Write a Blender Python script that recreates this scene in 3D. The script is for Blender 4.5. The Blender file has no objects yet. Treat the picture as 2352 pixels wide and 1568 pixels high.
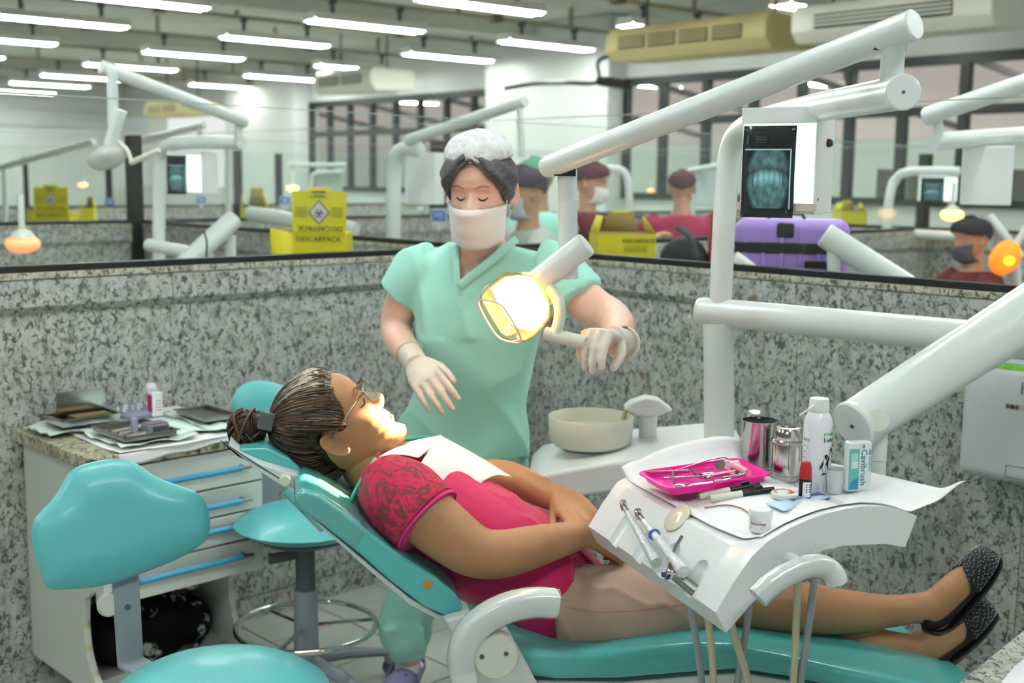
import bpy, bmesh, math, random
from mathutils import Vector, Matrix
random.seed(7)
V = Vector
PI = math.pi
scene = bpy.context.scene
COL = scene.collection

# ------------------------------------------------------------------ camera, world, exposure
FPX, EYE, PITCH, ROLL = 2700.0, 1.5, math.radians(7.85), math.radians(0.65)
_f = V((0, math.cos(PITCH), -math.sin(PITCH)))
_u0 = V((0, math.sin(PITCH), math.cos(PITCH)))
_r0 = V((1, 0, 0))
_r = _r0 * math.cos(ROLL) + _u0 * math.sin(ROLL)
_u = -_r0 * math.sin(ROLL) + _u0 * math.cos(ROLL)
CAMPOS = V((0, 0, EYE))
cam_d = bpy.data.cameras.new('camera')
cam_d.sensor_width = 36.0
cam_d.lens = 36.0 * FPX / 2352.0
cam_d.clip_start = 0.05
cam_d.clip_end = 200
cam_d.dof.use_dof = True
cam_d.dof.focus_distance = 2.2
cam_d.dof.aperture_fstop = 3.9
cam = bpy.data.objects.new('camera', cam_d)
COL.objects.link(cam)
cam.matrix_world = Matrix(((_r.x, _u.x, -_f.x, 0), (_r.y, _u.y, -_f.y, 0), (_r.z, _u.z, -_f.z, EYE), (0, 0, 0, 1)))
scene.camera = cam
world = bpy.data.worlds.new('world')
scene.world = world
world.use_nodes = True
_bg = world.node_tree.nodes['Background']
_bg.inputs[0].default_value = (0.94, 0.97, 0.97, 1)
_bg.inputs[1].default_value = 0.78
scene.view_settings.view_transform = 'Standard'
scene.view_settings.look = 'None'
scene.view_settings.gamma = 1.0
scene.view_settings.use_curve_mapping = False
scene.view_settings.exposure = 0.22
scene.cycles.use_denoising = True
scene.cycles.denoising_prefilter = 'ACCURATE'
scene.cycles.max_bounces = 5
scene.cycles.diffuse_bounces = 3
scene.cycles.glossy_bounces = 2
scene.cycles.transmission_bounces = 3
scene.cycles.use_adaptive_sampling = True
scene.cycles.adaptive_threshold = 0.2
scene.cycles.adaptive_min_samples = 18
scene.cycles.light_sampling_threshold = 0.03
scene.cycles.caustics_reflective = False
scene.cycles.caustics_refractive = False
scene.cycles.transparent_max_bounces = 16
scene.cycles.sample_clamp_indirect = 6.0
TUBE_POWER = 36.0
LAMP_POWER = 190.0


def ray(x, y):
    return _r * ((x - 1176.0) / FPX) + _u * ((784.0 - y) / FPX) + _f


def at(x, y, Y):                      # a photo point at forward distance Y, in metres
    d = ray(x, y)
    return CAMPOS + d * (Y / d.y)


def atz(x, y, Z):
    d = ray(x, y)
    return CAMPOS + d * ((Z - EYE) / d.z)


def onp(x, y, p, n):
    d = ray(x, y)
    return CAMPOS + d * ((V(p) - CAMPOS).dot(n) / d.dot(n))


# ------------------------------------------------------------------ materials
def lin(h):
    h = h.lstrip('#')
    o = []
    for i in (0, 2, 4):
        c = int(h[i:i + 2], 16) / 255.0
        o.append(c / 12.92 if c <= 0.04045 else ((c + 0.055) / 1.055) ** 2.4)
    return (o[0], o[1], o[2], 1.0)


_mats = {}


def M(name, col='#cccccc', rough=0.5, metal=0.0, coat=0.0, emit=None, power=0.0, vary=0.0, vscale=8.0, bump=0.0,
      bscale=60.0, trans=0.0, alpha=1.0, sheen=0.0, sss=0.0, ior=1.45, stretch=None):
    if name in _mats:
        return _mats[name]
    m = bpy.data.materials.new(name)
    m.use_nodes = True
    nt = m.node_tree
    b = nt.nodes['Principled BSDF']
    c = lin(col)
    b.inputs['Base Color'].default_value = c
    b.inputs['Roughness'].default_value = rough
    b.inputs['Metallic'].default_value = metal
    b.inputs['Coat Weight'].default_value = coat
    b.inputs['Coat Roughness'].default_value = 0.12
    b.inputs['Transmission Weight'].default_value = trans
    b.inputs['Alpha'].default_value = alpha
    b.inputs['IOR'].default_value = ior
    b.inputs['Sheen Weight'].default_value = sheen
    if sss:
        b.inputs['Subsurface Weight'].default_value = sss
        b.inputs['Subsurface Radius'].default_value = (0.012, 0.005, 0.003)
        b.inputs['Subsurface Scale'].default_value = 0.6
    if emit:
        b.inputs['Emission Color'].default_value = lin(emit)
        b.inputs['Emission Strength'].default_value = power
    if vary or bump:
        tc = nt.nodes.new('ShaderNodeTexCoord')
        src = tc.outputs['Object']
        if stretch:
            mp = nt.nodes.new('ShaderNodeMapping')
            mp.inputs['Scale'].default_value = stretch
            nt.links.new(src, mp.inputs['Vector'])
            src = mp.outputs['Vector']
    if vary:
        n = nt.nodes.new('ShaderNodeTexNoise')
        n.inputs['Scale'].default_value = vscale
        n.inputs['Detail'].default_value = 5
        nt.links.new(src, n.inputs['Vector'])
        r = nt.nodes.new('ShaderNodeValToRGB')
        r.color_ramp.elements[0].position = 0.3
        r.color_ramp.elements[1].position = 0.7
        r.color_ramp.elements[0].color = tuple(x * (1 - vary) for x in c[:3]) + (1,)
        r.color_ramp.elements[1].color = tuple(min(1, x * (1 + vary)) for x in c[:3]) + (1,)
        nt.links.new(n.outputs['Fac'], r.inputs['Fac'])
        nt.links.new(r.outputs['Color'], b.inputs['Base Color'])
    if bump:
        n2 = nt.nodes.new('ShaderNodeTexNoise')
        n2.inputs['Scale'].default_value = bscale
        n2.inputs['Detail'].default_value = 4
        nt.links.new(src, n2.inputs['Vector'])
        bp = nt.nodes.new('ShaderNodeBump')
        bp.inputs['Strength'].default_value = bump
        bp.inputs['Distance'].default_value = 0.01
        nt.links.new(n2.outputs['Fac'], bp.inputs['Height'])
        nt.links.new(bp.outputs['Normal'], b.inputs['Normal'])
    _mats[name] = m
    return m


def granite(name, light, mid, dark, rust, scale=1.0, rough=0.28, offset=0.0):
    m = bpy.data.materials.new(name)
    m.use_nodes = True
    nt = m.node_tree
    N, L = nt.nodes.new, nt.links.new
    b = nt.nodes['Principled BSDF']
    b.inputs['Roughness'].default_value = rough
    tc = N('ShaderNodeTexCoord')
    oi = N('ShaderNodeObjectInfo')
    mul = N('ShaderNodeVectorMath')
    mul.operation = 'SCALE'
    mul.inputs[3].default_value = 1.0
    comb = N('ShaderNodeCombineXYZ')
    mm = N('ShaderNodeMath')
    mm.operation = 'MULTIPLY'
    mm.inputs[1].default_value = 13.0
    L(oi.outputs['Random'], mm.inputs[0])
    for k in range(3):
        L(mm.outputs[0], comb.inputs[k])
    add = N('ShaderNodeVectorMath')
    add.operation = 'ADD'
    L(tc.outputs['Object'], add.inputs[0])
    L(comb.outputs[0], add.inputs[1])
    mp = N('ShaderNodeMapping')
    mp.inputs['Scale'].default_value = (scale, scale, scale * 0.72)
    mp.inputs['Rotation'].default_value = (0.1, 0.22, 0.3)
    L(add.outputs[0], mp.inputs['Vector'])
    n1 = N('ShaderNodeTexNoise')
    n1.inputs['Scale'].default_value = 27
    n1.inputs['Detail'].default_value = 9
    n1.inputs['Roughness'].default_value = 0.74
    n1.inputs['Distortion'].default_value = 0.5
    L(mp.outputs[0], n1.inputs['Vector'])
    r1 = N('ShaderNodeValToRGB')
    e = r1.color_ramp.elements
    e[0].position = 0.30
    e[0].color = lin(dark)
    e[1].position = 0.56
    e[1].color = lin(light)
    a = e.new(0.42)
    a.color = lin(mid)
    a2 = e.new(0.475)
    a2.color = tuple((x + y) / 2 for x, y in zip(lin(mid), lin(light)))
    L(n1.outputs['Fac'], r1.inputs['Fac'])
    # dark mineral veins between rounded pale grains
    n3 = N('ShaderNodeTexNoise')
    n3.inputs['Scale'].default_value = 30
    n3.inputs['Detail'].default_value = 5
    L(mp.outputs[0], n3.inputs['Vector'])
    dsp = N('ShaderNodeVectorMath')
    dsp.operation = 'MULTIPLY_ADD'
    dsp.inputs[1].default_value = (0.055, 0.055, 0.055)
    L(n3.outputs['Color'], dsp.inputs[0])
    L(mp.outputs[0], dsp.inputs[2])
    v = N('ShaderNodeTexVoronoi')
    v.feature = 'DISTANCE_TO_EDGE'
    v.inputs['Scale'].default_value = 54
    L(dsp.outputs[0], v.inputs['Vector'])
    n6 = N('ShaderNodeTexNoise')
    n6.inputs['Scale'].default_value = 56
    n6.inputs['Detail'].default_value = 4
    n6.inputs['Roughness'].default_value = 0.65
    L(mp.outputs[0], n6.inputs['Vector'])
    th = N('ShaderNodeMapRange')
    th.inputs['From Min'].default_value = 0.42
    th.inputs['From Max'].default_value = 0.66
    th.inputs['To Min'].default_value = -0.02
    th.inputs['To Max'].default_value = 0.24
    L(n6.outputs['Fac'], th.inputs['Value'])
    df = N('ShaderNodeMath')
    df.operation = 'SUBTRACT'
    L(th.outputs[0], df.inputs[0])
    L(v.outputs['Distance'], df.inputs[1])
    r3 = N('ShaderNodeValToRGB')
    r3.color_ramp.elements[0].position = 0.0
    r3.color_ramp.elements[1].position = 0.07
    L(df.outputs[0], r3.inputs['Fac'])
    mix = N('ShaderNodeMix')
    mix.data_type = 'RGBA'
    L(r3.outputs['Color'], mix.inputs['Factor'])
    L(r1.outputs['Color'], mix.inputs['A'])
    mix.inputs['B'].default_value = lin(dark)
    # rust flecks
    n4 = N('ShaderNodeTexNoise')
    n4.inputs['Scale'].default_value = 15
    n4.inputs['Detail'].default_value = 5
    L(add.outputs[0], n4.inputs['Vector'])
    r4 = N('ShaderNodeValToRGB')
    r4.color_ramp.elements[0].position = 0.66
    r4.color_ramp.elements[1].position = 0.74
    L(n4.outputs['Fac'], r4.inputs['Fac'])
    mix2 = N('ShaderNodeMix')
    mix2.data_type = 'RGBA'
    L(r4.outputs['Color'], mix2.inputs['Factor'])
    L(mix.outputs['Result'], mix2.inputs['A'])
    mix2.inputs['B'].default_value = lin(rust)
    L(mix2.outputs['Result'], b.inputs['Base Color'])
    return m


G_WALL = granite('granite_grey', '#bdc0ba', '#979a94', '#565a5a', '#7c6a55')
G_CAP = granite('granite_cap', '#c6c4b4', '#a09c8a', '#5c584c', '#94805a')
G_TOP = granite('granite_beige', '#c4bfa6', '#9b957c', '#4c483a', '#8a7648')
G_COUNTER = granite('granite_counter', '#d8d6c8', '#a9a8a0', '#4e4a4c', '#96866a')

TEAL = M('teal_vinyl', '#62b9be', 0.38, coat=0.15, vary=0.05, vscale=3)
TEAL_D = M('teal_vinyl_gloss', '#55b3b2', 0.3, coat=0.4)
WHITE = M('white_enamel', '#dbe4e3', 0.32, coat=0.25)
WHITE_M = M('white_plastic', '#dfe4e4', 0.42)
IVORY = M('ivory_plastic', '#d9dccf', 0.4)
PAPER = M('white_paper', '#f0f0f4', 0.75)
GREYP = M('grey_paint', '#8c989f', 0.45)
DGREY = M('dark_grey_plastic', '#4d565a', 0.5)
BLACK = M('black_metal', '#141515', 0.4)
BLACKP = M('black_plastic', '#0d0e10', 0.35)
STEEL = M('polished_steel', '#c9c8c4', 0.16, metal=1.0)
STEEL_D = M('brushed_steel', '#9a9a96', 0.32, metal=1.0)
CHROME = M('chrome', '#dedede', 0.07, metal=1.0)
SKIN_N = M('fair_skin', '#e6bba8', 0.5, sss=0.15, vary=0.05, vscale=20)
SKIN_P = M('tan_skin', '#a87a56', 0.48, sss=0.1, vary=0.10, vscale=14)
SCRUB = M('mint_scrub_cloth', '#a6e4d6', 0.85, sheen=0.2, bump=0.08, bscale=14)
SHIRT = M('magenta_jersey', '#c01058', 0.75, sheen=0.2, bump=0.10, bscale=10)
PANTS = M('beige_twill', '#c7a898', 0.85, bump=0.10, bscale=12)
LATEX = M('latex_glove', '#ddd2c6', 0.42, bump=0.15, bscale=70, vary=0.05, vscale=40)
SCARF = M('charcoal_jersey', '#505054', 0.95, vary=0.45, vscale=150, bump=0.3, bscale=40)
NET = M('white_bouffant', '#d9d8dc', 0.85, bump=0.9, bscale=45, vary=0.12, vscale=50)
MASKM = M('white_mask_cloth', '#eae2e0', 0.8)
BLUEH = M('blue_sleeve', '#4aa5cf', 0.4)
CREAM = M('cream_edge', '#d6d2b2', 0.5)
LAMIN = M('white_laminate', '#d8dcd6', 0.42)
YELLOW = M('yellow_card', '#d4c824', 0.6, vary=0.05)
YELLOW_D = M('brown_card', '#7d6a35', 0.8)
INK = M('dark_ink', '#2f3a22', 0.6)
INKB = M('black_ink', '#16181a', 0.6)
PURPLE = M('lilac_shell', '#a083d2', 0.4)
PINKT = M('pink_tray', '#ff1fa6', 0.35, sss=0.1)
MAROON = M('maroon_cloth', '#5c1420', 0.8)
MAGENTA2 = M('crimson_cloth', '#9c1c47', 0.8)
SKIN_B = M('mid_skin', '#b98a6c', 0.55)
NAVY = M('dark_cap_cloth', '#15171e', 0.8)
PLUM = M('plum_cap_cloth', '#4a1c28', 0.85)
GREENC = M('green_cap_cloth', '#4f8a78', 0.8)
GOWN = M('grey_gown', '#b6bcbb', 0.8, bump=0.3, bscale=12)
LAVEND = M('lavender_rubber', '#9d93c6', 0.55)
TILE = M('white_floor_tile', '#c6cac2', 0.3, vary=0.05, vscale=6)
GROUT = M('dark_grout', '#5c6058', 0.8)
CEIL = M('ceiling_paint', '#c3c4ba', 0.9, vary=0.05, vscale=1.2)
WALLP = M('wall_paint', '#ccd0cc', 0.8)
CONDUIT = M('beige_conduit', '#9c937c', 0.6)
BEIGE = M('beige_housing', '#bcae7c', 0.6)
WINFR = M('black_window_frame', '#1a1f1e', 0.5)
FAINTG = M('grey_pale_plastic', '#b9c0c2', 0.5)


def film(name, tint, fac, rough=0.08):
    if name in _mats:
        return _mats[name]
    m = bpy.data.materials.new(name)
    m.use_nodes = True
    nt = m.node_tree
    nt.nodes.remove(nt.nodes['Principled BSDF'])
    out = nt.nodes['Material Output']
    t = nt.nodes.new('ShaderNodeBsdfTransparent')
    t.inputs[0].default_value = lin(tint)
    g = nt.nodes.new('ShaderNodeBsdfGlossy')
    g.inputs['Roughness'].default_value = rough
    g.inputs[0].default_value = (0.9, 0.95, 0.93, 1)
    mx = nt.nodes.new('ShaderNodeMixShader')
    fr = nt.nodes.new('ShaderNodeLayerWeight')
    pw = nt.nodes.new('ShaderNodeMath')
    pw.operation = 'POWER'
    pw.inputs[1].default_value = 4.0
    nt.links.new(fr.outputs['Facing'], pw.inputs[0])
    ad = nt.nodes.new('ShaderNodeMath')
    ad.operation = 'MULTIPLY_ADD'
    ad.inputs[1].default_value = 0.5
    ad.inputs[2].default_value = fac
    ad.use_clamp = True
    nt.links.new(pw.outputs[0], ad.inputs[0])
    nt.links.new(ad.outputs[0], mx.inputs[0])
    nt.links.new(t.outputs[0], mx.inputs[1])
    nt.links.new(g.outputs[0], mx.inputs[2])
    nt.links.new(mx.outputs[0], out.inputs['Surface'])
    _mats[name] = m
    return m


GLASS = film('clear_glass', '#fdfefd', 0.012)
def clear_far(name, tint):
    m = bpy.data.materials.new(name)
    m.use_nodes = True
    nt = m.node_tree
    nt.nodes.remove(nt.nodes['Principled BSDF'])
    t = nt.nodes.new('ShaderNodeBsdfTransparent')
    t.inputs[0].default_value = lin(tint)
    nt.links.new(t.outputs[0], nt.nodes['Material Output'].inputs['Surface'])
    return m


GLASS_FAR = clear_far('clear_glass_distant', '#fafcfb')
WRAP = film('clear_wrap', '#fbfdfd', 0.08, 0.15)
LENS = film('spectacle_lens', '#fdfdfd', 0.03)


# ------------------------------------------------------------------ mesh helpers
def frame_of(t, hint):
    t = t.normalized()
    a = hint - t * hint.dot(t)
    if a.length < 1e-6:
        a = V((0, 0, 1)) - t * t.z
        if a.length < 1e-6:
            a = V((1, 0, 0))
    a.normalize()
    return a, t.cross(a)


def smooth_path(pts, n=6):
    """Catmull-Rom resampling of a list of tuples (any length)."""
    if len(pts) < 3:
        return [tuple(p) for p in pts]
    P = [tuple(p) for p in pts]
    ext = [tuple(2 * a - b for a, b in zip(P[0], P[1]))] + P + [tuple(2 * a - b for a, b in zip(P[-1], P[-2]))]
    out = []
    for i in range(1, len(ext) - 2):
        p0, p1, p2, p3 = ext[i - 1:i + 3]
        for k in range(n):
            t = k / n
            out.append(tuple(0.5 * (2 * b + (c - a) * t + (2 * a - 5 * b + 4 * c - d) * t * t + (3 * b - a - 3 * c + d) * t ** 3)
                             for a, b, c, d in zip(p0, p1, p2, p3)))
    out.append(P[-1])
    return out


class MB:
    def __init__(self):
        self.v, self.f, self.m = [], [], []

    def add(self, verts, faces, mi=0):
        o = len(self.v)
        self.v += [V(p) for p in verts]
        for f in faces:
            self.f.append([i + o for i in f])
            self.m.append(mi)
        return self

    def box(self, c, s, R=None, mi=0):
        c = V(c)
        R = R or Matrix.Identity(3)
        vs = [c + R @ V((x * s[0] / 2, y * s[1] / 2, z * s[2] / 2)) for x in (-1, 1) for y in (-1, 1) for z in (-1, 1)]
        return self.add(vs, [(0, 1, 3, 2), (4, 6, 7, 5), (0, 4, 5, 1), (2, 3, 7, 6), (0, 2, 6, 4), (1, 5, 7, 3)], mi)

    def tube(self, pts, r, seg=14, cap=True, lat=None, mi=0, power=None):
        pts = [V(p) for p in pts]
        n = len(pts)
        rs = r if isinstance(r, (list, tuple)) and not (len(r) == 2 and n != 2) else [r] * n
        rings = []
        hint = V(lat) if lat is not None else None
        for i, p in enumerate(pts):
            t = (pts[min(i + 1, n - 1)] - pts[max(i - 1, 0)])
            if hint is None:
                hint = V((0, 0, 1)) if abs(t.normalized().z) < 0.9 else V((1, 0, 0))
            a, b = frame_of(t, hint)
            if lat is None:
                hint = a
            ra, rb = rs[i] if isinstance(rs[i], (list, tuple)) else (rs[i], rs[i])
            ring = []
            for k in range(seg):
                w = 2 * PI * k / seg
                cx, sx = math.cos(w), math.sin(w)
                if power:
                    cx = math.copysign(abs(cx) ** power, cx)
                    sx = math.copysign(abs(sx) ** power, sx)
                ring.append(p + a * (ra * cx) + b * (rb * sx))
            rings.append(ring)
        return self.loft(rings, cap, mi)

    def loft(self, rings, cap=True, mi=0, closed=True):
        seg = len(rings[0])
        vs = [p for rg in rings for p in rg]
        fs = []
        for i in range(len(rings) - 1):
            for k in range(seg if closed else seg - 1):
                k2 = (k + 1) % seg
                fs.append((i * seg + k, i * seg + k2, (i + 1) * seg + k2, (i + 1) * seg + k))
        if cap and closed:
            fs.append(tuple(range(seg))[::-1])
            fs.append(tuple((len(rings) - 1) * seg + k for k in range(seg)))
        return self.add(vs, fs, mi)

    def lathe(self, prof, o=(0, 0, 0), axis=(0, 0, 1), seg=28, mi=0, cap=True, hint=(1, 0, 0)):
        o, axis = V(o), V(axis).normalized()
        a, b = frame_of(axis, V(hint))
        rings = [[o + axis * h + a * (r * math.cos(2 * PI * k / seg)) + b * (r * math.sin(2 * PI * k / seg)) for k in range(seg)] for r, h in prof]
        return self.loft(rings, cap, mi)

    def prism(self, poly, vec, mi=0):
        poly = [V(p) for p in poly]
        vec = V(vec)
        n = len(poly)
        vs = poly + [p + vec for p in poly]
        fs = [tuple(range(n))[::-1], tuple(range(n, 2 * n))] + [(k, (k + 1) % n, n + (k + 1) % n, n + k) for k in range(n)]
        return self.add(vs, fs, mi)

    def puff(self, outline, nrm, t, rings=6, mi=0, crown=0.0, bend=None):
        """A cushion: closed outline inflated to half-thickness t on both sides."""
        pts = [V(p) for p in outline]
        nrm = V(nrm).normalized()
        c = sum(pts, V()) / len(pts)
        n = len(pts)
        R = []
        for s in (1, -1):
            for i in range(rings + 1):
                q = i / rings
                if s == -1:
                    q = 1 - q
                k = 1 - q * 0.98
                h = t * (1 - (1 - min(1, q * 1.6 + 0.0)) ** 2.6) + crown * q if q > 0 else 0.0
                R.append([c + (p - c) * k + nrm * (s * h) for p in pts])
        order = R[:rings + 1][::-1] + R[rings + 1:][::-1][0:0]
        top = R[:rings + 1]
        bot = [[c + (p - c) * (1 - (i / rings) * 0.98) - nrm * (t * (1 - (1 - min(1, i / rings * 1.6)) ** 2.6)) for p in pts] for i in range(1, rings + 1)]
        seq = top[::-1] + bot
        if bend:
            seq = [[bend(p) for p in rg] for rg in seq]
        return self.loft(seq, True, mi)

    def ball(self, c, r, R=None, seg=20, rings=12, mi=0):
        c = V(c)
        R = R or Matrix.Identity(3)
        if not isinstance(r, (list, tuple)):
            r = (r, r, r)
        vs, fs = [], []
        for i in range(1, rings):
            a = PI * i / rings
            for k in range(seg):
                w = 2 * PI * k / seg
                vs.append(c + R @ V((r[0] * math.sin(a) * math.cos(w), r[1] * math.sin(a) * math.sin(w), r[2] * math.cos(a))))
        top, bot = len(vs), len(vs) + 1
        vs += [c + R @ V((0, 0, r[2])), c + R @ V((0, 0, -r[2]))]
        for i in range(rings - 2):
            for k in range(seg):
                k2 = (k + 1) % seg
                fs.append((i * seg + k, (i + 1) * seg + k, (i + 1) * seg + k2, i * seg + k2))
        for k in range(seg):
            k2 = (k + 1) % seg
            fs.append((top, k, k2))
            fs.append((bot, (rings - 2) * seg + k2, (rings - 2) * seg + k))
        return self.add(vs, fs, mi)

    def sheet(self, fn, nu, nv, mi=0):
        vs = [V(fn(i / nu, j / nv)) for j in range(nv + 1) for i in range(nu + 1)]
        fs = [(j * (nu + 1) + i, j * (nu + 1) + i + 1, (j + 1) * (nu + 1) + i + 1, (j + 1) * (nu + 1) + i) for j in range(nv) for i in range(nu)]
        return self.add(vs, fs, mi)

    def mesh(self, name):
        me = bpy.data.meshes.new(name)
        bm = bmesh.new()
        bv = [bm.verts.new(p) for p in self.v]
        for f, mi in zip(self.f, self.m):
            try:
                g = bm.faces.new([bv[i] for i in f])
                g.material_index = mi
            except ValueError:
                pass
        bmesh.ops.remove_doubles(bm, verts=bm.verts, dist=1e-5)
        bmesh.ops.recalc_face_normals(bm, faces=bm.faces)
        bm.to_mesh(me)
        bm.free()
        return me

    def build(self, name, mat, parent=None, bevel=0.0, sub=0, sharp=38, solid=0.0, remesh=0.0, smooth=0, world=True, segs=2, cut=None, flat=False):
        me = self.mesh(name)
        return place(name, me, mat, parent, bevel, sub, sharp, solid, remesh, smooth, world, segs, cut, flat)


ROOTM = {}
WORK = bpy.data.scenes.new('workbench')       # scratch scene for evaluating modifiers; removed at the end


def baked(o, extra=()):
    for q in (o,) + tuple(extra):
        WORK.collection.objects.link(q)
    vl = WORK.view_layers[0]
    vl.update()
    me = bpy.data.meshes.new_from_object(o.evaluated_get(vl.depsgraph))
    for q in (o,) + tuple(extra):
        WORK.collection.objects.unlink(q)
    return me


def place(name, me, mat, parent=None, bevel=0.0, sub=0, sharp=38, solid=0.0, remesh=0.0, smooth=0, world=True, segs=2, cut=None, flat=False):
    o = bpy.data.objects.new(name, me)
    COL.objects.link(o)
    if remesh or cut:
        mods = []
        if remesh:
            r = o.modifiers.new('r', 'REMESH')
            r.mode = 'VOXEL'
            r.voxel_size = remesh
        if smooth:
            s = o.modifiers.new('s', 'SMOOTH')
            s.iterations = smooth
            s.factor = 0.5
        for c in (cut or []):
            bo = o.modifiers.new('b', 'BOOLEAN')
            bo.operation = 'DIFFERENCE'
            bo.solver = 'EXACT'
            bo.object = c
        me2 = baked(o, cut or ())
        o.modifiers.clear()
        o.data = me2
        me = me2
        for c in (cut or []):
            bpy.data.objects.remove(c)
    for m in (mat if isinstance(mat, (list, tuple)) else [mat]):
        me.materials.append(m)
    if not flat:
        me.shade_smooth()
        if sharp:
            me.set_sharp_from_angle(angle=math.radians(sharp))
    if solid:
        s = o.modifiers.new('solid', 'SOLIDIFY')
        s.thickness = solid
        s.offset = 0
    if bevel:
        b = o.modifiers.new('bevel', 'BEVEL')
        b.width = bevel
        b.segments = segs
        b.limit_method = 'ANGLE'
        b.angle_limit = math.radians(40)
        b.harden_normals = True
    if sub:
        s = o.modifiers.new('sub', 'SUBSURF')
        s.levels = sub
        s.render_levels = sub
    if parent is not None:
        o.parent = parent
        if world:
            o.matrix_parent_inverse = ROOTM.get(parent.name, Matrix.Identity(4)).inverted()
    return o


def tag(o, label, cat, group=None, kind=None):
    o['label'] = label
    o['category'] = cat
    if group:
        o['group'] = group
    if kind:
        o['kind'] = kind
    return o


def thing(name, label, cat, loc=(0, 0, 0), group=None, rotz=0.0):
    o = bpy.data.objects.new(name, None)
    COL.objects.link(o)
    o.empty_display_size = 0.05
    o.location = loc
    o.rotation_euler = (0, 0, rotz)
    ROOTM[o.name] = Matrix.Translation(V(loc)) @ Matrix.Rotation(rotz, 4, 'Z')
    return tag(o, label, cat, group)


def clone(root, mat4, label=None, group=None):
    r = root.copy()
    COL.objects.link(r)
    r.matrix_world = mat4
    if label:
        r['label'] = label
    if group:
        r['group'] = group
    for ch in list(root.children):
        c = ch.copy()
        COL.objects.link(c)
        c.parent = r
        for g in ch.children:
            d = g.copy()
            COL.objects.link(d)
            d.parent = c
    return r


def text(s, size, mat, M4, parent, name='lettering', depth=0.0006, align='LEFT', bend=None, flipx=False):
    cu = bpy.data.curves.new(name, 'FONT')
    cu.body = s
    cu.size = size
    cu.align_x = align
    cu.extrude = depth
    cu.resolution_u = 2
    o = bpy.data.objects.new(name, cu)
    me = baked(o)
    bpy.data.objects.remove(o)
    for vv in me.vertices:
        p = vv.co.copy()
        if flipx:
            p.x = -p.x
        vv.co = bend(p) if bend else M4 @ p
    return place(name, me, mat, parent, flat=True)


def axes(x, y, o):
    """4x4 with x, y directions (unit) and origin; z = x cross y."""
    x, y, o = V(x).normalized(), V(y), V(o)
    y = (y - x * y.dot(x)).normalized()
    z = x.cross(y)
    return Matrix(((x.x, y.x, z.x, o.x), (x.y, y.y, z.y, o.y), (x.z, y.z, z.z, o.z), (0, 0, 0, 1)))


def rot3(x, y):
    return axes(x, y, (0, 0, 0)).to_3x3()
# ------------------------------------------------------------------ the room shell
CORNER = V((-0.095, 4.64, 0))
UL, NL = V((-0.715, -0.70, 0)).normalized(), V((0.70, -0.715, 0)).normalized()
UR, NR = V((0.667, -0.745, 0)).normalized(), V((-0.745, -0.667, 0)).normalized()
UP = V((0, 0, 1))


def struct(o, label, cat):
    return tag(o, label, cat, kind='structure')


floor = MB().box((0, 12, -0.035), (44, 50, 0.054)).build('floor', TILE)
struct(floor, 'floor of pale square tiles with dark joints', 'floor')
MB().box((-0.3, 3.6, -0.0065), (3.4, 2.7, 0.003)).build('grout_bed', GROUT, floor)
_tile = MB()
_tile.box((0, 0, -0.004), (0.288, 0.288, 0.008))
_tile_me = None
TP = 0.294
ang = math.atan2(UL.y, UL.x)
for i in range(-12, 14):
    for j in range(-12, 14):
        c = V((-0.147, 3.434, 0)) + UL * (TP * (i + 0.5)) + NL * (TP * (j + 0.5))
        if not (-1.75 < c.x < 1.0 and 2.75 < c.y < 4.7):
            continue
        if (c - CORNER).dot(NL) < -0.12 or (c - CORNER).dot(NR) < -0.12:
            continue
        if _tile_me is None:
            o = _tile.build('tile', TILE, floor, bevel=0.002, world=False)
            _tile_me = o
        else:
            o = _tile_me.copy()
            COL.objects.link(o)
        o.location = c + V((0, 0, 0.001))
        o.rotation_euler = (0, 0, ang)


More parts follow.
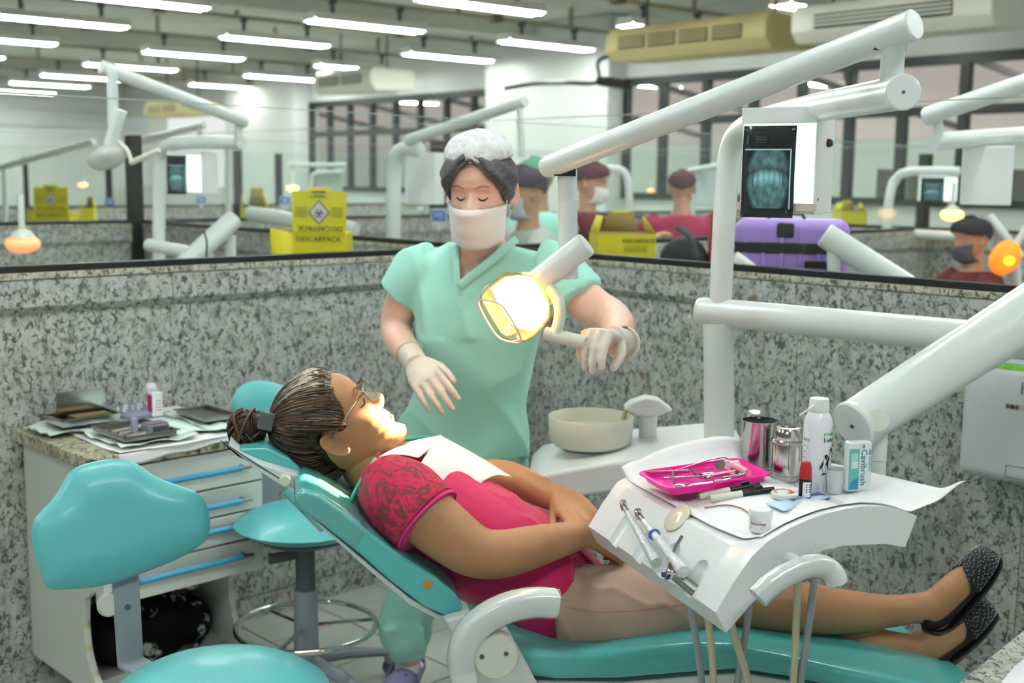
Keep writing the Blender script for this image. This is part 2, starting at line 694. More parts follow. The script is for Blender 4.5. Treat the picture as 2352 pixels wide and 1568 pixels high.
def half_wall(name, p0, u, n, L, label, panels=True, back=False, pw=0.66, glass=True, pane=1.55):
    """Granite half wall: panels, moulded band, black rail and a glass screen on top. n points to the dressed side."""
    R = rot3(u, n)
    mid = p0 + u * (L / 2)
    core = MB().box(mid - n * 0.07 + UP * 0.6, (L, 0.10, 1.20), R).build(name, G_WALL)
    struct(core, label, 'wall')
    sides = [(1, 0.0)] + ([(-1, 0.14)] if back else [])
    for sgn, off in sides:
        nn = n * sgn
        q0 = p0 - n * off
        k = max(1, round(L / pw))
        w = L / k
        if panels:
            for i in range(k):
                c = q0 + u * (w * (i + 0.5)) - nn * 0.01 + UP * 0.5875
                MB().box(c, (w - 0.002, 0.02, 1.025), R).build('granite_panel', G_WALL, core, bevel=0.001)
                c2 = q0 + u * (w * (i + 0.5)) + nn * 0.003 + UP * 0.0365
                MB().box(c2, (w - 0.002, 0.026, 0.073), R).build('skirting_panel', G_WALL, core, bevel=0.0015)
        kb = max(1, round(L / 1.3))
        wb = L / kb
        for i in range(kb):
            a = q0 + u * (wb * i + 0.0008)
            prof = [(-0.02, 1.10), (0.004, 1.10), (0.022, 1.122), (0.022, 1.198), (-0.02, 1.198)]
            MB().prism([a + nn * x + UP * z for x, z in prof], u * (wb - 0.0016)).build('moulded_band', G_WALL, core, bevel=0.0015)
    c = mid - n * 0.06 + UP * 1.21
    MB().box(c, (L, 0.17 if back else 0.17, 0.020), R).build('coping_stone', G_CAP, core, bevel=0.003)
    MB().box(mid - n * 0.005 + UP * 1.230, (L, 0.035, 0.020), R).build('glass_rail', BLACK, core, bevel=0.001)
    if glass:
        kg = max(1, round(L / pane))
        w = L / kg
        for i in range(kg):
            c = p0 + u * (w * (i + 0.5)) - n * 0.012
            MB().box(c + UP * 1.482, (w - 0.004, 0.006, 0.484), R).build('glass_pane', GLASS if pane < 1.9 else GLASS_FAR, core)
            MB().box(c + UP * 1.7255, (w - 0.004, 0.006, 0.003), R).build('glass_edge', M('glass_edge', '#9fb5ac', 0.2), core)
    return core


half_wall('wall_left', CORNER, UL, NL, 2.75, 'grey granite half wall with black rail behind the drawer cabinet')
half_wall('wall_right', CORNER, UR, NR, 2.9, 'grey granite half wall behind the spittoon and paper towel dispenser')
half_wall('wall_back_left', CORNER - UR * 0.02, -UR, NR, 3.1, 'granite divider running away behind the left glass screen', back=False)
half_wall('wall_back_right', CORNER - UL * 0.15, -UL, NL, 3.5, 'granite divider running away behind the standing woman')
P2 = CORNER - UR * 3.13
half_wall('wall_far_left', P2, UL, NL, 4.0, 'granite divider of the second cubicle row at the left', pane=2.0)
half_wall('wall_far_middle', P2 - UL * 0.15, -UL, NL, 6.0, 'granite divider of the second cubicle row behind the tall yellow box', pane=2.0)
P3 = CORNER - UL * 3.65
half_wall('wall_far_right', P3 + UR * 3.0, -UR, NR, 7.0, 'granite divider far behind the lilac suitcase', pane=2.0)
P4 = P2 - UR * 3.2
half_wall('wall_rear_left', P4 + UL * 4.5, -UL, NL, 9.5, 'granite divider of the third cubicle row', pane=2.4)


def post(p, h, w, label):
    o = MB().box((p.x, p.y, h / 2), (w, w, h), rot3(UL, NL)).build('divider_post', BLACK, bevel=0.004)
    tag(o, label, 'post', 'black posts of the glass screens')


post(P2 + NR * 0.05, 1.73, 0.075, 'thick black screen post beside the lit x-ray viewer box far left')
post(at(548, 500, 11.0), 1.74, 0.065, 'black screen post just left of the brown-lidded yellow box')
post(at(641, 470, 12.5), 1.74, 0.06, 'black screen post right of the brown-lidded yellow box')
post(at(252, 470, 11.5), 1.70, 0.05, 'black screen post under the far lamp beside the small yellow box')
post(at(62, 470, 13.0), 1.68, 0.045, 'leftmost black screen post behind the small yellow box')
post(at(1008, 430, 9.0), 1.78, 0.10, 'broad black screen post beside the turban of the standing woman')
post(at(2120, 480, 8.0), 1.70, 0.07, 'short black post behind the far arched tube')

# ceiling
CZ = 3.38
_w0, _wu, _wn = V((0.9, 14.3, CZ)), UR, NR
ceil = MB().prism([_w0 - _wu * 20 - _wn * 0.3, _w0 + _wu * 24 - _wn * 0.3, _w0 + _wu * 24 + _wn * 40, _w0 - _wu * 20 + _wn * 40], V((0, 0, 0.1))).build('ceiling', CEIL)
struct(ceil, 'flat pale ceiling above rows of strip lights', 'ceiling')
FU, FN = V((0.77, 0.638, 0)).normalized(), V((0.638, -0.77, 0)).normalized()
FR = rot3(FU, -FN)
for k in range(6):
    p = -25 + 4.6 * k
    MB().box(FN * p + FU * 3.2 + UP * (CZ - 0.10), (14.4, 0.22, 0.20), FR).build('beam', CEIL, ceil, bevel=0.01)

# window wall
W0, WU = V((0.9, 14.3, 0)), UR
WN = NR
RW = rot3(WU, WN)


def ws(px):
    """distance along the window wall of the point seen at image column px"""
    d = ray(px, 420)
    q = d.x / d.y
    return (q * W0.y - W0.x) / (WU.x - q * WU.y)


S0, S1 = -16.0, 9.0
wall = MB()
wm = W0 + WU * ((S0 + S1) / 2) - WN * 0.12
wall.box(wm + UP * 0.65, (S1 - S0, 0.24, 1.30), RW)
wall.box(wm + UP * (2.66 + 0.36), (S1 - S0, 0.24, 0.72), RW)
ww = wall.build('wall_window_side', WALLP)
struct(ww, 'white wall with the long band of black framed windows', 'wall')


def pier(pa, pb, dep, nm, label):
    a, b = ws(pa), ws(pb)
    o = MB().box(W0 + WU * ((a + b) / 2) + WN * (dep / 2 - 0.1) + UP * 1.69, (b - a, dep + 0.1, CZ), RW).build(nm, WALLP, bevel=0.02)
    struct(o, label, 'column')
    return o


pier(1152, 1432, 0.35, 'column_1', 'broad white column between the two window bands')
pier(556, 716, 0.35, 'column_2', 'white column at the far end of the window band')
pier(2395, 2700, 0.3, 'column_3', 'white column at the edge of the picture')


def window(nm, xs, label, lower=()):
    a, b = ws(xs[0]), ws(xs[-1])
    z0, z1, zt = 1.30, 2.66, 2.165
    fr = MB()
    c = W0 + WU * ((a + b) / 2)
    fr.box(c + UP * (z1 - 0.04), (b - a, 0.10, 0.09), RW)
    fr.box(c + UP * (z0 + 0.03), (b - a, 0.10, 0.07), RW)
    root = fr.build(nm, WINFR)
    struct(root, label, 'window')
    MB().box(c + UP * zt, (b - a, 0.09, 0.085), RW).build('transom', WINFR, root)
    for x in xs:
        MB().box(W0 + WU * ws(x) + UP * ((z0 + z1) / 2), (0.06 if len(xs) > 8 else 0.085, 0.09, z1 - z0), RW).build('mullion', WINFR, root)
    for x in lower:
        MB().box(W0 + WU * ws(x) + UP * ((z0 + zt) / 2), (0.085, 0.09, zt - z0), RW).build('mullion', WINFR, root)
    for i in range(len(xs) - 1):
        p, q = ws(xs[i]), ws(xs[i + 1])
        for za, zb in ((z0, zt), (zt, z1)):
            MB().box(W0 + WU * ((p + q) / 2) - WN * 0.02 + UP * ((za + zb) / 2), (q - p - 0.08, 0.008, zb - za - 0.06), RW).build('window_pane', GLASS_FAR, root)


window('window_1', [718, 760, 806, 857, 910, 966, 1026, 1088, 1150], 'band of narrow black framed windows behind the standing woman')
window('window_2', [1436, 1520, 1618, 1725, 1835, 1945, 2205, 2392], 'wide black framed windows behind the x-ray viewer', lower=(2065,))

# the room beyond the windows
BR = M('far_room_wall', '#ccd2c8', 0.9)
BP = M('far_room_upper_wall', '#d9c9c2', 0.9)
bw = MB().box(W0 - WN * 7 + WU * -4 + UP * 1.1, (34, 0.2, 2.2), RW).build('wall_beyond', BR)
struct(bw, 'grey wall of the room beyond the windows', 'wall')
MB().box(W0 - WN * 6.98 + WU * -4 + UP * 2.85, (34, 0.2, 1.3), RW).build('upper_panel', BP, bw)
for k in range(9):
    a = W0 - WN * 1.5 + WU * (-12 + 2.5 * k) + UP * 3.2
    MB().tube([a, a - WN * 5.2 - UP * 0.9 + WU * 0.8], 0.05, 8).build('roof_strut', M('strut_grey', '#6c6864', 0.7), bw)
cab = MB().box(W0 - WN * 1.2 + WU * ws(2040) + UP * 1.05, (1.4, 0.5, 1.2), RW).build('storage_cabinet', M('grey_metal', '#6a6c64', 0.6))
tag(cab, 'grey metal cabinet standing beyond the wide windows', 'cabinet')

# far end wall
fw_p = V((-8.0, 24.2, 0))
fw = MB().box(fw_p + UL * 7 + UP * 1.69, (16, 0.2, CZ), rot3(UL, NL)).build('wall_end', WALLP)
struct(fw, 'pale end wall of the long hall', 'wall')
MB().box(fw_p + UL * 7 + NL * 0.15 + UP * 2.55, (15, 0.1, 0.28), rot3(UL, NL)).build('pelmet_trim', FAINTG, fw)


# strip lights: housing, two tubes and two hangers each, hung from conduits
TUBE = M('lit_tube', '#ffffff', 0.5, emit='#f7fffb', power=TUBE_POWER)
HOUS = M('fixture_white', '#eeeee6', 0.5)
FZ = 2.95
L = 1.25
fix0 = thing('strip_light', 'x', 'strip light')
hs = MB()
for s in (-1, 1):
    hs.add([(-L / 2, s * 0.06, 0.06), (L / 2, s * 0.06, 0.06), (L / 2, s * 0.13, -0.012), (-L / 2, s * 0.13, -0.012),
            (-L / 2, s * 0.056, 0.056), (L / 2, s * 0.056, 0.056), (L / 2, s * 0.124, -0.012), (-L / 2, s * 0.124, -0.012)],
           [(0, 1, 2, 3), (4, 7, 6, 5), (3, 2, 6, 7), (0, 3, 7, 4), (1, 5, 6, 2)])
hs.box((0, 0, 0.062), (L, 0.13, 0.006))
for s in (-1, 1):
    hs.box((s * (L / 2 + 0.004), 0, 0.028), (0.008, 0.20, 0.075))
hs.build('housing', HOUS, fix0, world=False)
for s in (-1, 1):
    MB().tube([(-L / 2 + 0.02, s * 0.058, 0.0), (L / 2 - 0.02, s * 0.058, 0.0)], 0.026, 10).build('fluorescent_tube', TUBE, fix0, world=False)
for s in (-1, 1):
    MB().box((s * 0.38, 0, 0.12), (0.03, 0.03, 0.12)).box((s * 0.38, 0, 0.185), (0.05, 0.07, 0.05)).build('hanger', DGREY, fix0, world=False)
fix0.hide_render = False
rows = [-6.25, -8.05, -9.85, -11.65, -13.7, -15.8, -18.0, -19.9, -22.0]
cols = [3.4, 5.68, 8.0]
spots = []
for ri, p in enumerate(rows):
    for ci, a in enumerate(cols):
        a2 = a + max(0, (-p - 15)) * 0.07
        if (p == -6.25 and ci == 0) or (ri >= 7 and ci == 2):
            continue
        spots.append((p, a2, ri, ci))
spots += [(-6.25, 10.2, 0, 3)]
WORDS = ['nearest', 'second', 'third', 'fourth', 'fifth', 'sixth', 'seventh', 'eighth', 'ninth']
CW = ['in the left column', 'in the middle column', 'in the column beside the windows', 'beside the white air conditioner']
first = True
for p, a, ri, ci in spots:
    c = FU * (a + L / 2) + FN * p + UP * FZ
    mt = Matrix.Translation(c) @ FR.to_4x4()
    lab = 'lit strip light, %s from the front %s' % (WORDS[ri], CW[ci])
    if first:
        fix0.matrix_world = mt
        fix0['label'] = lab
        fix0['group'] = 'hanging strip lights'
        first = False
    else:
        clone(fix0, mt, lab, 'hanging strip lights')
# the same lights go on over the camera's side of the hall
for p in (-4.4, -2.2, 0.2):
    for a in (-1.8, 0.6, 3.0, 5.4):
        c = FU * (a + L / 2) + FN * p + UP * FZ
        clone(fix0, Matrix.Translation(c) @ FR.to_4x4(), 'lit hanging strip light over the front part of the hall', 'strip lights over the front of the hall')
for ri, p in enumerate([-6.25, -8.05, -9.85, -11.65, -13.7, -15.8, -18.0, -19.9, -22.0]):
    rt = thing('conduit', 'beige conduit above the %s row of strip lights' % WORDS[ri], 'conduit', FN * p + UP * 3.14, group='ceiling conduits')
    q = FN * p + UP * 3.16
    MB().tube([q + FU * 0.5, q + FU * (9.9 + ri * 0.15)], 0.022, 8).build('pipe', CONDUIT, rt)
    for k in range(6):
        MB().box(q + FU * (1.2 + 1.55 * k) + UP * 0.10, (0.035, 0.035, 0.22), FR).build('pipe_hanger', CONDUIT, rt)
    for k in range(3):
        MB().box(q + FU * (2.1 + 2.9 * k), (0.11, 0.11, 0.08), FR).build('junction_box', M('box_brown', '#6f675a', 0.7), rt, bevel=0.006)
# lights in the room beyond
for k in range(9):
    c = W0 - WN * (1.6 + (k % 3) * 1.7) + WU * (-10 + 2.0 * k) + UP * 2.92
    clone(fix0, Matrix.Translation(c) @ FR.to_4x4(), 'lit strip light in the room beyond the windows', 'strip lights beyond the windows')


# air conditioners
def aircon(px, py, Y, wdt, hgt, dep, mat, label, slots, sm):
    c = at(px, py, Y)
    r = thing('air_conditioner', label, 'air conditioner', c)
    R = rot3(UR, -NR)
    fr = NR
    prof = [(-dep / 2, hgt / 2), (dep * 0.42, hgt / 2), (dep / 2, hgt * 0.25), (dep / 2, -hgt * 0.2), (dep * 0.38, -hgt / 2), (-dep / 2, -hgt * 0.35)]
    MB().prism([c + fr * x + UP * z - UR * (wdt / 2) for x, z in prof], UR * wdt).build('housing', mat, r, bevel=0.02)
    w = wdt * 0.8 / slots
    for i in range(slots):
        p = c + fr * (dep / 2 + 0.002) + UP * (hgt * 0.02) + UR * (-wdt * 0.42 + w * (i + 0.5))
        g = MB().box(p, (w * 0.86, 0.02, hgt * 0.36), R).build('air_slot', sm, r)
        for k in (-1, 0, 1):
            MB().box(p + fr * 0.012 + UP * (k * hgt * 0.1), (w * 0.86, 0.012, 0.012), R).build('louvre', mat, g)
    for s in (-1, 1):
        MB().tube([c + UR * (s * wdt * 0.4) + UP * (hgt / 2), V(((c + UR * (s * wdt * 0.4)).x, (c + UR * (s * wdt * 0.4)).y, CZ))], 0.012, 8).build('hanger_rod', DGREY, r)


SLOT = M('slot_dark', '#3a3a2c', 0.8)
aircon(1625, 95, 10.4, 1.75, 0.30, 0.72, BEIGE, 'beige ceiling air conditioner with four dark slots', 4, SLOT)
aircon(2085, 45, 8.6, 1.55, 0.28, 0.62, M('ac_white', '#cfcfc0', 0.55), 'white ceiling air conditioner with one long dark slot above the lamp arm', 1, SLOT)
aircon(835, 190, 15.5, 1.3, 0.30, 0.7, M('ac_grey', '#b9baac', 0.55), 'pale ceiling air conditioner far off above the narrow windows', 2, SLOT)
aircon(420, 252, 19.0, 1.3, 0.26, 0.7, BEIGE, 'small beige air conditioner far off behind the left lamp arm', 2, SLOT)
cb = thing('wall_cable', 'black cable looped along the white column under the beige air conditioner', 'cable', at(1290, 197, 12.3))
MB().tube(smooth_path([at(1160, 203, 12.9), at(1230, 192, 12.6), at(1300, 190, 12.2), at(1372, 188, 11.9), at(1375, 140, 11.9), at(1420, 128, 11.6), at(1560, 118, 11.0)]), 0.022, 8).build('cable_run', BLACK, cb)
MB().tube([at(1376, 186, 11.9), at(1440, 195, 11.6)], 0.05, 8).build('cable_bundle', BLACK, cb)
# ------------------------------------------------------------------ drawer cabinet against the left wall
CB = V((-1.437, 3.358, 0)) + NL * 0.03        # back corner on the wall
CX = -UL                                      # along the front, to the right
CD, CWD, CH = 0.46, 0.47, 0.735
root = thing('drawer_cabinet', 'white laminate drawer cabinet with blue bar handles', 'cabinet', CB + CX * CWD / 2 + NL * CD / 2 + UP * 0.09)


def cb(x, n, z):
    return CB + CX * x + NL * n + UP * z


side = [(0.0, 0.735), (CD - 0.02, 0.735), (CD - 0.02, 0.395), (CD - 0.09, 0.355), (CD - 0.10, 0.28), (CD - 0.092, 0.21), (CD - 0.06, 0.15), (CD, 0.105), (CD, 0.085), (0.0, 0.085)]
for x in (0.0, CWD - 0.02):
    sp = MB().prism([cb(x, n, z) for n, z in side], CX * 0.02).build('side_panel', LAMIN, root, bevel=0.002)
    front = smooth_path([(CD - 0.02, 0.395), (CD - 0.09, 0.355), (CD - 0.10, 0.28), (CD - 0.092, 0.21), (CD - 0.06, 0.15), (CD, 0.105)], 3)
    eb = MB()
    for (n0, z0), (n1, z1) in zip(front[:-1], front[1:]):
        eb.add([cb(x, n0 + .0006, z0), cb(x + 0.02, n0 + .0006, z0), cb(x + 0.02, n1 + .0006, z1), cb(x, n1 + .0006, z1)], [(0, 1, 2, 3)])
    eb.build('edge_band', CREAM, sp, solid=0.001)
MB().box(cb(CWD / 2, CD / 2 - 0.05, 0.095), (CWD - 0.04, CD - 0.10, 0.02), rot3(CX, NL)).build('bottom_shelf', LAMIN, root)
MB().box(cb(CWD / 2, CD / 2 - 0.02, 0.56), (CWD - 0.042, CD - 0.06, 0.34), rot3(CX, NL)).build('carcass', LAMIN, root)
MB().box(cb(CWD / 2, 0.012, 0.3), (CWD - 0.042, 0.012, 0.4), rot3(CX, NL)).build('back_panel', LAMIN, root)
dz = [(0.733, 0.628), (0.626, 0.545), (0.543, 0.395 + 0.065), (0.458, 0.36)]
for i, (zt, zb) in enumerate(dz):
    dr = MB().box(cb(CWD / 2 + 0.012, CD + 0.005, (zt + zb) / 2), (CWD + 0.02, 0.05, zt - zb - 0.004), rot3(CX, NL)).build('drawer', LAMIN, root, bevel=0.002)
    zc = (zt + zb) / 2 + (0.0 if i < 2 else 0.012)
    h0, h1 = cb(0.06, CD + 0.058, zc), cb(CWD - 0.03, CD + 0.058, zc)
    MB().tube([h0, h1], 0.0055, 10).tube([h0 + CX * 0.02, h0 + CX * 0.02 - NL * 0.03], 0.005, 8).tube([h1 - CX * 0.02, h1 - CX * 0.02 - NL * 0.03], 0.005, 8).build('bar_handle', STEEL_D, dr)
    MB().tube([h0 + CX * 0.03, h1 - CX * 0.035], 0.0085, 10).build('handle_sleeve', BLUEH, dr)
MB().tube(smooth_path([cb(-0.001, CD - 0.09, 0.66), cb(-0.02, CD - 0.09, 0.655), cb(-0.02, CD - 0.09, 0.56), cb(-0.001, CD - 0.09, 0.555)], 4), 0.004, 8).build('side_hook', STEEL_D, root)
MB().ball(cb(CWD * 0.6, CD - 0.02, 0.345), (0.02, 0.02, 0.012)).build('drawer_catch', STEEL_D, root)
top = MB().box(cb(CWD / 2 - 0.004, CD / 2 + 0.014, 0.755), (CWD + 0.05, CD + 0.052, 0.036), rot3(CX, NL)).build('cabinet_worktop', G_TOP, bevel=0.004)
tag(top, 'speckled beige granite worktop lying on the drawer cabinet', 'worktop')
ZC = 0.7745


def paper(name, pts, z, mat, label, cat, wr=0.006, drape=None, seed=0, grp=None, n=22):
    """A crumpled sheet over a quad of 4 ground points."""
    rnd = random.Random(seed)
    ph = [rnd.uniform(0, 6.28) for _ in range(6)]
    a, b, c, d = [V(p) for p in pts]

    def fn(u, v):
        p = a * (1 - u) * (1 - v) + b * u * (1 - v) + c * u * v + d * (1 - u) * v
        e = max(abs(u - 0.5), abs(v - 0.5)) * 2
        w = wr * (abs(math.sin(7 * u + ph[0] + 3 * v)) * 0.5 + 0.5 * abs(math.sin(9 * v + ph[1] - 4 * u))) * (0.15 + 0.85 * e ** 3)
        hz = z + w
        off = V((0, 0, 0))
        if drape:
            off = drape(u, v)
        return V((p.x, p.y, hz)) + off + V((math.sin(8 * v + ph[2]), math.sin(7 * u + ph[3]), 0)) * 0.006 * e ** 4
    o = MB().sheet(fn, n, n).build(name, mat, solid=0.0008, sharp=0)
    return tag(o, label, cat, grp)


def cq(x0, n0, x1, n1):
    return [cb(x0, n0, 0), cb(x1, n0, 0), cb(x1, n1, 0), cb(x0, n1, 0)]


MINTP = M('mint_wrap_paper', '#d9ece4', 0.8, vary=0.06, vscale=30)


def hang(u, v):
    return V((0, 0, 0))


paper('cover_sheet', cq(0.05, 0.02, CWD + 0.015, CD + 0.046), ZC, PAPER, 'white paper sheet covering the cabinet worktop under the trays', 'paper', 0.003, seed=1)
fl = MB().sheet(lambda u, v: cb(0.05 + (CWD - 0.06) * u, CD + 0.0435 + 0.003 * v, ZC - 0.001 - v * (0.028 * (1 - u) ** 1.2 + 0.004 + 0.006 * math.sin(9 * u) ** 2)), 30, 4)
ob = fl.build('hanging_edge', PAPER, bpy.data.objects['cover_sheet'], solid=0.0006, sharp=0)
paper('wrap_sheet', cq(-0.02, 0.05, 0.22, 0.22), ZC + 0.004, MINTP, 'pale green wrap sheet under the polished instrument box', 'paper', 0.016, seed=2)
paper('wrap_sheet', cq(0.07, 0.22, 0.30, 0.49), ZC + 0.005, MINTP, 'pale green wrap sheet under the front steel tray', 'paper', 0.014, seed=3)
paper('wrap_sheet', cq(0.22, 0.12, 0.42, 0.44), ZC + 0.006, MINTP, 'opened pale green wrap sheet in the middle of the worktop', 'paper', 0.010, seed=4)
paper('wrap_sheet', cq(0.36, 0.16, 0.50, 0.47), ZC + 0.007, MINTP, 'pale green wrap sheet under the dark flat tray', 'paper', 0.012, seed=5)


def tray(name, c, w, d, h, mat, label, yaw=0.0, z=ZC + 0.0185):
    R = Matrix.Rotation(yaw, 3, 'Z') @ rot3(CX, -NL)
    c = V((c.x, c.y, z))
    t = thing(name, label, 'tray', c)
    MB().box(c + UP * 0.001, (w, d, 0.002), R).build('tray_floor', mat, t)
    for s in (-1, 1):
        MB().box(c + R @ V((s * w / 2, 0, h / 2)), (0.002, d, h), R).build('tray_wall', mat, t)
        MB().box(c + R @ V((0, s * d / 2, h / 2)), (w, 0.002, h), R).build('tray_wall', mat, t)
    rim = MB()
    for s in (-1, 1):
        rim.box(c + R @ V((s * (w / 2 + 0.004), 0, h)), (0.009, d + 0.017, 0.002), R)
        rim.box(c + R @ V((0, s * (d / 2 + 0.004), h)), (w + 0.017, 0.009, 0.002), R)
    rim.build('tray_rim', mat, t)
    return t, R, c


t, R, c = tray('steel_tray', cb(0.165, 0.365, 0), 0.15, 0.19, 0.014, STEEL_D, 'open steel tray with rods on the front of the worktop')
for k in range(3):
    a = c + R @ V((-0.06, -0.07 + 0.045 * k, 0.01))
    o = MB().tube([a, a + R @ V((0.12, 0.012, 0.004))], 0.004, 8).build('steel_rod', CHROME, bevel=0)
    tag(o, 'slim steel instrument lying in the front tray, %s of three' % ('rearmost', 'middle', 'foremost')[2 - k], 'instrument', 'instruments in the front steel tray')
p = c + R @ V((0.035, -0.05, 0))
bx = thing('bur_box', 'small grey hinged box with pink edge in the front steel tray', 'box', p + UP * 0.003)
MB().box(p + UP * 0.017, (0.062, 0.046, 0.026), R).build('box_body', GREYP, bx, bevel=0.002)
MB().box(p + UP * 0.0315, (0.056, 0.040, 0.003), R).build('box_cover', M('mauve_plastic', '#7d5f78', 0.4), bx)
MB().box(p + R @ V((0.004, -0.024, 0.017)), (0.045, 0.002, 0.018), R).build('box_label', DGREY, bx)
p2 = c + R @ V((-0.03, -0.06, 0))
o = MB().box(p2 + UP * 0.03, (0.018, 0.016, 0.052), R).build('sachet', M('lilac_sachet', '#a9aec6', 0.5, alpha=0.85), bevel=0.004)
tag(o, 'upright lilac sachet beside the small hinged box', 'sachet')
t, R, c = tray('instrument_box', cb(0.13, 0.12, 0), 0.17, 0.11, 0.02, STEEL, 'polished steel instrument box with upright lid at the back of the worktop')
MB().box(c + R @ V((0.02, 0.057, 0.045)), (0.15, 0.004, 0.07), R).build('box_lid', STEEL, t, bevel=0.001)
MB().box(c + R @ V((0.02, 0.0, 0.012)), (0.11, 0.05, 0.012), R).build('instrument_rest', M('bronze_part', '#b08c5e', 0.35, metal=0.8), t)
t, R, c = tray('dark_tray', cb(0.43, 0.29, 0), 0.10, 0.17, 0.012, STEEL_D, 'dark flat steel tray at the right of the worktop', z=ZC + 0.02)
p = cb(0.30, 0.09, ZC + 0.02)
R = rot3(CX, -NL)
oc = thing('bur_stand', 'low oval holder full of small white burs at the back of the worktop', 'holder', p)
MB().lathe([(0.075, 0), (0.08, 0.012), (0.07, 0.022)], p - UP * 0.012, (0, 0, 1)).build('holder_base', M('grey_blue', '#8b93a6', 0.4), oc)
for k in range(14):
    q = p + CX * (-0.06 + 0.0092 * k) + NL * (0.02 * math.sin(k * 1.3) + 0.02) + UP * 0.008
    MB().tube([q, q + UP * 0.016], 0.003, 6).build('bur', PAPER, oc)
p = cb(0.335, 0.16, ZC + 0.012)
cbx = thing('carton', 'small white carton with magenta side and open lid at the back of the worktop', 'box', p)
MB().box(p + UP * 0.036, (0.034, 0.026, 0.072), R).build('carton_body', PAPER, cbx, bevel=0.001)
MB().box(p - CX * 0.0178 + UP * 0.04, (0.002, 0.026, 0.05), R).build('carton_side', M('magenta_card', '#c2287e', 0.5), cbx)
MB().add([p + R @ V((-0.017, 0.013, 0.072)), p + R @ V((0.017, 0.013, 0.072)), p + R @ V((0.008, 0.018, 0.098)), p + R @ V((-0.020, 0.016, 0.100))], [(0, 1, 2, 3)]).build('carton_flap', PAPER, cbx, solid=0.001)
for k in range(4):
    MB().box(p + R @ V((0.004, -0.0135, 0.02 + 0.009 * k)), (0.018, 0.001, 0.002), R).build('printed_line', M('print_grey', '#8c8c90', 0.6), cbx)

# black bag on the cabinet's lower shelf
bag = thing('black_bag', 'black cloth bag with white floral print on the cabinet shelf', 'bag', cb(CWD / 2, 0.2, 0.106))
bm = MB()
for (x, n, z, r) in ((0.13, 0.24, 0.19, (0.10, 0.13, 0.085)), (0.26, 0.24, 0.21, (0.11, 0.13, 0.10)), (0.36, 0.26, 0.18, (0.07, 0.11, 0.075)), (0.2, 0.30, 0.15, (0.14, 0.09, 0.05))):
    bm.ball(cb(x, n, z), r, rot3(CX, NL))
bagm = bpy.data.materials.new('black_floral_cloth')
bagm.use_nodes = True
nt = bagm.node_tree
nn_ = nt.nodes.new('ShaderNodeTexNoise')
nn_.inputs['Scale'].default_value = 32
nn_.inputs['Detail'].default_value = 6
n5 = nt.nodes.new('ShaderNodeTexNoise')
n5.inputs['Scale'].default_value = 7
tcx = nt.nodes.new('ShaderNodeTexCoord')
nt.links.new(tcx.outputs['Object'], nn_.inputs['Vector'])
nt.links.new(tcx.outputs['Object'], n5.inputs['Vector'])
mu = nt.nodes.new('ShaderNodeMath')
mu.operation = 'MULTIPLY'
nt.links.new(nn_.outputs['Fac'], mu.inputs[0])
nt.links.new(n5.outputs['Fac'], mu.inputs[1])
rp = nt.nodes.new('ShaderNodeValToRGB')
rp.color_ramp.elements[0].position = 0.30
rp.color_ramp.elements[0].color = (0.004, 0.004, 0.005, 1)
rp.color_ramp.elements[1].position = 0.36
rp.color_ramp.elements[1].color = (0.35, 0.37, 0.37, 1)
nt.links.new(mu.outputs[0], rp.inputs['Fac'])
nt.links.new(rp.outputs['Color'], nt.nodes['Principled BSDF'].inputs['Base Color'])
nt.nodes['Principled BSDF'].inputs['Roughness'].default_value = 0.9
nt.nodes['Principled BSDF'].inputs['Specular IOR Level'].default_value = 0.15
bm.build('bag_body', bagm, bag, remesh=0.012, smooth=4)
MB().tube(smooth_path([cb(0.2, 0.35, 0.16), cb(0.24, 0.385, 0.13), cb(0.3, 0.39, 0.125), cb(0.36, 0.36, 0.15)], 5), 0.010, 8).build('bag_strap', bagm, bag)


# ------------------------------------------------------------------ stools
def outline_smooth(pts, n=4):
    P = pts + pts[:3]
    out = []
    for i in range(len(pts)):
        p0, p1, p2, p3 = [V(P[(i + k - 1) % len(pts)]) for k in range(4)]
        for k in range(n):
            t = k / n
            out.append(0.5 * (2 * p1 + (p2 - p0) * t + (2 * p0 - 5 * p1 + 4 * p2 - p3) * t * t + (3 * p1 - p0 - 3 * p2 + p3) * t ** 3))
    return out


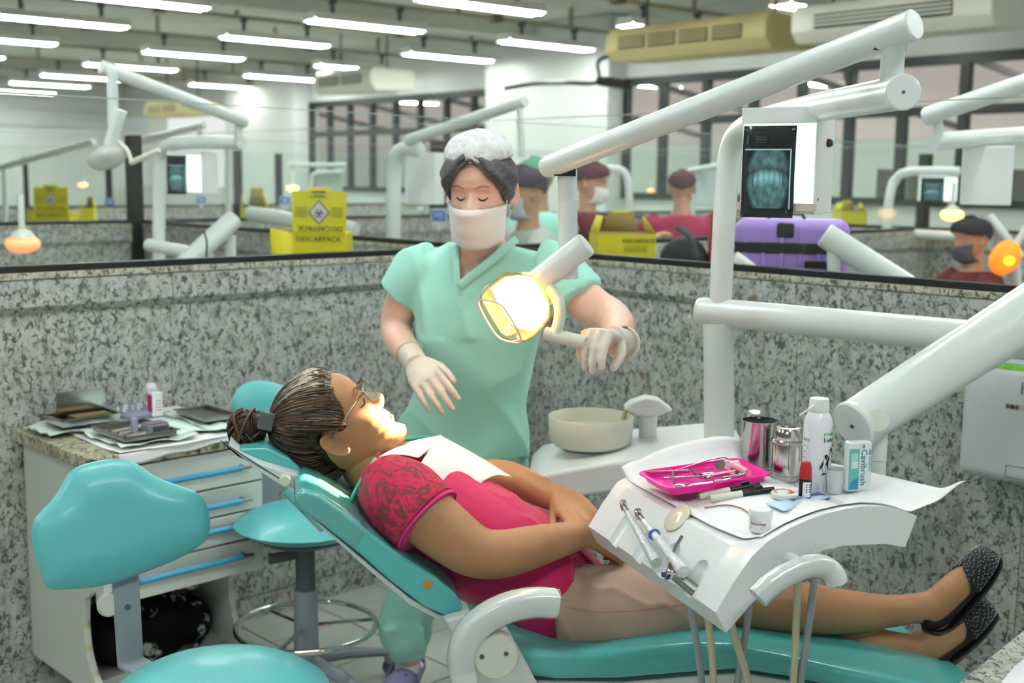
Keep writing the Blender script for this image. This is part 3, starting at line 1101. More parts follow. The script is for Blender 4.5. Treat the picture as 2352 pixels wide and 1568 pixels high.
def stool(label, grp, back_px, back_p, back_n, back_t, seat_c, seat_r, bar, bar_w, base_r, ringz, base=True):
    root = thing('dental_stool', label, 'stool', (seat_c.x, seat_c.y, 0), group=grp)
    ol = outline_smooth([onp(x, y, back_p, back_n) for x, y in back_px], 3)
    side_v = UP.cross(V(back_n)).normalized()
    cc = sum(ol, V()) / len(ol)

    def bend(p):
        q = (p - cc).dot(side_v)
        return p + V(back_n).normalized() * (1.1 * q * q)
    MB().puff(ol, back_n, back_t, 8, bend=bend).build('backrest', TEAL, root, sharp=70, sub=1)
    seat = [seat_c + V((seat_r * math.cos(w), seat_r * math.sin(w), 0)) for w in [2 * PI * k / 40 for k in range(40)]]
    MB().puff(seat, (0, 0, 1), 0.038, 8, crown=0.008).build('seat', TEAL, root, sharp=70)
    MB().lathe([(seat_r * 0.6, -0.05), (seat_r * 0.72, -0.036), (seat_r * 0.7, -0.02)], seat_c).build('seat_pan', DGREY, root)
    a, b = bar
    pts = [a, a * 0.5 + b * 0.5, b, V((b.x, b.y, seat_c.z - 0.05)) * 0.6 + V((seat_c.x, seat_c.y, seat_c.z - 0.05)) * 0.4, V((seat_c.x, seat_c.y, seat_c.z - 0.05))]
    MB().tube(pts, [(bar_w, 0.008)] * 5, 12, power=0.35, lat=side_v).build('back_bar', GREYP, root, bevel=0.002)
    m = a * 0.55 + b * 0.45 + V(back_n).normalized() * 0.009
    MB().lathe([(0.006, -0.003), (0.006, 0.0005)], m, back_n, 14).build('bar_bolt', DGREY, root)
    km = a * 0.6 + b * 0.4 - side_v * (bar_w + 0.006)
    if km.x > m.x:
        km = a * 0.6 + b * 0.4 + side_v * (bar_w + 0.006)
    MB().lathe([(0.020, -0.01), (0.024, 0.0), (0.020, 0.01)], km - V(back_n).normalized() * 0.005, back_n, 18).build('adjust_knob', IVORY, root)
    z = seat_c.z
    MB().lathe([(0.028, z - 0.24), (0.028, z - 0.045)], (seat_c.x, seat_c.y, 0)).build('gas_piston', DGREY, root)
    MB().lathe([(0.036, 0.10), (0.034, z - 0.22), (0.034, z - 0.20)], (seat_c.x, seat_c.y, 0)).build('column', GREYP, root)
    lv = V((seat_c.x, seat_c.y, z - 0.09))
    MB().tube(smooth_path([lv, lv + V((-0.07, -0.02, -0.01)), lv + V((-0.10, -0.03, -0.012))], 3), [(0.016, 0.008)] * 7, 10).build('height_lever', DGREY, root)
    for k in range(5):
        w = 2 * PI * k / 5 + 0.55
        dv = V((math.cos(w), math.sin(w), 0))
        o = V((seat_c.x, seat_c.y, 0))
        MB().tube([o + UP * 0.115, o + dv * base_r * 0.5 + UP * 0.105, o + dv * base_r + UP * 0.08], [(0.024, 0.02), (0.022, 0.017), (0.016, 0.012)], 10, lat=(-dv.y, dv.x, 0)).build('leg', GREYP, root)
        cw = o + dv * (base_r + 0.005)
        ca = MB().lathe([(0.018, 0.04), (0.026, 0.06), (0.024, 0.082), (0.012, 0.088)], cw, (0, 0, 1), 14).build('caster', GREYP, root)
        tv = V((-dv.y, dv.x, 0))
        MB().lathe([(0.024, -0.02), (0.027, -0.016), (0.027, 0.016), (0.024, 0.02)], V((cw.x, cw.y, 0.029)), tv, 16).build('wheel', DGREY, ca)
    if ringz:
        o = V((seat_c.x, seat_c.y, ringz))
        rg = MB()
        n = 48
        pts = [o + V((0.2 * math.cos(2 * PI * k / n), 0.2 * math.sin(2 * PI * k / n), 0)) for k in range(n + 1)]
        rg.tube(pts, 0.008, 10, cap=False, lat=(0, 0, 1)).build('foot_ring', CHROME, root)
        for k in range(3):
            w = 2 * PI * k / 3 + 0.3
            MB().tube([o + V((0.03 * math.cos(w), 0.03 * math.sin(w), 0)), o + V((0.2 * math.cos(w), 0.2 * math.sin(w), 0))], 0.006, 8).build('ring_spoke', CHROME, root)
    return root


nb_px = [(59, 1216), (73, 1182), (118, 1138), (147, 1089), (176, 1065), (235, 1050), (289, 1049), (323, 1063), (363, 1092), (426, 1116), (461, 1136),
         (478, 1177), (478, 1226), (456, 1256), (392, 1295), (294, 1334), (220, 1354), (147, 1359), (98, 1355), (78, 1314), (62, 1256)]
bp = at(270, 1200, 2.2)
bn = V((0.5, -0.83, 0.22)).normalized()
stool('teal dental stool in front of the drawer cabinet, its broad backrest nearest the camera', 'teal stools', nb_px, bp, bn, 0.032, V((-0.50, 1.93, 0.615)), 0.19,
      (onp(285, 1290, bp - bn * 0.03, bn), onp(300, 1520, bp - bn * 0.03, bn)), 0.026, 0.26, 0)
fb_px = [(524, 930), (530, 905), (548, 883), (578, 872), (612, 871), (645, 880), (700, 900), (745, 935), (750, 985), (720, 1020), (650, 1040), (585, 1042), (550, 1050), (540, 1010), (530, 970)]
fp = at(640, 960, 3.62)
fn_ = V((0.55, -0.83, 0.1)).normalized()
sc = atz(700, 1182, 0.545)
stool('teal dental stool with chrome foot ring behind the drawer cabinet and chair', 'teal stools', fb_px, fp, fn_, 0.03, V((sc.x, sc.y, 0.525)), 0.20,
      (onp(612, 1010, fp - fn_ * 0.03, fn_), onp(622, 1170, fp - fn_ * 0.03, fn_)), 0.032, 0.27, 0.215)

# ------------------------------------------------------------------ patient chair
PA = math.radians(10.5)
AX, BX = V((math.cos(PA), math.sin(PA), 0)), V((math.sin(PA), -math.cos(PA), 0))   # towards the feet, towards the camera
M0 = at(772, 998, 2.30)


def pm(x, y, off=0.0):
    return onp(x, y, M0 + BX * off, BX)


def ext(pxs, off0, off1):
    """polygon seen on the plane nearest the camera, extruded across the chair"""
    return [pm(x, y, off1) for x, y in pxs], BX * (off0 - off1)


chair = thing('dental_chair', 'teal reclining dental chair carrying the lying woman', 'dental chair', (0.35, 2.45, 0))
poly, vec = ext([(678, 1150), (684, 1134), (702, 1128), (735, 1140), (790, 1178), (860, 1232), (930, 1282), (1000, 1325), (1045, 1362), (1064, 1392), (1056, 1414), (1025, 1416), (975, 1395), (900, 1338), (820, 1268), (740, 1205), (690, 1172)], -0.25, 0.25)
MB().prism(poly, vec).build('backrest', TEAL_D, chair, bevel=0.03, segs=5, sharp=60)
scuff = MB()
q = pm(983, 1343, 0.2515)
scuff.puff([q + AX * (0.008 * math.cos(w) * (1 + 0.3 * math.sin(3 * w))) + UP * (0.009 * math.sin(w)) for w in [2 * PI * k / 14 for k in range(14)]], BX, 0.001, 2).build('worn_patch', M('worn_foam', '#c9842c', 0.8), chair)
poly, vec = ext([(700, 1180), (760, 1232), (850, 1312), (940, 1388), (1000, 1420), (1040, 1432), (1062, 1425), (1058, 1412), (1010, 1412), (940, 1372), (850, 1298), (760, 1222), (705, 1176)], -0.23, 0.235)
MB().prism(poly, vec).build('back_shell', WHITE_M, chair, bevel=0.004)
poly, vec = ext([(672, 1156), (680, 1128), (702, 1121), (738, 1133), (795, 1172), (845, 1216), (815, 1262), (740, 1211), (688, 1178)], -0.257, 0.257)
MB().prism(poly, vec).build('plastic_cover', WRAP, chair, bevel=0.03, segs=4, sharp=60)
poly, vec = ext([(800, 1248), (830, 1206), (846, 1216), (815, 1262)], -0.2585, 0.2585)
MB().prism(poly, vec).build('clear_tape', WRAP, chair)
seat_px = [(1120, 1440), (1160, 1470), (1205, 1489), (1284, 1502), (1392, 1498), (1500, 1488), (1600, 1480), (1700, 1482), (1800, 1500), (1900, 1523), (2050, 1556), (2250, 1602), (2330, 1622), (2345, 1655),
           (2300, 1672), (2150, 1640), (1950, 1588), (1824, 1560), (1699, 1541), (1573, 1550), (1428, 1562), (1284, 1564), (1225, 1558), (1150, 1530), (1105, 1480)]
poly, vec = ext(seat_px, -0.25, 0.25)
MB().prism(poly, vec).build('seat', TEAL_D, chair, bevel=0.022, segs=5, sharp=60)
poly, vec = ext([(1150, 1528), (1230, 1562), (1430, 1566), (1573, 1554), (1699, 1545), (1824, 1564), (1950, 1592), (1950, 1605), (1800, 1590), (1600, 1580), (1300, 1590), (1150, 1560)], -0.22, 0.22)
MB().prism(poly, vec).build('seat_shell', WHITE_M, chair, bevel=0.004)
for off in (0.285, -0.285):
    pol = [pm(x, y, off) for x, y in [(1020, 1424), (1081, 1408), (1120, 1430), (1193, 1489), (1237, 1575), (1255, 1640), (1090, 1640), (1062, 1560), (1050, 1470)]]
    MB().prism(pol, -BX * math.copysign(0.03, off)).build('side_bracket', WHITE_M, chair, bevel=0.006)
ao = 0.345
arm_px = [(1070, 1566), (1062, 1535), (1062, 1500), (1078, 1458), (1115, 1420), (1170, 1393), (1230, 1382), (1280, 1385)]
for sgn in (1, -1):
    off = ao * sgn
    pts = [pm(x, y, ao) + BX * (off - ao) for x, y in smooth_path(arm_px, 4)]
    a = MB().tube(pts, [(0.026, 0.024)] * len(pts), 18, lat=BX, power=0.6).build('armrest', WHITE_M, chair, bevel=0.006, segs=3)
    if sgn > 0:
        MB().tube(pts[4:], [(0.0285, 0.0265)] * len(pts[4:]), 18, lat=BX, power=0.6).build('plastic_wrap', WRAP, a)
    c = pm(1136, 1500, ao) + BX * (off - ao)
    h = MB().lathe([(0.041, -0.06), (0.041, 0.016), (0.038, 0.020)], c, BX * sgn, 32).build('pivot_hub', IVORY, chair)
    for (x, y) in ((1107, 1508), (1163, 1501)):
        s = pm(x, y, ao + 0.021) + BX * (off - ao)
        MB().lathe([(0.0042, -0.002), (0.0042, 0.001)], s if sgn > 0 else s, BX * sgn, 12).build('screw', DGREY, h)
# headrest
poly, vec = ext([(538, 1040), (556, 1030), (610, 1028), (660, 1050), (697, 1080), (691, 1092), (640, 1083), (590, 1066), (548, 1052)], -0.075, 0.075)
MB().prism(poly, vec).build('headrest', TEAL_D, chair, bevel=0.018, segs=4, sharp=60)
poly, vec = ext([(524, 1026), (545, 1045), (600, 1068), (650, 1083), (694, 1094), (698, 1108), (680, 1122), (655, 1120), (620, 1098), (570, 1062)], -0.10, 0.115)
hb = MB().prism(poly, vec).build('headrest_bracket', M('frosted_plastic', '#d3dede', 0.4), chair, bevel=0.0015)
MB().lathe([(0.011, 0), (0.011, 0.014), (0.009, 0.016)], pm(655, 1100, 0.115), BX, 20).build('bracket_knob', IVORY, hb)
MB().tube([pm(672, 1108, 0.03), pm(760, 1200, 0.03)], [(0.012, 0.03)] * 2, 10, lat=BX).build('headrest_stem', STEEL, chair)
MB().tube([pm(672, 1108, -0.03), pm(760, 1200, -0.03)], [(0.012, 0.03)] * 2, 10, lat=BX).build('headrest_stem', STEEL, chair)
cl = [(690, 1130), (720, 1112), (760, 1085), (800, 1060), (815, 1080), (812, 1130), (800, 1170), (770, 1165), (730, 1140)]
cx0 = [pm(x, y, 0.10) for x, y in outline_smooth([(x, y, 0) for x, y in cl], 3)] if False else [pm(p.x, p.y, 0.10) for p in outline_smooth([V((x, y, 0)) for x, y in cl], 3)]
MB().prism(cx0, BX * -0.2).build('headrest_film', GLASS, chair)
# pedestal under the seat
MB().prism([pm(x, y, 0.16) for x, y in [(1230, 1600), (1590, 1575), (1760, 1560), (1830, 1575), (1800, 1680), (1300, 1680)]], BX * -0.32).build('chair_lift', M('brown_cover', '#7a4a20', 0.6), chair, bevel=0.01)
MB().box((0.30, 2.42, 0.06), (0.75, 0.42, 0.115), rot3(AX, -BX)).box((0.30, 2.42, 0.25), (0.36, 0.26, 0.30), rot3(AX, -BX)).build('chair_base', WHITE_M, chair, bevel=0.02)
# ------------------------------------------------------------------ spittoon unit with the lamp pole and its arms
unit = thing('spittoon_unit', 'white spittoon unit with tall lamp pole, bowl and arched water spout', 'dental unit', (0.42, 2.92, 0))
YP = 2.88
bl = at(1357, 975, 2.93)
bw_ = MB()
bw_.lathe([(0.045, -0.075), (0.05, -0.055), (0.094, -0.050), (0.105, -0.036), (0.1085, 0.022), (0.1065, 0.024), (0.1045, 0.022), (0.100, -0.012), (0.06, -0.03), (0.012, -0.034)], bl, (0, 0, 1), 48)
bw_.build('bowl', IVORY, unit, sharp=50)
MB().lathe([(0.055, -0.16), (0.062, -0.085), (0.075, -0.062), (0.05, -0.06)], bl, (0, 0, 1), 32).build('bowl_stand', WHITE_M, unit, sharp=60)
near, far = 2.76, 3.10
pf = [(1203, 1122), (1236, 1092), (1300, 1078), (1400, 1060), (1460, 1052), (1720, 1030), (1720, 1110), (1460, 1125), (1335, 1142), (1250, 1150)]
a = [at(x, y, near) for x, y in pf]
b = [p + V((0.02, far - near, 0)) for p in a]
n = len(a)
MB().add(a + b, [tuple(range(n))[::-1], tuple(range(n, 2 * n))] + [(k, (k + 1) % n, n + (k + 1) % n, n + k) for k in range(n)]).build('basin_body', WHITE_M, unit, bevel=0.012, segs=3)
pc = (at(1430, 1150, near) + at(1700, 1150, far)) / 2
MB().box((pc.x, pc.y + 0.0, 0.38), (0.30, 0.26, 0.76)).build('unit_pedestal', FAINTG, unit, bevel=0.02)
sp = at(1488, 990, 2.98)
MB().tube([V((sp.x, sp.y, sp.z - 0.09)), V((sp.x, sp.y, sp.z + 0.045))], 0.0235, 20).build('spout_post', WHITE_M, unit)
hd = [(1433, 940), (1452, 925), (1485, 914), (1515, 919), (1548, 943), (1535, 948), (1512, 957), (1490, 960), (1462, 955), (1445, 946)]
MB().prism([at(x, y, 2.95) for x, y in hd], V((0, 0.06, 0))).build('spout_head', WHITE_M, unit, bevel=0.008, segs=3)
MB().tube([at(1438, 941, 2.98), at(1430, 962, 2.97)], 0.005, 8).build('water_tip', M('nozzle_tan', '#b9ab8c', 0.4), unit)
# pole
MB().tube([at(1652, 1060, YP), at(1650, 745, YP)], 0.0375, 28).build('lower_pole', WHITE, unit)
MB().tube([at(1652, 790, YP), at(1650, 740, YP)], 0.039, 28).build('pole_collar', WHITE, unit)
pole = [at(1653, 740, YP), at(1657, 640, YP), at(1664, 500, YP), at(1671, 400, YP), at(1677, 350, YP - 0.005), at(1692, 312, YP - 0.04), at(1722, 288, YP - 0.13), at(1765, 272, YP - 0.26), at(1850, 252, 2.38), at(2072, 212, 1.87)]
MB().tube([tuple(p) for p in smooth_path([tuple(p) for p in pole], 5)], 0.0275, 28).build('upper_pole', WHITE, unit)
e0 = at(2072, 212, 1.87)
ed = (at(2072, 212, 1.87) - at(1850, 252, 2.38)).normalized()
cp = MB().lathe([(0.0275, -0.004), (0.0285, 0.0), (0.0285, 0.004), (0.026, 0.006)], e0, ed, 32).build('tube_end_cap', WHITE, unit)
MB().lathe([(0.003, 0), (0.003, 0.0065)], e0, ed, 12).build('screw', DGREY, cp)
MB().tube([e0 - ed * 0.05 + UP * 0.02, at(2053, 95, 1.89)], 0.0185, 22).build('arm_pivot_post', WHITE, unit)
r0_, r1_ = at(2096, 58, 1.86), at(1262, 382, 2.5)
lamp = thing('operating_lamp', 'long white lamp arm carrying the lit dental lamp over the lying woman', 'lamp', at(1200, 700, 2.5))
la = MB().tube([r0_, r1_], 0.0238, 28).build('lamp_arm', WHITE, lamp)
ld = (r1_ - r0_).normalized()
MB().lathe([(0.0238, -0.002), (0.0245, 0.002), (0.022, 0.005)], r0_, -ld, 28).build('arm_end_cap', WHITE, la)
MB().lathe([(0.0238, -0.002), (0.0205, 0.012), (0.010, 0.018)], r1_, ld, 28).build('arm_tip', WHITE, la)


def stick(px, py, base, off, r, mat, par, nm='screw', h=0.003):
    d = (CAMPOS - base).normalized()
    MB().lathe([(r, -0.004), (r, h)], base + d * off, d, 14).build(nm, mat, par)


stick(0, 0, at(1322, 357, 2.455), 0.0235, 0.0085, IVORY, la, 'arm_plug', 0.0015)
stick(0, 0, at(1292, 383, 2.475), 0.021, 0.0032, DGREY, la)
stick(0, 0, at(2047, 92, 1.90), 0.022, 0.0028, DGREY, la)
MB().box(at(1297, 393, 2.49), (0.045, 0.03, 0.02)).build('arm_slot', BLACK, la)
MB().box(at(2040, 108, 1.90), (0.05, 0.02, 0.012)).build('arm_slot', BLACK, la)
pt, pb_ = at(1303, 388, 2.5), at(1306, 640, 2.5)
MB().tube([pt, pt * 0.72 + pb_ * 0.28], 0.0207, 24).build('hanger_post', WHITE, lamp)
MB().tube([pt * 0.715 + pb_ * 0.285, pb_], 0.0204, 24).build('hanger_post', WHITE, lamp)
h0_, h1_ = at(1346, 560, 2.46), at(1225, 655, 2.49)
cyl = MB().tube([h0_, h1_], 0.0272, 28).build('lamp_swivel', WHITE, lamp, bevel=0.003)
hd_ = (h0_ - h1_).normalized()
MB().lathe([(0.024, -0.001), (0.024, 0.0015)], h0_, hd_, 24).build('swivel_cap', WHITE_M, cyl)
# lamp head: amber-tinted clear cover, reflector and bulb, aimed at the mouth
mouth = pm(893, 966, 0.03)
lc = at(1190, 700, 2.48)
aim = (mouth - lc).normalized()
upv = (UP - aim * UP.dot(aim)).normalized()
sdv = aim.cross(upv)
COVER = film('lamp_cover_clear', '#fff3e2', 0.05, 0.1)
GLOW = M('lit_reflector', '#ffdca0', 0.4, emit='#ffce7c', power=9.0)
BULB = M('lamp_bulb', '#ffffff', 0.3, emit='#fff0cf', power=40.0)
AMBER = M('amber_back', '#e08a2a', 0.4, emit='#ff8c1a', power=1.6)


def lring(t, w, h, n=28, pw=0.55):
    o = lc + aim * t
    out = []
    for k in range(n):
        a = 2 * PI * k / n
        x, y = math.cos(a), math.sin(a)
        out.append(o + sdv * (w * math.copysign(abs(x) ** pw, x)) + upv * (h * math.copysign(abs(y) ** pw, y)))
    return out


head = thing('lamp_glow_head', 'x', 'x') if False else None
MB().loft([lring(0.058, 0.050, 0.056), lring(0.03, 0.060, 0.067), lring(-0.03, 0.058, 0.062), lring(-0.055, 0.04, 0.045), lring(-0.06, 0.01, 0.01)], cap=False).build('lamp_cover', COVER, lamp, solid=0.003)
MB().loft([lring(0.012, 0.052, 0.058), lring(-0.02, 0.052, 0.057), lring(-0.045, 0.040, 0.044), lring(-0.055, 0.012, 0.012)], cap=False).build('reflector', GLOW, lamp)
MB().ball(lc + aim * -0.012, 0.018).build('bulb', BULB, lamp)
MB().loft([lring(-0.052, 0.034, 0.036), lring(-0.064, 0.026, 0.028), lring(-0.068, 0.004, 0.004)], cap=True).build('socket', AMBER, lamp)
ed2 = MB()
R1 = lring(0.058, 0.050, 0.056)
ed2.tube(R1 + [R1[0]], 0.0022, 8, cap=False, lat=aim)
ed2.build('cover_rim', M('pink_white_rim', '#f0e0da', 0.3), lamp)
hp = smooth_path([tuple(at(1262, 660, 2.47)), tuple(at(1282, 690, 2.45)), tuple(at(1286, 725, 2.44)), tuple(at(1277, 765, 2.44))], 5)
MB().tube(hp, [(0.013, 0.009)] * len(hp), 14, power=0.6).build('handle_bracket', IVORY, lamp)
MB().tube([at(1251, 765, 2.45), at(1345, 787, 2.42)], 0.0145, 20).build('handle_grip', IVORY, lamp, bevel=0.003)
spot_d = bpy.data.lights.new('operating_lamp_beam', 'SPOT')
spot_d.energy = LAMP_POWER
spot_d.color = (1.0, 0.74, 0.40)
spot_d.spot_size = math.radians(17)
spot_d.spot_blend = 0.45
spot_d.shadow_soft_size = 0.012
spot = bpy.data.objects.new('lamp_beam', spot_d)
COL.objects.link(spot)
spot.parent = lamp
spot.matrix_parent_inverse = ROOTM[lamp.name].inverted()
spot.matrix_world = Matrix.Translation(lc + aim * 0.06) @ (-aim).to_track_quat('Z', 'Y').to_matrix().to_4x4()
spot.matrix_basis = Matrix.Translation(lc + aim * 0.064) @ (-aim).to_track_quat('Z', 'Y').to_matrix().to_4x4()

# x-ray viewer hung on the pole tube
vw = thing('xray_viewer', 'white lit x-ray viewer box hung from the near lamp pole', 'x-ray viewer', at(1830, 370, 2.32))
vr = at(1876, 368, 2.27)
vfx = V((0.88, -0.475, 0)).normalized()
vfn = V((-vfx.y * -1, 0, 0))
vfn = V((vfx.y, -vfx.x, 0)).normalized()        # front normal, towards the camera side
RV = rot3(vfx, -vfn)
vz0, vz1 = at(1876, 492, 2.27).z, at(1876, 246, 2.27).z
vh = vz1 - vz0
vwid, vdep = 0.148, 0.135
vc = V((vr.x, vr.y, (vz0 + vz1) / 2)) - vfx * vwid / 2 - vfn * vdep / 2
MB().box(vc, (vwid, vdep, vh), RV).build('viewer_case', WHITE_M, vw, bevel=0.002)
fc = vc + vfn * (vdep / 2)
LITW = M('viewer_light', '#ffffff', 0.4, emit='#d8fff0', power=0.85)
MB().box(fc + vfn * 0.001 + UP * -0.006, (vwid * 0.95, 0.004, vh * 0.80), RV).build('light_panel', LITW, vw)
MB().box(fc + vfn * 0.004 + UP * (vh * 0.43), (vwid, 0.008, vh * 0.15), RV).build('top_cover', WHITE_M, vw, bevel=0.001)
MB().box(fc + vfn * 0.006 + UP * (-vh * 0.435), (vwid * 1.05, 0.012, 0.014), RV).build('film_ledge', M('ledge_pinkish', '#d5c6c0', 0.5), vw)
kn = vc + vfx * (vwid / 2) + UP * (vh * 0.18) + vfn * -0.01
MB().lathe([(0.008, 0), (0.008, 0.006), (0.005, 0.010)], kn, vfx, 16).build('switch_knob', M('brass_dark', '#4a3a1e', 0.35, metal=0.7), vw)
for (dn, dz_) in ((0.045, 0.40), (0.045, -0.36)):
    MB().lathe([(0.0025, 0), (0.0025, 0.0012)], vc + vfx * (vwid / 2) + UP * (vh * dz_) + vfn * dn, vfx, 10).build('screw', DGREY, vw)
# the film
xr = bpy.data.materials.new('xray_film')
xr.use_nodes = True
nt = xr.node_tree
N, Lk = nt.nodes.new, nt.links.new
bs = nt.nodes['Principled BSDF']
bs.inputs['Base Color'].default_value = (0.01, 0.015, 0.015, 1)
bs.inputs['Roughness'].default_value = 0.25
tc = N('ShaderNodeTexCoord')
sep = N('ShaderNodeSeparateXYZ')
Lk(tc.outputs['UV'], sep.inputs[0])


def mth(op, a, b=None, c=None):
    m = N('ShaderNodeMath')
    m.operation = op
    for i, q in enumerate((a, b, c)):
        if q is None:
            continue
        if isinstance(q, (int, float)):
            m.inputs[i].default_value = q
        else:
            Lk(q, m.inputs[i])
    return m.outputs[0]


ux, uy = sep.outputs[0], sep.outputs[1]
nz = N('ShaderNodeTexNoise')
nz.inputs['Scale'].default_value = 9
nz.inputs['Detail'].default_value = 6
Lk(tc.outputs['UV'], nz.inputs['Vector'])
cx_ = mth('SUBTRACT', ux, 0.5)
cy_ = mth('SUBTRACT', uy, 0.42)
rad = mth('SQRT', mth('ADD', mth('MULTIPLY', mth('MULTIPLY', cx_, cx_), 5.0), mth('MULTIPLY', mth('MULTIPLY', cy_, cy_), 4.5)))
skull = mth('MAXIMUM', mth('SUBTRACT', 1.0, mth('POWER', mth('MULTIPLY', rad, 1.05), 3.0)), 0.0)
rim_ = mth('MAXIMUM', mth('SUBTRACT', 1.0, mth('MULTIPLY', mth('ABSOLUTE', mth('SUBTRACT', rad, 0.78)), 9.0)), 0.0)
cxx = mth('MULTIPLY', cx_, cx_)
arch_y = mth('SUBTRACT', mth('ADD', uy, mth('MULTIPLY', cxx, 0.5)), 0.44)
band = mth('MAXIMUM', mth('SUBTRACT', 1.0, mth('MULTIPLY', mth('ABSOLUTE', arch_y), 11.0)), 0.0)
tooth = mth('MULTIPLY', band, mth('MULTIPLY', mth('LESS_THAN', mth('ABSOLUTE', cx_), 0.27), mth('ADD', 0.35, mth('MULTIPLY', mth('ABSOLUTE', mth('SINE', mth('MULTIPLY', ux, 30.0))), 0.65))))
gap = mth('MAXIMUM', mth('SUBTRACT', 1.0, mth('MULTIPLY', mth('ABSOLUTE', mth('SUBTRACT', arch_y, 0.10)), 16.0)), 0.0)
val = mth('ADD', mth('MULTIPLY', mth('SUBTRACT', mth('ADD', mth('MULTIPLY', skull, 0.42), mth('MULTIPLY', rim_, 0.16)), mth('MULTIPLY', gap, 0.22)), mth('ADD', mth('MULTIPLY', nz.outputs['Fac'], 1.7), -0.25)), mth('MULTIPLY', tooth, 0.55))
inside = mth('MULTIPLY', mth('LESS_THAN', mth('ABSOLUTE', cx_), 0.44), mth('MULTIPLY', mth('GREATER_THAN', uy, 0.10), mth('LESS_THAN', uy, 0.74)))
frm = mth('MULTIPLY', mth('LESS_THAN', mth('ABSOLUTE', mth('SUBTRACT', ux, 0.485)), 0.445), mth('MULTIPLY', mth('GREATER_THAN', uy, 0.095), mth('LESS_THAN', uy, 0.75)))
edge = mth('MAXIMUM', mth('MULTIPLY', frm, mth('GREATER_THAN', uy, 0.735)), mth('MULTIPLY', frm, mth('GREATER_THAN', ux, 0.905)))
tot = mth('ADD', mth('MULTIPLY', mth('MAXIMUM', val, 0.0), inside), mth('MULTIPLY', edge, 0.8))
Lk(mth('MULTIPLY', tot, 0.85), bs.inputs['Emission Strength'])
bs.inputs['Emission Color'].default_value = lin('#8fd4d6')


def film_sheet(name, o, wx, hz, nx, fx, parent, label=None):
    mb = MB()
    nu, nv = 6, 16
    mb.sheet(lambda u, v: o + fx * (wx * (u - 0.5)) + UP * (hz * (v - 0.5)) + nx * (0.004 * math.sin(v * 3.1) + (0.006 * max(0, 0.12 - v) / 0.12)), nu, nv)
    me = mb.mesh(name)
    uvl = me.uv_layers.new(name='UVMap')
    for lp in me.loops:
        p = me.vertices[lp.vertex_index].co - o
        uvl.data[lp.index].uv = (p.dot(fx) / wx + 0.5, p.dot(UP) / hz + 0.5)
    ob = place(name, me, xr, parent, solid=0.0005, sharp=0)
    if label:
        tag(ob, label, 'x-ray film')
    return ob


fo = fc + vfn * 0.0135 - vfx * (vwid * 0.10) + UP * (-vh * 0.105)
xf = film_sheet('xray_film', fo, vwid * 0.70, vh * 0.87, vfn, vfx, None, 'dental x-ray film showing a skull and teeth on the near viewer')
for k in range(5):
    MB().box(fo + vfn * 0.0065 + vfx * (-vwid * 0.10) + UP * (vh * (0.335 - 0.014 * k)), (vwid * (0.16 - 0.02 * (k % 2)), 0.0005, 0.0012), RV).build('printed_line', M('film_print', '#38484a', 0.5, emit='#5f8a8c', power=0.06), xf)
MB().box(fo + vfn * 0.0065 + vfx * (-vwid * 0.28) + UP * (vh * 0.30), (0.003, 0.0005, 0.016), RV).build('printed_mark', M('film_print', '#5f7a7c'), xf)

# thick boom from the pole and the tray arm
boom = thing('tray_boom', 'thick white horizontal boom with slanting arm carrying the instrument table', 'arm', at(1980, 960, 2.05))
b0, b1 = at(1612, 713, YP + 0.02), at(2352, 786, 2.52)
bd = (b1 - b0).normalized()
be = b1 + bd * 0.42
MB().tube([b0, be], [0.0335, 0.041], 28).build('boom_tube', WHITE, boom)
MB().lathe([(0.0335, 0), (0.030, 0.01), (0.018, 0.015)], b0, -bd, 28).build('boom_end', WHITE, boom)
MB().lathe([(0.045, -0.13), (0.045, 0.06), (0.04, 0.065)], be, (0, 0, 1), 28).build('boom_elbow', WHITE, boom)
a0, a1 = at(1962, 976, 2.14), at(2352, 727, 2.36)
ad_ = (a1 - a0).normalized()
a2 = a1 + ad_ * 0.30
MB().tube([a0, a2], [0.0455, 0.064], 32).build('slanting_arm', WHITE, boom)
MB().lathe([(0.0455, -0.01), (0.0475, -0.004), (0.0475, 0.002), (0.045, 0.005)], a0, -ad_, 32).build('arm_cap', WHITE, boom)
MB().lathe([(0.0035, 0), (0.0035, 0.007)], a0 - ad_ * 0.0, -ad_, 12).build('screw', DGREY, boom)
stick(0, 0, at(2016, 965, 2.15), 0.047, 0.0205, IVORY, boom, 'pivot_button', 0.004)
MB().tube([a2, be], 0.035, 20).build('elbow_link', WHITE, boom)
pz = at(2014, 985, 2.17)
MB().tube([pz, V((pz.x, pz.y, 0.985))], 0.0207, 22).build('table_post', WHITE, boom)
MB().tube([V((pz.x, pz.y, 0.984)), V((pz.x, pz.y, 0.86))], 0.0204, 22).build('table_post', WHITE, boom)

# ------------------------------------------------------------------ instrument table
T1 = at(1644, 1406, 1.74)
T2 = atz(1351, 1208, T1.z)
TE = (T2 - T1).normalized()
TL = (T2 - T1).length
TD = V((-TE.y, TE.x, 0))
if TD.x < 0:
    TD = -TD
OUT = [(0.0, 0.0), (0.03, 0.045), (0.06, 0.083), (0.09, 0.105), (0.127, 0.122), (0.160, 0.132), (0.190, 0.139), (0.230, 0.144), (0.272, 0.145), (0.31, 0.140), (0.34, 0.132), (0.372, 0.119)]
INN = [(0.352, 0.068), (0.31, 0.078), (0.276, 0.080), (0.23, 0.083), (0.194, 0.080), (0.16, 0.069), (0.131, 0.055), (0.095, 0.03), (0.061, 0.004), (0.020, -0.036)]


def sstep(a, b, x):
    t = min(1, max(0, (x - a) / (b - a)))
    return t * t * (3 - 2 * t)


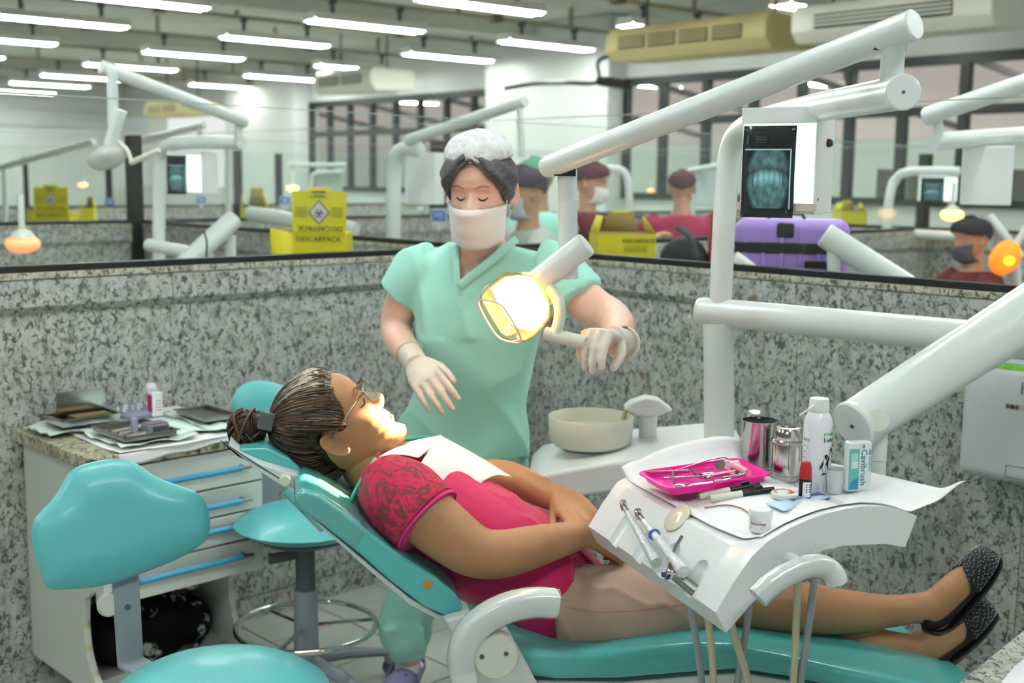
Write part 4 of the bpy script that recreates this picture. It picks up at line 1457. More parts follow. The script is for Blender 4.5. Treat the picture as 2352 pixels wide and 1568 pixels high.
def arch(d):
    for (d0, z0), (d1, z1) in zip(OUT[:-1], OUT[1:]):
        if d <= d1:
            return z0 + (z1 - z0) * (d - d0) / (d1 - d0)
    return OUT[-1][1] - (d - 0.372) * 0.35


def top_z(d, e):
    rim = 1 - sstep(0.012, 0.075, e) + 0.5 * sstep(TL - 0.07, TL - 0.01, e)
    dip = 0.040 * sstep(0.055, 0.13, d) * (1 - 0.5 * sstep(0.35, 0.38, d))
    return arch(d) - dip * (1 - min(1, rim))


def tp(d, e, h=0.0):
    p = T1 + TD * d + TE * e
    return V((p.x, p.y, T1.z + top_z(d, e) + h))


table = thing('instrument_table', 'white curved instrument table over the lap with handpieces and hanging hoses', 'instrument table', T1 + TD * 0.2 + TE * 0.2)
tb = MB()
rings = []
es = [0, 0.006, 0.02, 0.035, 0.05, 0.065, 0.08, 0.14, 0.22, 0.30, 0.38, TL - 0.07, TL - 0.05, TL - 0.03, TL - 0.01, TL]
for e in es:
    rg = [tp(d, e) for d, z in OUT]
    rg += [T1 + TD * d + TE * e + UP * z for d, z in INN]
    rings.append(rg)
tb.loft(rings, True)
cuts = []
slot_px = [(1408, 1246), (1462, 1283), (1514, 1318), (1577, 1352)]
slope = (TD * 0.06 + UP * 0.086).normalized()
slope_n = slope.cross(TE)
if slope_n.z < 0:
    slope_n = -slope_n
slots = []
for x, y in slot_px:
    q = onp(x, y, T1, TD)
    e = (q - T1).dot(TE)
    slots.append(e)
    o0 = T1 + TE * e - slope * 0.04 + slope_n * 0.012
    o1 = T1 + TE * e + slope * 0.045 + slope_n * 0.012
    cm = MB().tube([o0, o1, o1 + slope * 0.008, o1 + slope * 0.015, o1 + slope * 0.019], [0.0215, 0.0215, 0.020, 0.013, 0.003], 20)
    cuts.append(cm.build('cutter', WHITE))
tb.build('table_body', M('table_white', '#e1e5e8', 0.3, coat=0.3), table, bevel=0.005, segs=3, cut=cuts, sharp=45)
MB().box(T1 + TD * 0.40 + TE * 0.27 + UP * 0.055, (0.14, 0.12, 0.03), rot3(TD, TE)).build('post_bracket', WHITE_M, table, bevel=0.006)
# round sticker
zz_ = T1.z + 0.08
for _ in range(14):
    sq = atz(1555, 1188, zz_)
    se, sd = (sq - T1).dot(TE), (sq - T1).dot(TD)
    zz_ = 0.6 * zz_ + 0.4 * (T1.z + top_z(max(sd, 0.0), se))
bdg = tp(sd, se, -0.0005)
tn = (tp(sd + 0.008, se) - tp(sd - 0.012, se)).normalized().cross((tp(sd, se + 0.01) - tp(sd, se - 0.01)).normalized())
if tn.z < 0:
    tn = -tn
MB().lathe([(0.0275, -0.002), (0.0275, 0.0008), (0.0265, 0.0014)], bdg, tn, 40).build('control_disc', M('ivory_gloss', '#d9d3bd', 0.08, coat=1.0), table)
MB().lathe([(0.0285, -0.002), (0.0285, 0.0003)], bdg, tn, 40).build('disc_ring', M('olive_rim', '#a7a284', 0.3), table)
MB().box(bdg + tn * 0.0025 + TE * 0.006 + TD * 0.012, (0.004, 0.012, 0.0006), rot3(TD, TE)).build('disc_mark', M('brown_mark', '#8a6a3c', 0.6), table)
# handle with plastic wrap
hpx = [(1740, 1372), (1770, 1343), (1812, 1317), (1855, 1300), (1892, 1301), (1915, 1318), (1921, 1335)]
hpts = [onp(x, y, T1 - TE * 0.05, TE) for x, y in hpx]
hs_ = smooth_path([tuple(p) for p in hpts], 4)
hd2 = MB().tube(hs_, [(0.0165, 0.0175)] * len(hs_), 18, lat=TE).build('table_handle', WHITE_M, table, bevel=0.005, segs=3)
MB().tube(hs_[:-7], [(0.0185, 0.0195 + 0.001 * math.sin(i * 2.2)) for i in range(len(hs_[:-7]))], 14, lat=TE).build('handle_wrap', WRAP, hd2)
rnd = random.Random(4)
ruf = MB()
for k in range(26):
    q = V(hs_[6 + k % 12]) + UP * 0.018
    a = q + V((rnd.uniform(-0.02, 0.02), rnd.uniform(-0.01, 0.01), rnd.uniform(-0.002, 0.012)))
    b_ = a + V((rnd.uniform(-0.012, 0.012), rnd.uniform(-0.01, 0.01), rnd.uniform(0.002, 0.014)))
    c_ = a + V((rnd.uniform(-0.014, 0.014), rnd.uniform(-0.01, 0.01), rnd.uniform(-0.004, 0.008)))
    ruf.add([a, b_, c_], [(0, 1, 2)])
ruf.build('wrap_ruffle', WRAP, hd2)
MB().tube([hpts[3] + TE * 0.0, hpts[3] + TE * 0.06 - UP * 0.004], 0.010, 12).build('handle_mount', WHITE_M, hd2)
# hoses
hz = [[(1583, 1385), (1596, 1450), (1607, 1520), (1612, 1580), (1615, 1700)], [(1622, 1408), (1632, 1470), (1638, 1540), (1640, 1600), (1645, 1700)], [(1678, 1440), (1700, 1500), (1716, 1555), (1722, 1610), (1730, 1700)],
      [(1722, 1395), (1712, 1460), (1700, 1530), (1690, 1600), (1684, 1700)], [(1833, 1330), (1830, 1400), (1826, 1500), (1822, 1570), (1820, 1700)], [(1872, 1328), (1862, 1400), (1850, 1490), (1838, 1570), (1830, 1700)]]
HG, HI = M('grey_hose', '#8f979c', 0.4), M('ivory_hose', '#c4be9e', 0.4)
for i, pts in enumerate(hz):
    Y0 = 1.86 if i < 4 else 1.80
    pp = [at(x, y, Y0 + 0.015 * k) for k, (x, y) in enumerate(pts)]
    pp[0] = pp[0] + UP * 0.01
    pp.append(V((pp[-1].x + 0.03, pp[-1].y + 0.12, 0.30)))
    pp.append(V((0.45, 2.30, 0.14)))
    MB().tube(smooth_path([tuple(p) for p in pp], 6), 0.0062, 10).build('hose', (HG, HI, HI, HG, HI, HG)[i], table)
# handpieces in the slots
WRAPH = M('wrapped_handpiece', '#cfd8dc', 0.25, coat=0.6, bump=0.6, bscale=90)
for i, (hx, hy, gx, gy) in enumerate([(1434, 1163, 1492, 1265), (1468, 1183, 1548, 1285)]):
    e = slots[i + 1]
    base = T1 + TE * e + slope * 0.01 + slope_n * 0.006
    gq = onp(gx, gy, base + slope_n * 0.008, TD)
    tip = onp(hx, hy, T1 + TE * (e + 0.05) + TD * 0.01, TD)
    hp_ = MB()
    body = [gq - (tip - gq) * 0.25, gq, gq * 0.6 + tip * 0.4, gq * 0.22 + tip * 0.78, tip]
    hand = thing('handpiece_dummy', 'x', 'x') if False else None
    o = hp_.tube(smooth_path([tuple(p) for p in body], 4), [0.0105 - 0.0004 * k for k in range(17)], 12).build('handpiece', WRAPH, table)
    dirn = (tip - gq).normalized()
    side_ = dirn.cross(UP).normalized()
    MB().tube([tip - dirn * 0.022, tip + dirn * 0.002], 0.0052, 12).build('handpiece_neck', STEEL, o)
    MB().lathe([(0.0062, -0.008), (0.0066, 0.0), (0.0062, 0.009), (0.005, 0.010)], tip + dirn * 0.004, (-side_ * 0.25 + UP * 0.9 - dirn * 0.2).normalized(), 14).build('handpiece_head', STEEL, o)
    if i == 1:
        MB().lathe([(0.0108, -0.001), (0.0108, 0.001)], gq * 0.45 + tip * 0.55, dirn, 14).build('blue_ring', M('blue_band', '#4a63c8', 0.4), o)
# air-water syringe
e = slots[3]
sb = onp(1592, 1352, T1 + TE * e + TD * 0.012, TD)
sh = onp(1545, 1314, T1 + TE * (e + 0.01) - TD * 0.01, TD)
sy = MB().tube([sb + (sb - sh) * 0.4, sb, sh], [0.0105, 0.0105, 0.0100], 16).build('air_water_syringe', STEEL_D, table)
MB().ball(sh, (0.012, 0.012, 0.011)).build('syringe_head', CHROME, sy)
for k in (-1, 1):
    MB().lathe([(0.0045, 0), (0.0045, 0.006)], sh - TD * 0.01 + TE * (0.006 * k) - UP * 0.004, -TD, 12).build('syringe_button', M('button_steel_blue', '#4a5c78', 0.3, metal=0.7), sy)
s1, s2, s3 = onp(1547, 1295, T1 + TE * (e + 0.01), TD), onp(1549, 1262, T1 + TE * (e + 0.01), TD), onp(1566, 1232, T1 + TE * (e + 0.01), TD)
MB().lathe([(0.010, 0), (0.008, 0.009), (0.0035, 0.016)], sh + UP * 0.006, (0, 0, 1), 16).build('syringe_collar', CHROME, sy)
MB().tube(smooth_path([tuple(s1), tuple(s2 * 0.6 + s1 * 0.4), tuple(s2), tuple(s3)], 4), 0.003, 10).build('syringe_tip', STEEL_D, sy)

# paper lying over the table
def pz_(d, e):
    d2 = min(max(d, 0.02), 0.372)
    e2 = min(max(e, 0.004), TL)
    z = top_z(d2, e2)
    if d > 0.372:
        z += (d - 0.372) * 0.25
    return z


def pap(u, v):
    d = 0.088 + 0.345 * u
    e = 0.018 + (TL + 0.012 - 0.018) * v
    d += -0.015 * sstep(0.0, 0.3, v) * (1 - u) + 0.05 * (1 - v) * u * u
    lift = 0.0028 + 0.034 * sstep(0.93, 1.0, v) * (0.5 + 0.5 * u) + 0.016 * sstep(0.86, 1.0, u) * (1 - v) + 0.0015 * math.sin(14 * u + 5 * v) * sstep(0.75, 0.95, v)
    p = T1 + TD * d + TE * e
    return V((p.x, p.y, T1.z + pz_(d, e) + lift))


o = MB().sheet(pap, 40, 46).build('table_paper', PAPER, solid=0.0006, sharp=0)
tag(o, 'white paper sheet spread over the instrument table', 'paper')


def deck(px, py, h=0.0):
    """the spot on the paper seen at px, py"""
    z = T1.z + 0.1
    for _ in range(12):
        q = atz(px, py, z)
        d, e = (q - T1).dot(TD), (q - T1).dot(TE)
        z = 0.5 * z + 0.5 * (T1.z + pz_(d, e) + 0.0034)
    q = atz(px, py, z)
    return V((q.x, q.y, z + h))


# pink tray
zt_ = deck(1620, 1105).z + 0.004
c0 = [atz(1464, 1102, zt_), atz(1533, 1142, zt_), atz(1772, 1109, zt_), atz(1694, 1069, zt_)]
pc = sum(c0, V()) / 4
tr = thing('pink_tray', 'bright pink plastic tray full of instruments on the instrument table', 'tray', V((pc.x, pc.y, zt_)))


def tq(u, v, h, grow=1.0):
    a_, b_, c_, d_ = c0
    u2, v2 = 0.5 + (u - 0.5) * grow, 0.5 + (v - 0.5) * grow
    p = a_ * (1 - u2) * (1 - v2) + b_ * u2 * (1 - v2) + c_ * u2 * v2 + d_ * (1 - u2) * v2
    return V((p.x, p.y, zt_ + h))


def trr(h, g, n=40):
    out = []
    for k in range(n):
        w = 2 * PI * k / n
        x, y = math.cos(w), math.sin(w)
        out.append(tq(0.5 + 0.5 * math.copysign(abs(x) ** 0.22, x), 0.5 + 0.5 * math.copysign(abs(y) ** 0.22, y), h, g))
    return out


MB().loft([trr(0.0, 0.90), trr(0.016, 0.985), trr(0.0165, 1.03), trr(0.014, 1.035), trr(0.0155, 0.96), trr(0.003, 0.885)], True).build('tray_body', PINKT, tr, sharp=50)
# instruments in it
ti = []


def instr(name, label, fn, mat=STEEL):
    o = fn().build(name, mat)
    tag(o, label, 'instrument', 'instruments in the pink tray')
    return o


def T(u, v, h):
    return tq(u, v, h, 0.92)


m1 = thing('mouth_mirror', 'dental mouth mirror with round glass in the pink tray', 'mirror', T(0.15, 0.5, 0.006), group='instruments in the pink tray')
MB().tube([T(0.10, 0.02, 0.017), T(0.2, 0.42, 0.012)], 0.0035, 10).build('mirror_handle', M('pinkish_steel', '#d08aa8', 0.25, metal=0.9), m1)
MB().tube([T(0.2, 0.42, 0.012), T(0.30, 0.66, 0.016)], 0.0017, 8).build('mirror_neck', STEEL, m1)
MB().lathe([(0.0105, -0.001), (0.0105, 0.001)], T(0.33, 0.72, 0.020), V((-0.5, -0.55, 0.65)), 20).build('mirror_glass', CHROME, m1)
p_ = thing('dental_probe', 'thin angled probe resting over the back rim of the pink tray', 'probe', T(0.1, 0.5, 0.006), group='instruments in the pink tray')
MB().tube([T(0.14, 0.28, 0.014), T(0.02, 0.70, 0.022), T(0.02, 0.86, 0.023), T(0.08, 0.90, 0.020)], 0.0013, 8).build('probe_rod', M('dark_steel', '#8b7480', 0.3, metal=1.0), p_)
s_ = thing('carpule_syringe', 'steel cartridge syringe with finger rings in the pink tray', 'syringe', T(0.5, 0.4, 0.006), group='instruments in the pink tray')
MB().tube([T(0.50, 0.16, 0.014), T(0.58, 0.44, 0.013)], 0.0018, 10).build('plunger_rod', STEEL, s_)
MB().tube([T(0.58, 0.44, 0.013), T(0.56, 0.56, 0.012)], 0.0062, 14).build('syringe_block', CHROME, s_)
MB().tube([T(0.56, 0.54, 0.011), T(0.50, 0.84, 0.010)], 0.0042, 12).build('barrel', M('pinkish_steel', '#d08aa8'), s_)
MB().tube(smooth_path([tuple(T(0.36, 0.40, 0.022)), tuple(T(0.46, 0.43, 0.012)), tuple(T(0.58, 0.47, 0.012)), tuple(T(0.72, 0.46, 0.014)), tuple(T(0.76, 0.50, 0.018))], 4), 0.0022, 8).build('finger_grip', CHROME, s_)
MB().tube([T(0.24, 0.24, 0.020), T(0.60, 0.15, 0.012), T(0.72, 0.13, 0.009)], 0.0020, 8).build('thumb_ring', CHROME, s_)
f_ = thing('needle_holder', 'ring handled needle holder along the front of the pink tray', 'needle holder', T(0.8, 0.4, 0.006), group='instruments in the pink tray')
for vv in (0, 1):
    rr = [T(0.80 + 0.09 * vv + 0.055 * math.cos(w), 0.16 + 0.02 * vv + 0.075 * math.sin(w), 0.009 + 0.002 * vv) for w in [2 * PI * k / 18 for k in range(19)]]
    MB().tube(rr, 0.0017, 8, cap=False, lat=(0, 0, 1)).build('finger_ring', CHROME, f_)
    MB().tube([T(0.83 + 0.08 * vv, 0.24, 0.009), T(0.86, 0.5, 0.009), T(0.80, 0.68, 0.009)], 0.0022, 8).build('shank', STEEL, f_)
MB().tube([T(0.855, 0.48, 0.009), T(0.84, 0.58, 0.009)], 0.0045, 10).build('box_joint', STEEL_D, f_)
tw = thing('tweezers', 'slim steel tweezers lying next to the needle holder', 'tweezers', T(0.72, 0.7, 0.006), group='instruments in the pink tray')
for k in (-1, 1):
    MB().tube([T(0.74 + 0.012 * k, 0.62, 0.010), T(0.73 + 0.03 * k, 0.78, 0.010), T(0.70 + 0.006 * k, 0.93, 0.012)], [(0.0028, 0.001)] * 3, 8).build('tweezer_blade', STEEL, tw)
sp_ = thing('aspirating_tube', 'pale pink capped tube lying at the right of the pink tray', 'tube', T(0.4, 0.85, 0.008), group='instruments in the pink tray')
MB().tube([T(0.10, 0.86, 0.016), T(0.32, 0.88, 0.015)], 0.0062, 14).build('clear_cap', M('clear_pink', '#f3cfd8', 0.2, alpha=0.9), sp_)
MB().tube([T(0.30, 0.88, 0.015), T(0.74, 0.89, 0.013)], 0.0078, 14).build('pink_barrel', M('pale_pink', '#f0a8bb', 0.3), sp_)
MB().tube([T(0.28, 0.83, 0.015), T(0.30, 0.93, 0.015)], 0.009, 12).build('cap_flange', M('clear_white', '#e9e4e6', 0.2), sp_)
rt = thing('excavator', 'short double ended steel instrument under the mirror', 'instrument', T(0.35, 0.2, 0.006), group='instruments in the pink tray')
MB().tube([T(0.26, 0.14, 0.008), T(0.40, 0.40, 0.008)], 0.003, 10).build('instrument_shaft', STEEL, rt)
MB().tube([T(0.40, 0.40, 0.008), T(0.44, 0.47, 0.012)], 0.0012, 8).build('instrument_tip', STEEL, rt)
bd_ = thing('black_band_probe', 'steel instrument with two black bands in the pink tray', 'instrument', T(0.6, 0.7, 0.006), group='instruments in the pink tray')
MB().tube([T(0.44, 0.60, 0.008), T(0.60, 0.88, 0.008)], 0.0026, 10).build('instrument_shaft', M('pinkish_steel', '#d08aa8'), bd_)
for q in (0.2, 0.75):
    MB().tube([T(0.44 + 0.16 * q, 0.60 + 0.28 * q, 0.008), T(0.44 + 0.16 * (q + 0.1), 0.60 + 0.28 * (q + 0.1), 0.008)], 0.003, 10).build('black_band', BLACKP, bd_)


def vert_pos(px, py):
    return deck(px, py)


# steel jars
j = vert_pos(1806, 1100)
jr = thing('steel_jar', 'polished steel dressing jar with open hole in its lid', 'jar', j)
MB().lathe([(0.0275, 0), (0.029, 0.002), (0.029, 0.073), (0.028, 0.075)], j, (0, 0, 1), 40).build('jar_body', STEEL, jr, sharp=30)
MB().lathe([(0.0295, 0.071), (0.0318, 0.074), (0.0318, 0.078), (0.029, 0.080), (0.028, 0.094), (0.023, 0.102), (0.0135, 0.1025), (0.0125, 0.098), (0.012, 0.08)], j, (0, 0, 1), 40, cap=False).build('jar_lid', STEEL, jr, sharp=35)
MB().lathe([(0.0115, 0.0), (0.0115, 0.001)], j + UP * 0.090, (0, 0, 1), 24).build('jar_inside', M('dark_inside', '#3d3427', 0.8), jr)
MB().lathe([(0.0293, 0.010), (0.0300, 0.011), (0.0293, 0.012)], j, (0, 0, 1), 40, cap=False).build('jar_bead', STEEL, jr)
j2 = vert_pos(1742, 1066)
jr2 = thing('wrapped_jar', 'steel cup wrapped in clear plastic behind the pink tray', 'jar', j2)
MB().lathe([(0.034, 0), (0.0355, 0.002), (0.0355, 0.088), (0.0365, 0.090), (0.0345, 0.090), (0.034, 0.01)], j2, (0, 0, 1), 40, cap=False).build('cup_body', STEEL, jr2, sharp=35)
MB().lathe([(0.038, 0.0), (0.0395, 0.05), (0.0405, 0.096), (0.0375, 0.103), (0.022, 0.097)], j2, (0, 0, 1), 14, cap=False).build('plastic_bag', WRAP, jr2)

# spray can
cpos = vert_pos(1872, 1128)
can = thing('spray_can', 'tall white cold spray can with penguin print and side nozzle straw', 'spray can', cpos)
CR = 0.0262
CANW = M('can_white', '#e9ecf2', 0.28, coat=0.4)
MB().lathe([(0.025, 0), (CR, 0.003), (CR, 0.128), (0.0245, 0.139), (0.0195, 0.148), (0.0182, 0.150)], cpos, (0, 0, 1), 44).build('can_body', CANW, can, sharp=50)
MB().lathe([(0.0180, 0.149), (0.0188, 0.152), (0.0188, 0.158), (0.0178, 0.161), (0.0178, 0.172), (0.0165, 0.175), (0.004, 0.1755)], cpos, (0, 0, 1), 36).build('can_cap', WHITE_M, can, sharp=40)
vd = (CAMPOS - cpos)
vd.z = 0
vd.normalize()
vs = V((-vd.y, vd.x, 0))
if vs.x < 0:
    vs = -vs
q = cpos + UP * 0.163 + vd * 0.014 - vs * 0.008
MB().tube([q, q - vs * 0.026 - UP * 0.018 + vd * 0.006], 0.0016, 8).build('nozzle_straw', WHITE_M, can)
MB().tube([q, q - vs * 0.010 - UP * 0.007 + vd * 0.003], 0.0026, 8).build('nozzle', WHITE_M, can)


def wrapc(c, r, ang0):
    """text bent around a cylinder: x runs to the right round it"""
    def f(p):
        a = ang0 + p.x / r
        d = vd * math.cos(a) + vs * math.sin(a)
        return c + d * (r + 0.0003 + p.z) + UP * p.y
    return f


text('roeko', 0.013, M('green_ink', '#3fae4c', 0.5), None, can, 'brand_text', bend=wrapc(cpos + UP * 0.109, CR, 0.42), depth=0.0002)
text('Endo-Frost', 0.0115, INKB, None, can, 'product_text', bend=wrapc(cpos + UP * 0.098, CR, 0.42), depth=0.0002)
text('2024', 0.0075, M('grey_ink', '#6c6e76', 0.6), None, can, 'fine_print', bend=wrapc(cpos + UP * 0.098, CR, -1.15), depth=0.0002)
for k in range(16):
    text('I' * 1, 0.001, INKB, None, can, 'x') if False else None
    MB().add([wrapc(cpos, CR, -1.2)(V((x, 0.088 - 0.0036 * k + dy, 0.0002))) for x, dy in ((0, 0), (0.010 + 0.005 * ((k * 7) % 3), 0), (0.010 + 0.005 * ((k * 7) % 3), 0.0012), (0, 0.0012))], [(0, 1, 2, 3)]).build('printed_line', M('print_grey', '#8c8c90'), can)


def penguin(ang0, z0, sc):
    W = wrapc(cpos + UP * z0, CR, ang0)

    def shp(pts, mat, lay, nm):
        MB().add([W(V((x * sc, y * sc, 0.0003 * lay))) for x, y in pts], [tuple(range(len(pts)))]).build(nm, mat, can, flat=True)
    body = [(0.10 * math.cos(w) * (1 + 0.25 * math.sin(w) * -1), 0.36 + 0.30 * math.sin(w)) for w in [2 * PI * k / 22 for k in range(22)]]
    shp([(x * 1.25, y) for x, y in body], INKB, 1, 'penguin_back')
    shp([(x * 0.92 - 0.01, y - 0.015) for x, y in body], CANW, 2, 'penguin_belly')
    shp([(0.03 + 0.075 * math.cos(w), 0.72 + 0.085 * math.sin(w)) for w in [2 * PI * k / 16 for k in range(16)]], INKB, 2, 'penguin_face')
    shp([(-0.03, 0.75), (-0.15, 0.765), (-0.03, 0.715)], M('orange_ink', '#d9702a', 0.5), 3, 'penguin_beak')
    shp([(-0.10, 0.55), (-0.22, 0.30), (-0.24, 0.18), (-0.17, 0.26), (-0.07, 0.42)], INKB, 3, 'penguin_wing')
    shp([(0.10, 0.55), (0.10, 0.42), (0.06, 0.25), (0.14, 0.35)], INKB, 3, 'penguin_wing')
    shp([(-0.16, 0.0), (-0.02, 0.02), (0.02, 0.09), (-0.08, 0.09), (-0.15, 0.03)], INKB, 3, 'penguin_foot')
    shp([(0.04, 0.0), (0.16, 0.02), (0.12, 0.09), (0.05, 0.08)], INKB, 3, 'penguin_foot')


penguin(0.62, 0.037, 0.048)
penguin(1.12, 0.042, 0.056)
for k in range(4):
    MB().add([wrapc(cpos, CR, 0.1)(V((x, 0.020 - 0.003 * k + dy, 0.0002))) for x, dy in ((0, 0), (0.014, 0), (0.014, 0.001), (0, 0.001))], [(0, 1, 2, 3)]).build('printed_line', M('print_grey', '#8c8c90'), can)

# red-capped bottle
rp_ = vert_pos(1848, 1142)
rb = thing('dropper_bottle', 'small black bottle with red cap and white label', 'bottle', rp_)
MB().lathe([(0.0105, 0), (0.0112, 0.001), (0.0112, 0.032), (0.0100, 0.036)], rp_, (0, 0, 1), 28).build('bottle_body', BLACKP, rb)
MB().lathe([(0.0112, 0.035), (0.0114, 0.037), (0.0105, 0.054), (0.0085, 0.062), (0.008, 0.064)], rp_, (0, 0, 1), 28).build('bottle_cap', M('red_cap', '#9c1418', 0.4), rb, sharp=40)
lb = MB()
for k in range(10):
    a = -0.35 + 0.13 * k
    d0, d1 = vd * math.cos(a) + vs * math.sin(a), vd * math.cos(a + 0.13) + vs * math.sin(a + 0.13)
    lb.add([rp_ + d0 * 0.0116 + UP * 0.003, rp_ + d1 * 0.0116 + UP * 0.003, rp_ + d1 * 0.0116 + UP * 0.030, rp_ + d0 * 0.0116 + UP * 0.030], [(0, 1, 2, 3)])
lb.build('bottle_label', PAPER, rb)
for k in range(4):
    MB().add([wrapc(rp_, 0.0116, 0.15)(V((x, 0.012 + 0.004 * k + dy, 0.0003))) for x, dy in ((0, 0), (0.008, 0), (0.008, 0.0022), (0, 0.0022))], [(0, 1, 2, 3)]).build('printed_block', INKB, rb)

# plastic cup
cu_ = vert_pos(1918, 1130)
cu = thing('plastic_cup', 'small translucent white plastic cup', 'cup', cu_)
MB().lathe([(0.014, 0), (0.0178, 0.043), (0.0185, 0.044), (0.0172, 0.0435), (0.0135, 0.002)], cu_, (0, 0, 1), 32, cap=False).build('cup_wall', M('translucent_white', '#eceff2', 0.3, alpha=0.8), cu, sharp=40)
MB().lathe([(0.0138, 0.0005), (0.0138, 0.002)], cu_, (0, 0, 1), 32).build('cup_bottom', M('translucent_white'), cu)

# brush box
bxp = vert_pos(1966, 1126)
ca = thing('brush_box', 'white and green applicator brush box with Cavibrush lettering', 'box', bxp)
bxx = (vs * 0.93 - vd * 0.1 + V((0.0, 0.3, 0))).normalized()
bxx.z = 0
bxx.normalize()
bxn = V((bxx.y, -bxx.x, 0))
RB = rot3(bxx, -bxn)
bw2, bh2, bd2 = 0.046, 0.092, 0.022
bcc = bxp + UP * bh2 / 2
MB().box(bcc, (bw2, bd2, bh2), RB).build('box_shell', M('white_clear_box', '#dfe9e8', 0.2, coat=0.6), ca, bevel=0.005, segs=3)
GR = M('seafoam_card', '#5fb0a8', 0.5)
MB().box(bcc - bxx * 0.0115 + bxn * (bd2 / 2 + 0.0003) - UP * 0.004, (0.019, 0.0006, bh2 * 0.82), RB).build('green_panel', GR, ca)
MB().box(bcc - bxx * 0.0115 + bxn * (bd2 / 2 + 0.0008) + UP * 0.012, (0.013, 0.0006, bh2 * 0.30), RB).build('pale_panel', M('seafoam_pale', '#a9cfc9', 0.5), ca)
MB().add([bcc - bxx * 0.020 + bxn * (bd2 / 2 + 0.0009) - UP * 0.040, bcc - bxx * 0.002 + bxn * (bd2 / 2 + 0.0009) - UP * 0.040, bcc - bxx * 0.002 + bxn * (bd2 / 2 + 0.0009) - UP * 0.018, bcc - bxx * 0.016 + bxn * (bd2 / 2 + 0.0009) - UP * 0.026], [(0, 1, 2, 3)]).build('blue_wave', M('blue_card', '#2f7fa8', 0.5), ca, flat=True)
for k in range(4):
    MB().box(bcc - bxx * (0.0145 - 0.003 * k) + bxn * (bd2 / 2 + 0.0012) + UP * 0.004, (0.0012, 0.0004, 0.012), RB).build('brush_print', PAPER, ca)
text('Cavibrush', 0.0165, M('slate_ink', '#3f6a88', 0.5), axes(-UP, bxx, bcc + bxx * 0.0015 + bxn * (bd2 / 2 + 0.0008) + UP * 0.033), ca, 'brand_text', depth=0.0002)
MB().box(bcc + bxx * 0.005 + bxn * (bd2 / 2 + 0.0008) + UP * 0.038, (0.0025, 0.0006, 0.006), RB).build('brand_tick', M('slate_ink'), ca)
text('tatatat', 0.011, M('mint_ink', '#4fae9f', 0.5), axes(-UP, bxx, bcc + bxx * 0.0165 + bxn * (bd2 / 2 + 0.0008) + UP * 0.020), ca, 'side_text', depth=0.0002)
for k in range(3):
    MB().box(bcc + bxx * (0.0165 + 0.0022 * k) + bxn * (bd2 / 2 + 0.0008) + UP * 0.027, (0.0009, 0.0004, 0.010), RB).build('side_print', M('slate_ink'), ca)

# two pens, orange-lid pot, white jar, sachet
for k, (x0, y0, x1, y1, lab) in enumerate([(1606, 1149, 1745, 1122, 'rear pen-like applicator with ivory cap and black barrel'), (1631, 1155, 1778, 1132, 'front pen-like applicator with ivory cap and black barrel')]):
    a, b_ = deck(x0, y0, 0.0075), deck(x1, y1, 0.0075)
    pn = thing('applicator_pen', lab, 'applicator', a * 0.5 + b_ * 0.5 - UP * 0.007, group='applicator pens')
    MB().tube([a, a * 0.55 + b_ * 0.45], 0.0068, 16).build('pen_cap', M('ivory_cap', '#dfe0cf', 0.35), pn)
    MB().tube([a - (b_ - a).normalized() * 0.0003, a], 0.0022, 10).build('cap_hole', BLACKP, pn)
    MB().tube([a * 0.58 + b_ * 0.42, a * 0.5 + b_ * 0.5], 0.0070, 16).build('clear_collar', M('clear_white', '#e9e4e6'), pn)
    MB().tube([a * 0.5 + b_ * 0.5, a * 0.2 + b_ * 0.8, b_], [0.0062, 0.0062, 0.0045], 14).build('pen_barrel', BLACKP, pn)
    MB().box(a * 0.25 + b_ * 0.75 + UP * 0.008, (0.014, 0.005, 0.005), rot3((b_ - a).normalized(), UP)).build('pen_lever', BLACKP, pn)
op = deck(1800, 1143)
ot = thing('paste_pot', 'low white pot with orange print on its lid', 'pot', op)
MB().lathe([(0.021, 0), (0.0225, 0.002), (0.0225, 0.009), (0.0205, 0.011), (0.004, 0.0118)], op, (0, 0, 1), 32).build('pot_body', WHITE_M, ot, sharp=40)
ORG = M('orange_ink', '#d9702a')
arc = MB()
for k in range(16):
    w0, w1 = 1.2 + 0.16 * k, 1.2 + 0.16 * (k + 1)
    arc.add([op + UP * 0.0122 + V((r_ * math.cos(w), r_ * math.sin(w), 0)) for r_, w in ((0.0145, w0), (0.018, w0), (0.018, w1), (0.0145, w1))], [(0, 1, 2, 3)])
arc.build('orange_arc', ORG, ot)
arc = MB()
for k in range(10):
    w0, w1 = -1.2 + 0.2 * k, -1.2 + 0.2 * (k + 1)
    arc.add([op + UP * 0.0124 + V((r_ * math.cos(w), r_ * math.sin(w), 0)) for r_, w in ((0.009, w0), (0.016, w0), (0.016, w1), (0.009, w1))], [(0, 1, 2, 3)])
arc.build('orange_leaf', ORG, ot)
wp = deck(1745, 1218)
wj = thing('cream_jar', 'small white jar with pink lettering at the near edge of the table', 'jar', wp)
MB().lathe([(0.0165, 0), (0.0178, 0.002), (0.0180, 0.024)], wp, (0, 0, 1), 32).build('jar_body', WHITE_M, wj)
MB().lathe([(0.0190, 0.022), (0.0195, 0.024), (0.0195, 0.034), (0.0175, 0.037), (0.004, 0.0375)], wp, (0, 0, 1), 32).build('jar_lid', WHITE_M, wj, sharp=40)
PKI = M('pink_ink', '#b8327e', 0.5)
text('Benzotop', 0.0068, PKI, None, wj, 'brand_text', bend=wrapc(wp + UP * 0.0135, 0.0182, -0.85), depth=0.0002)
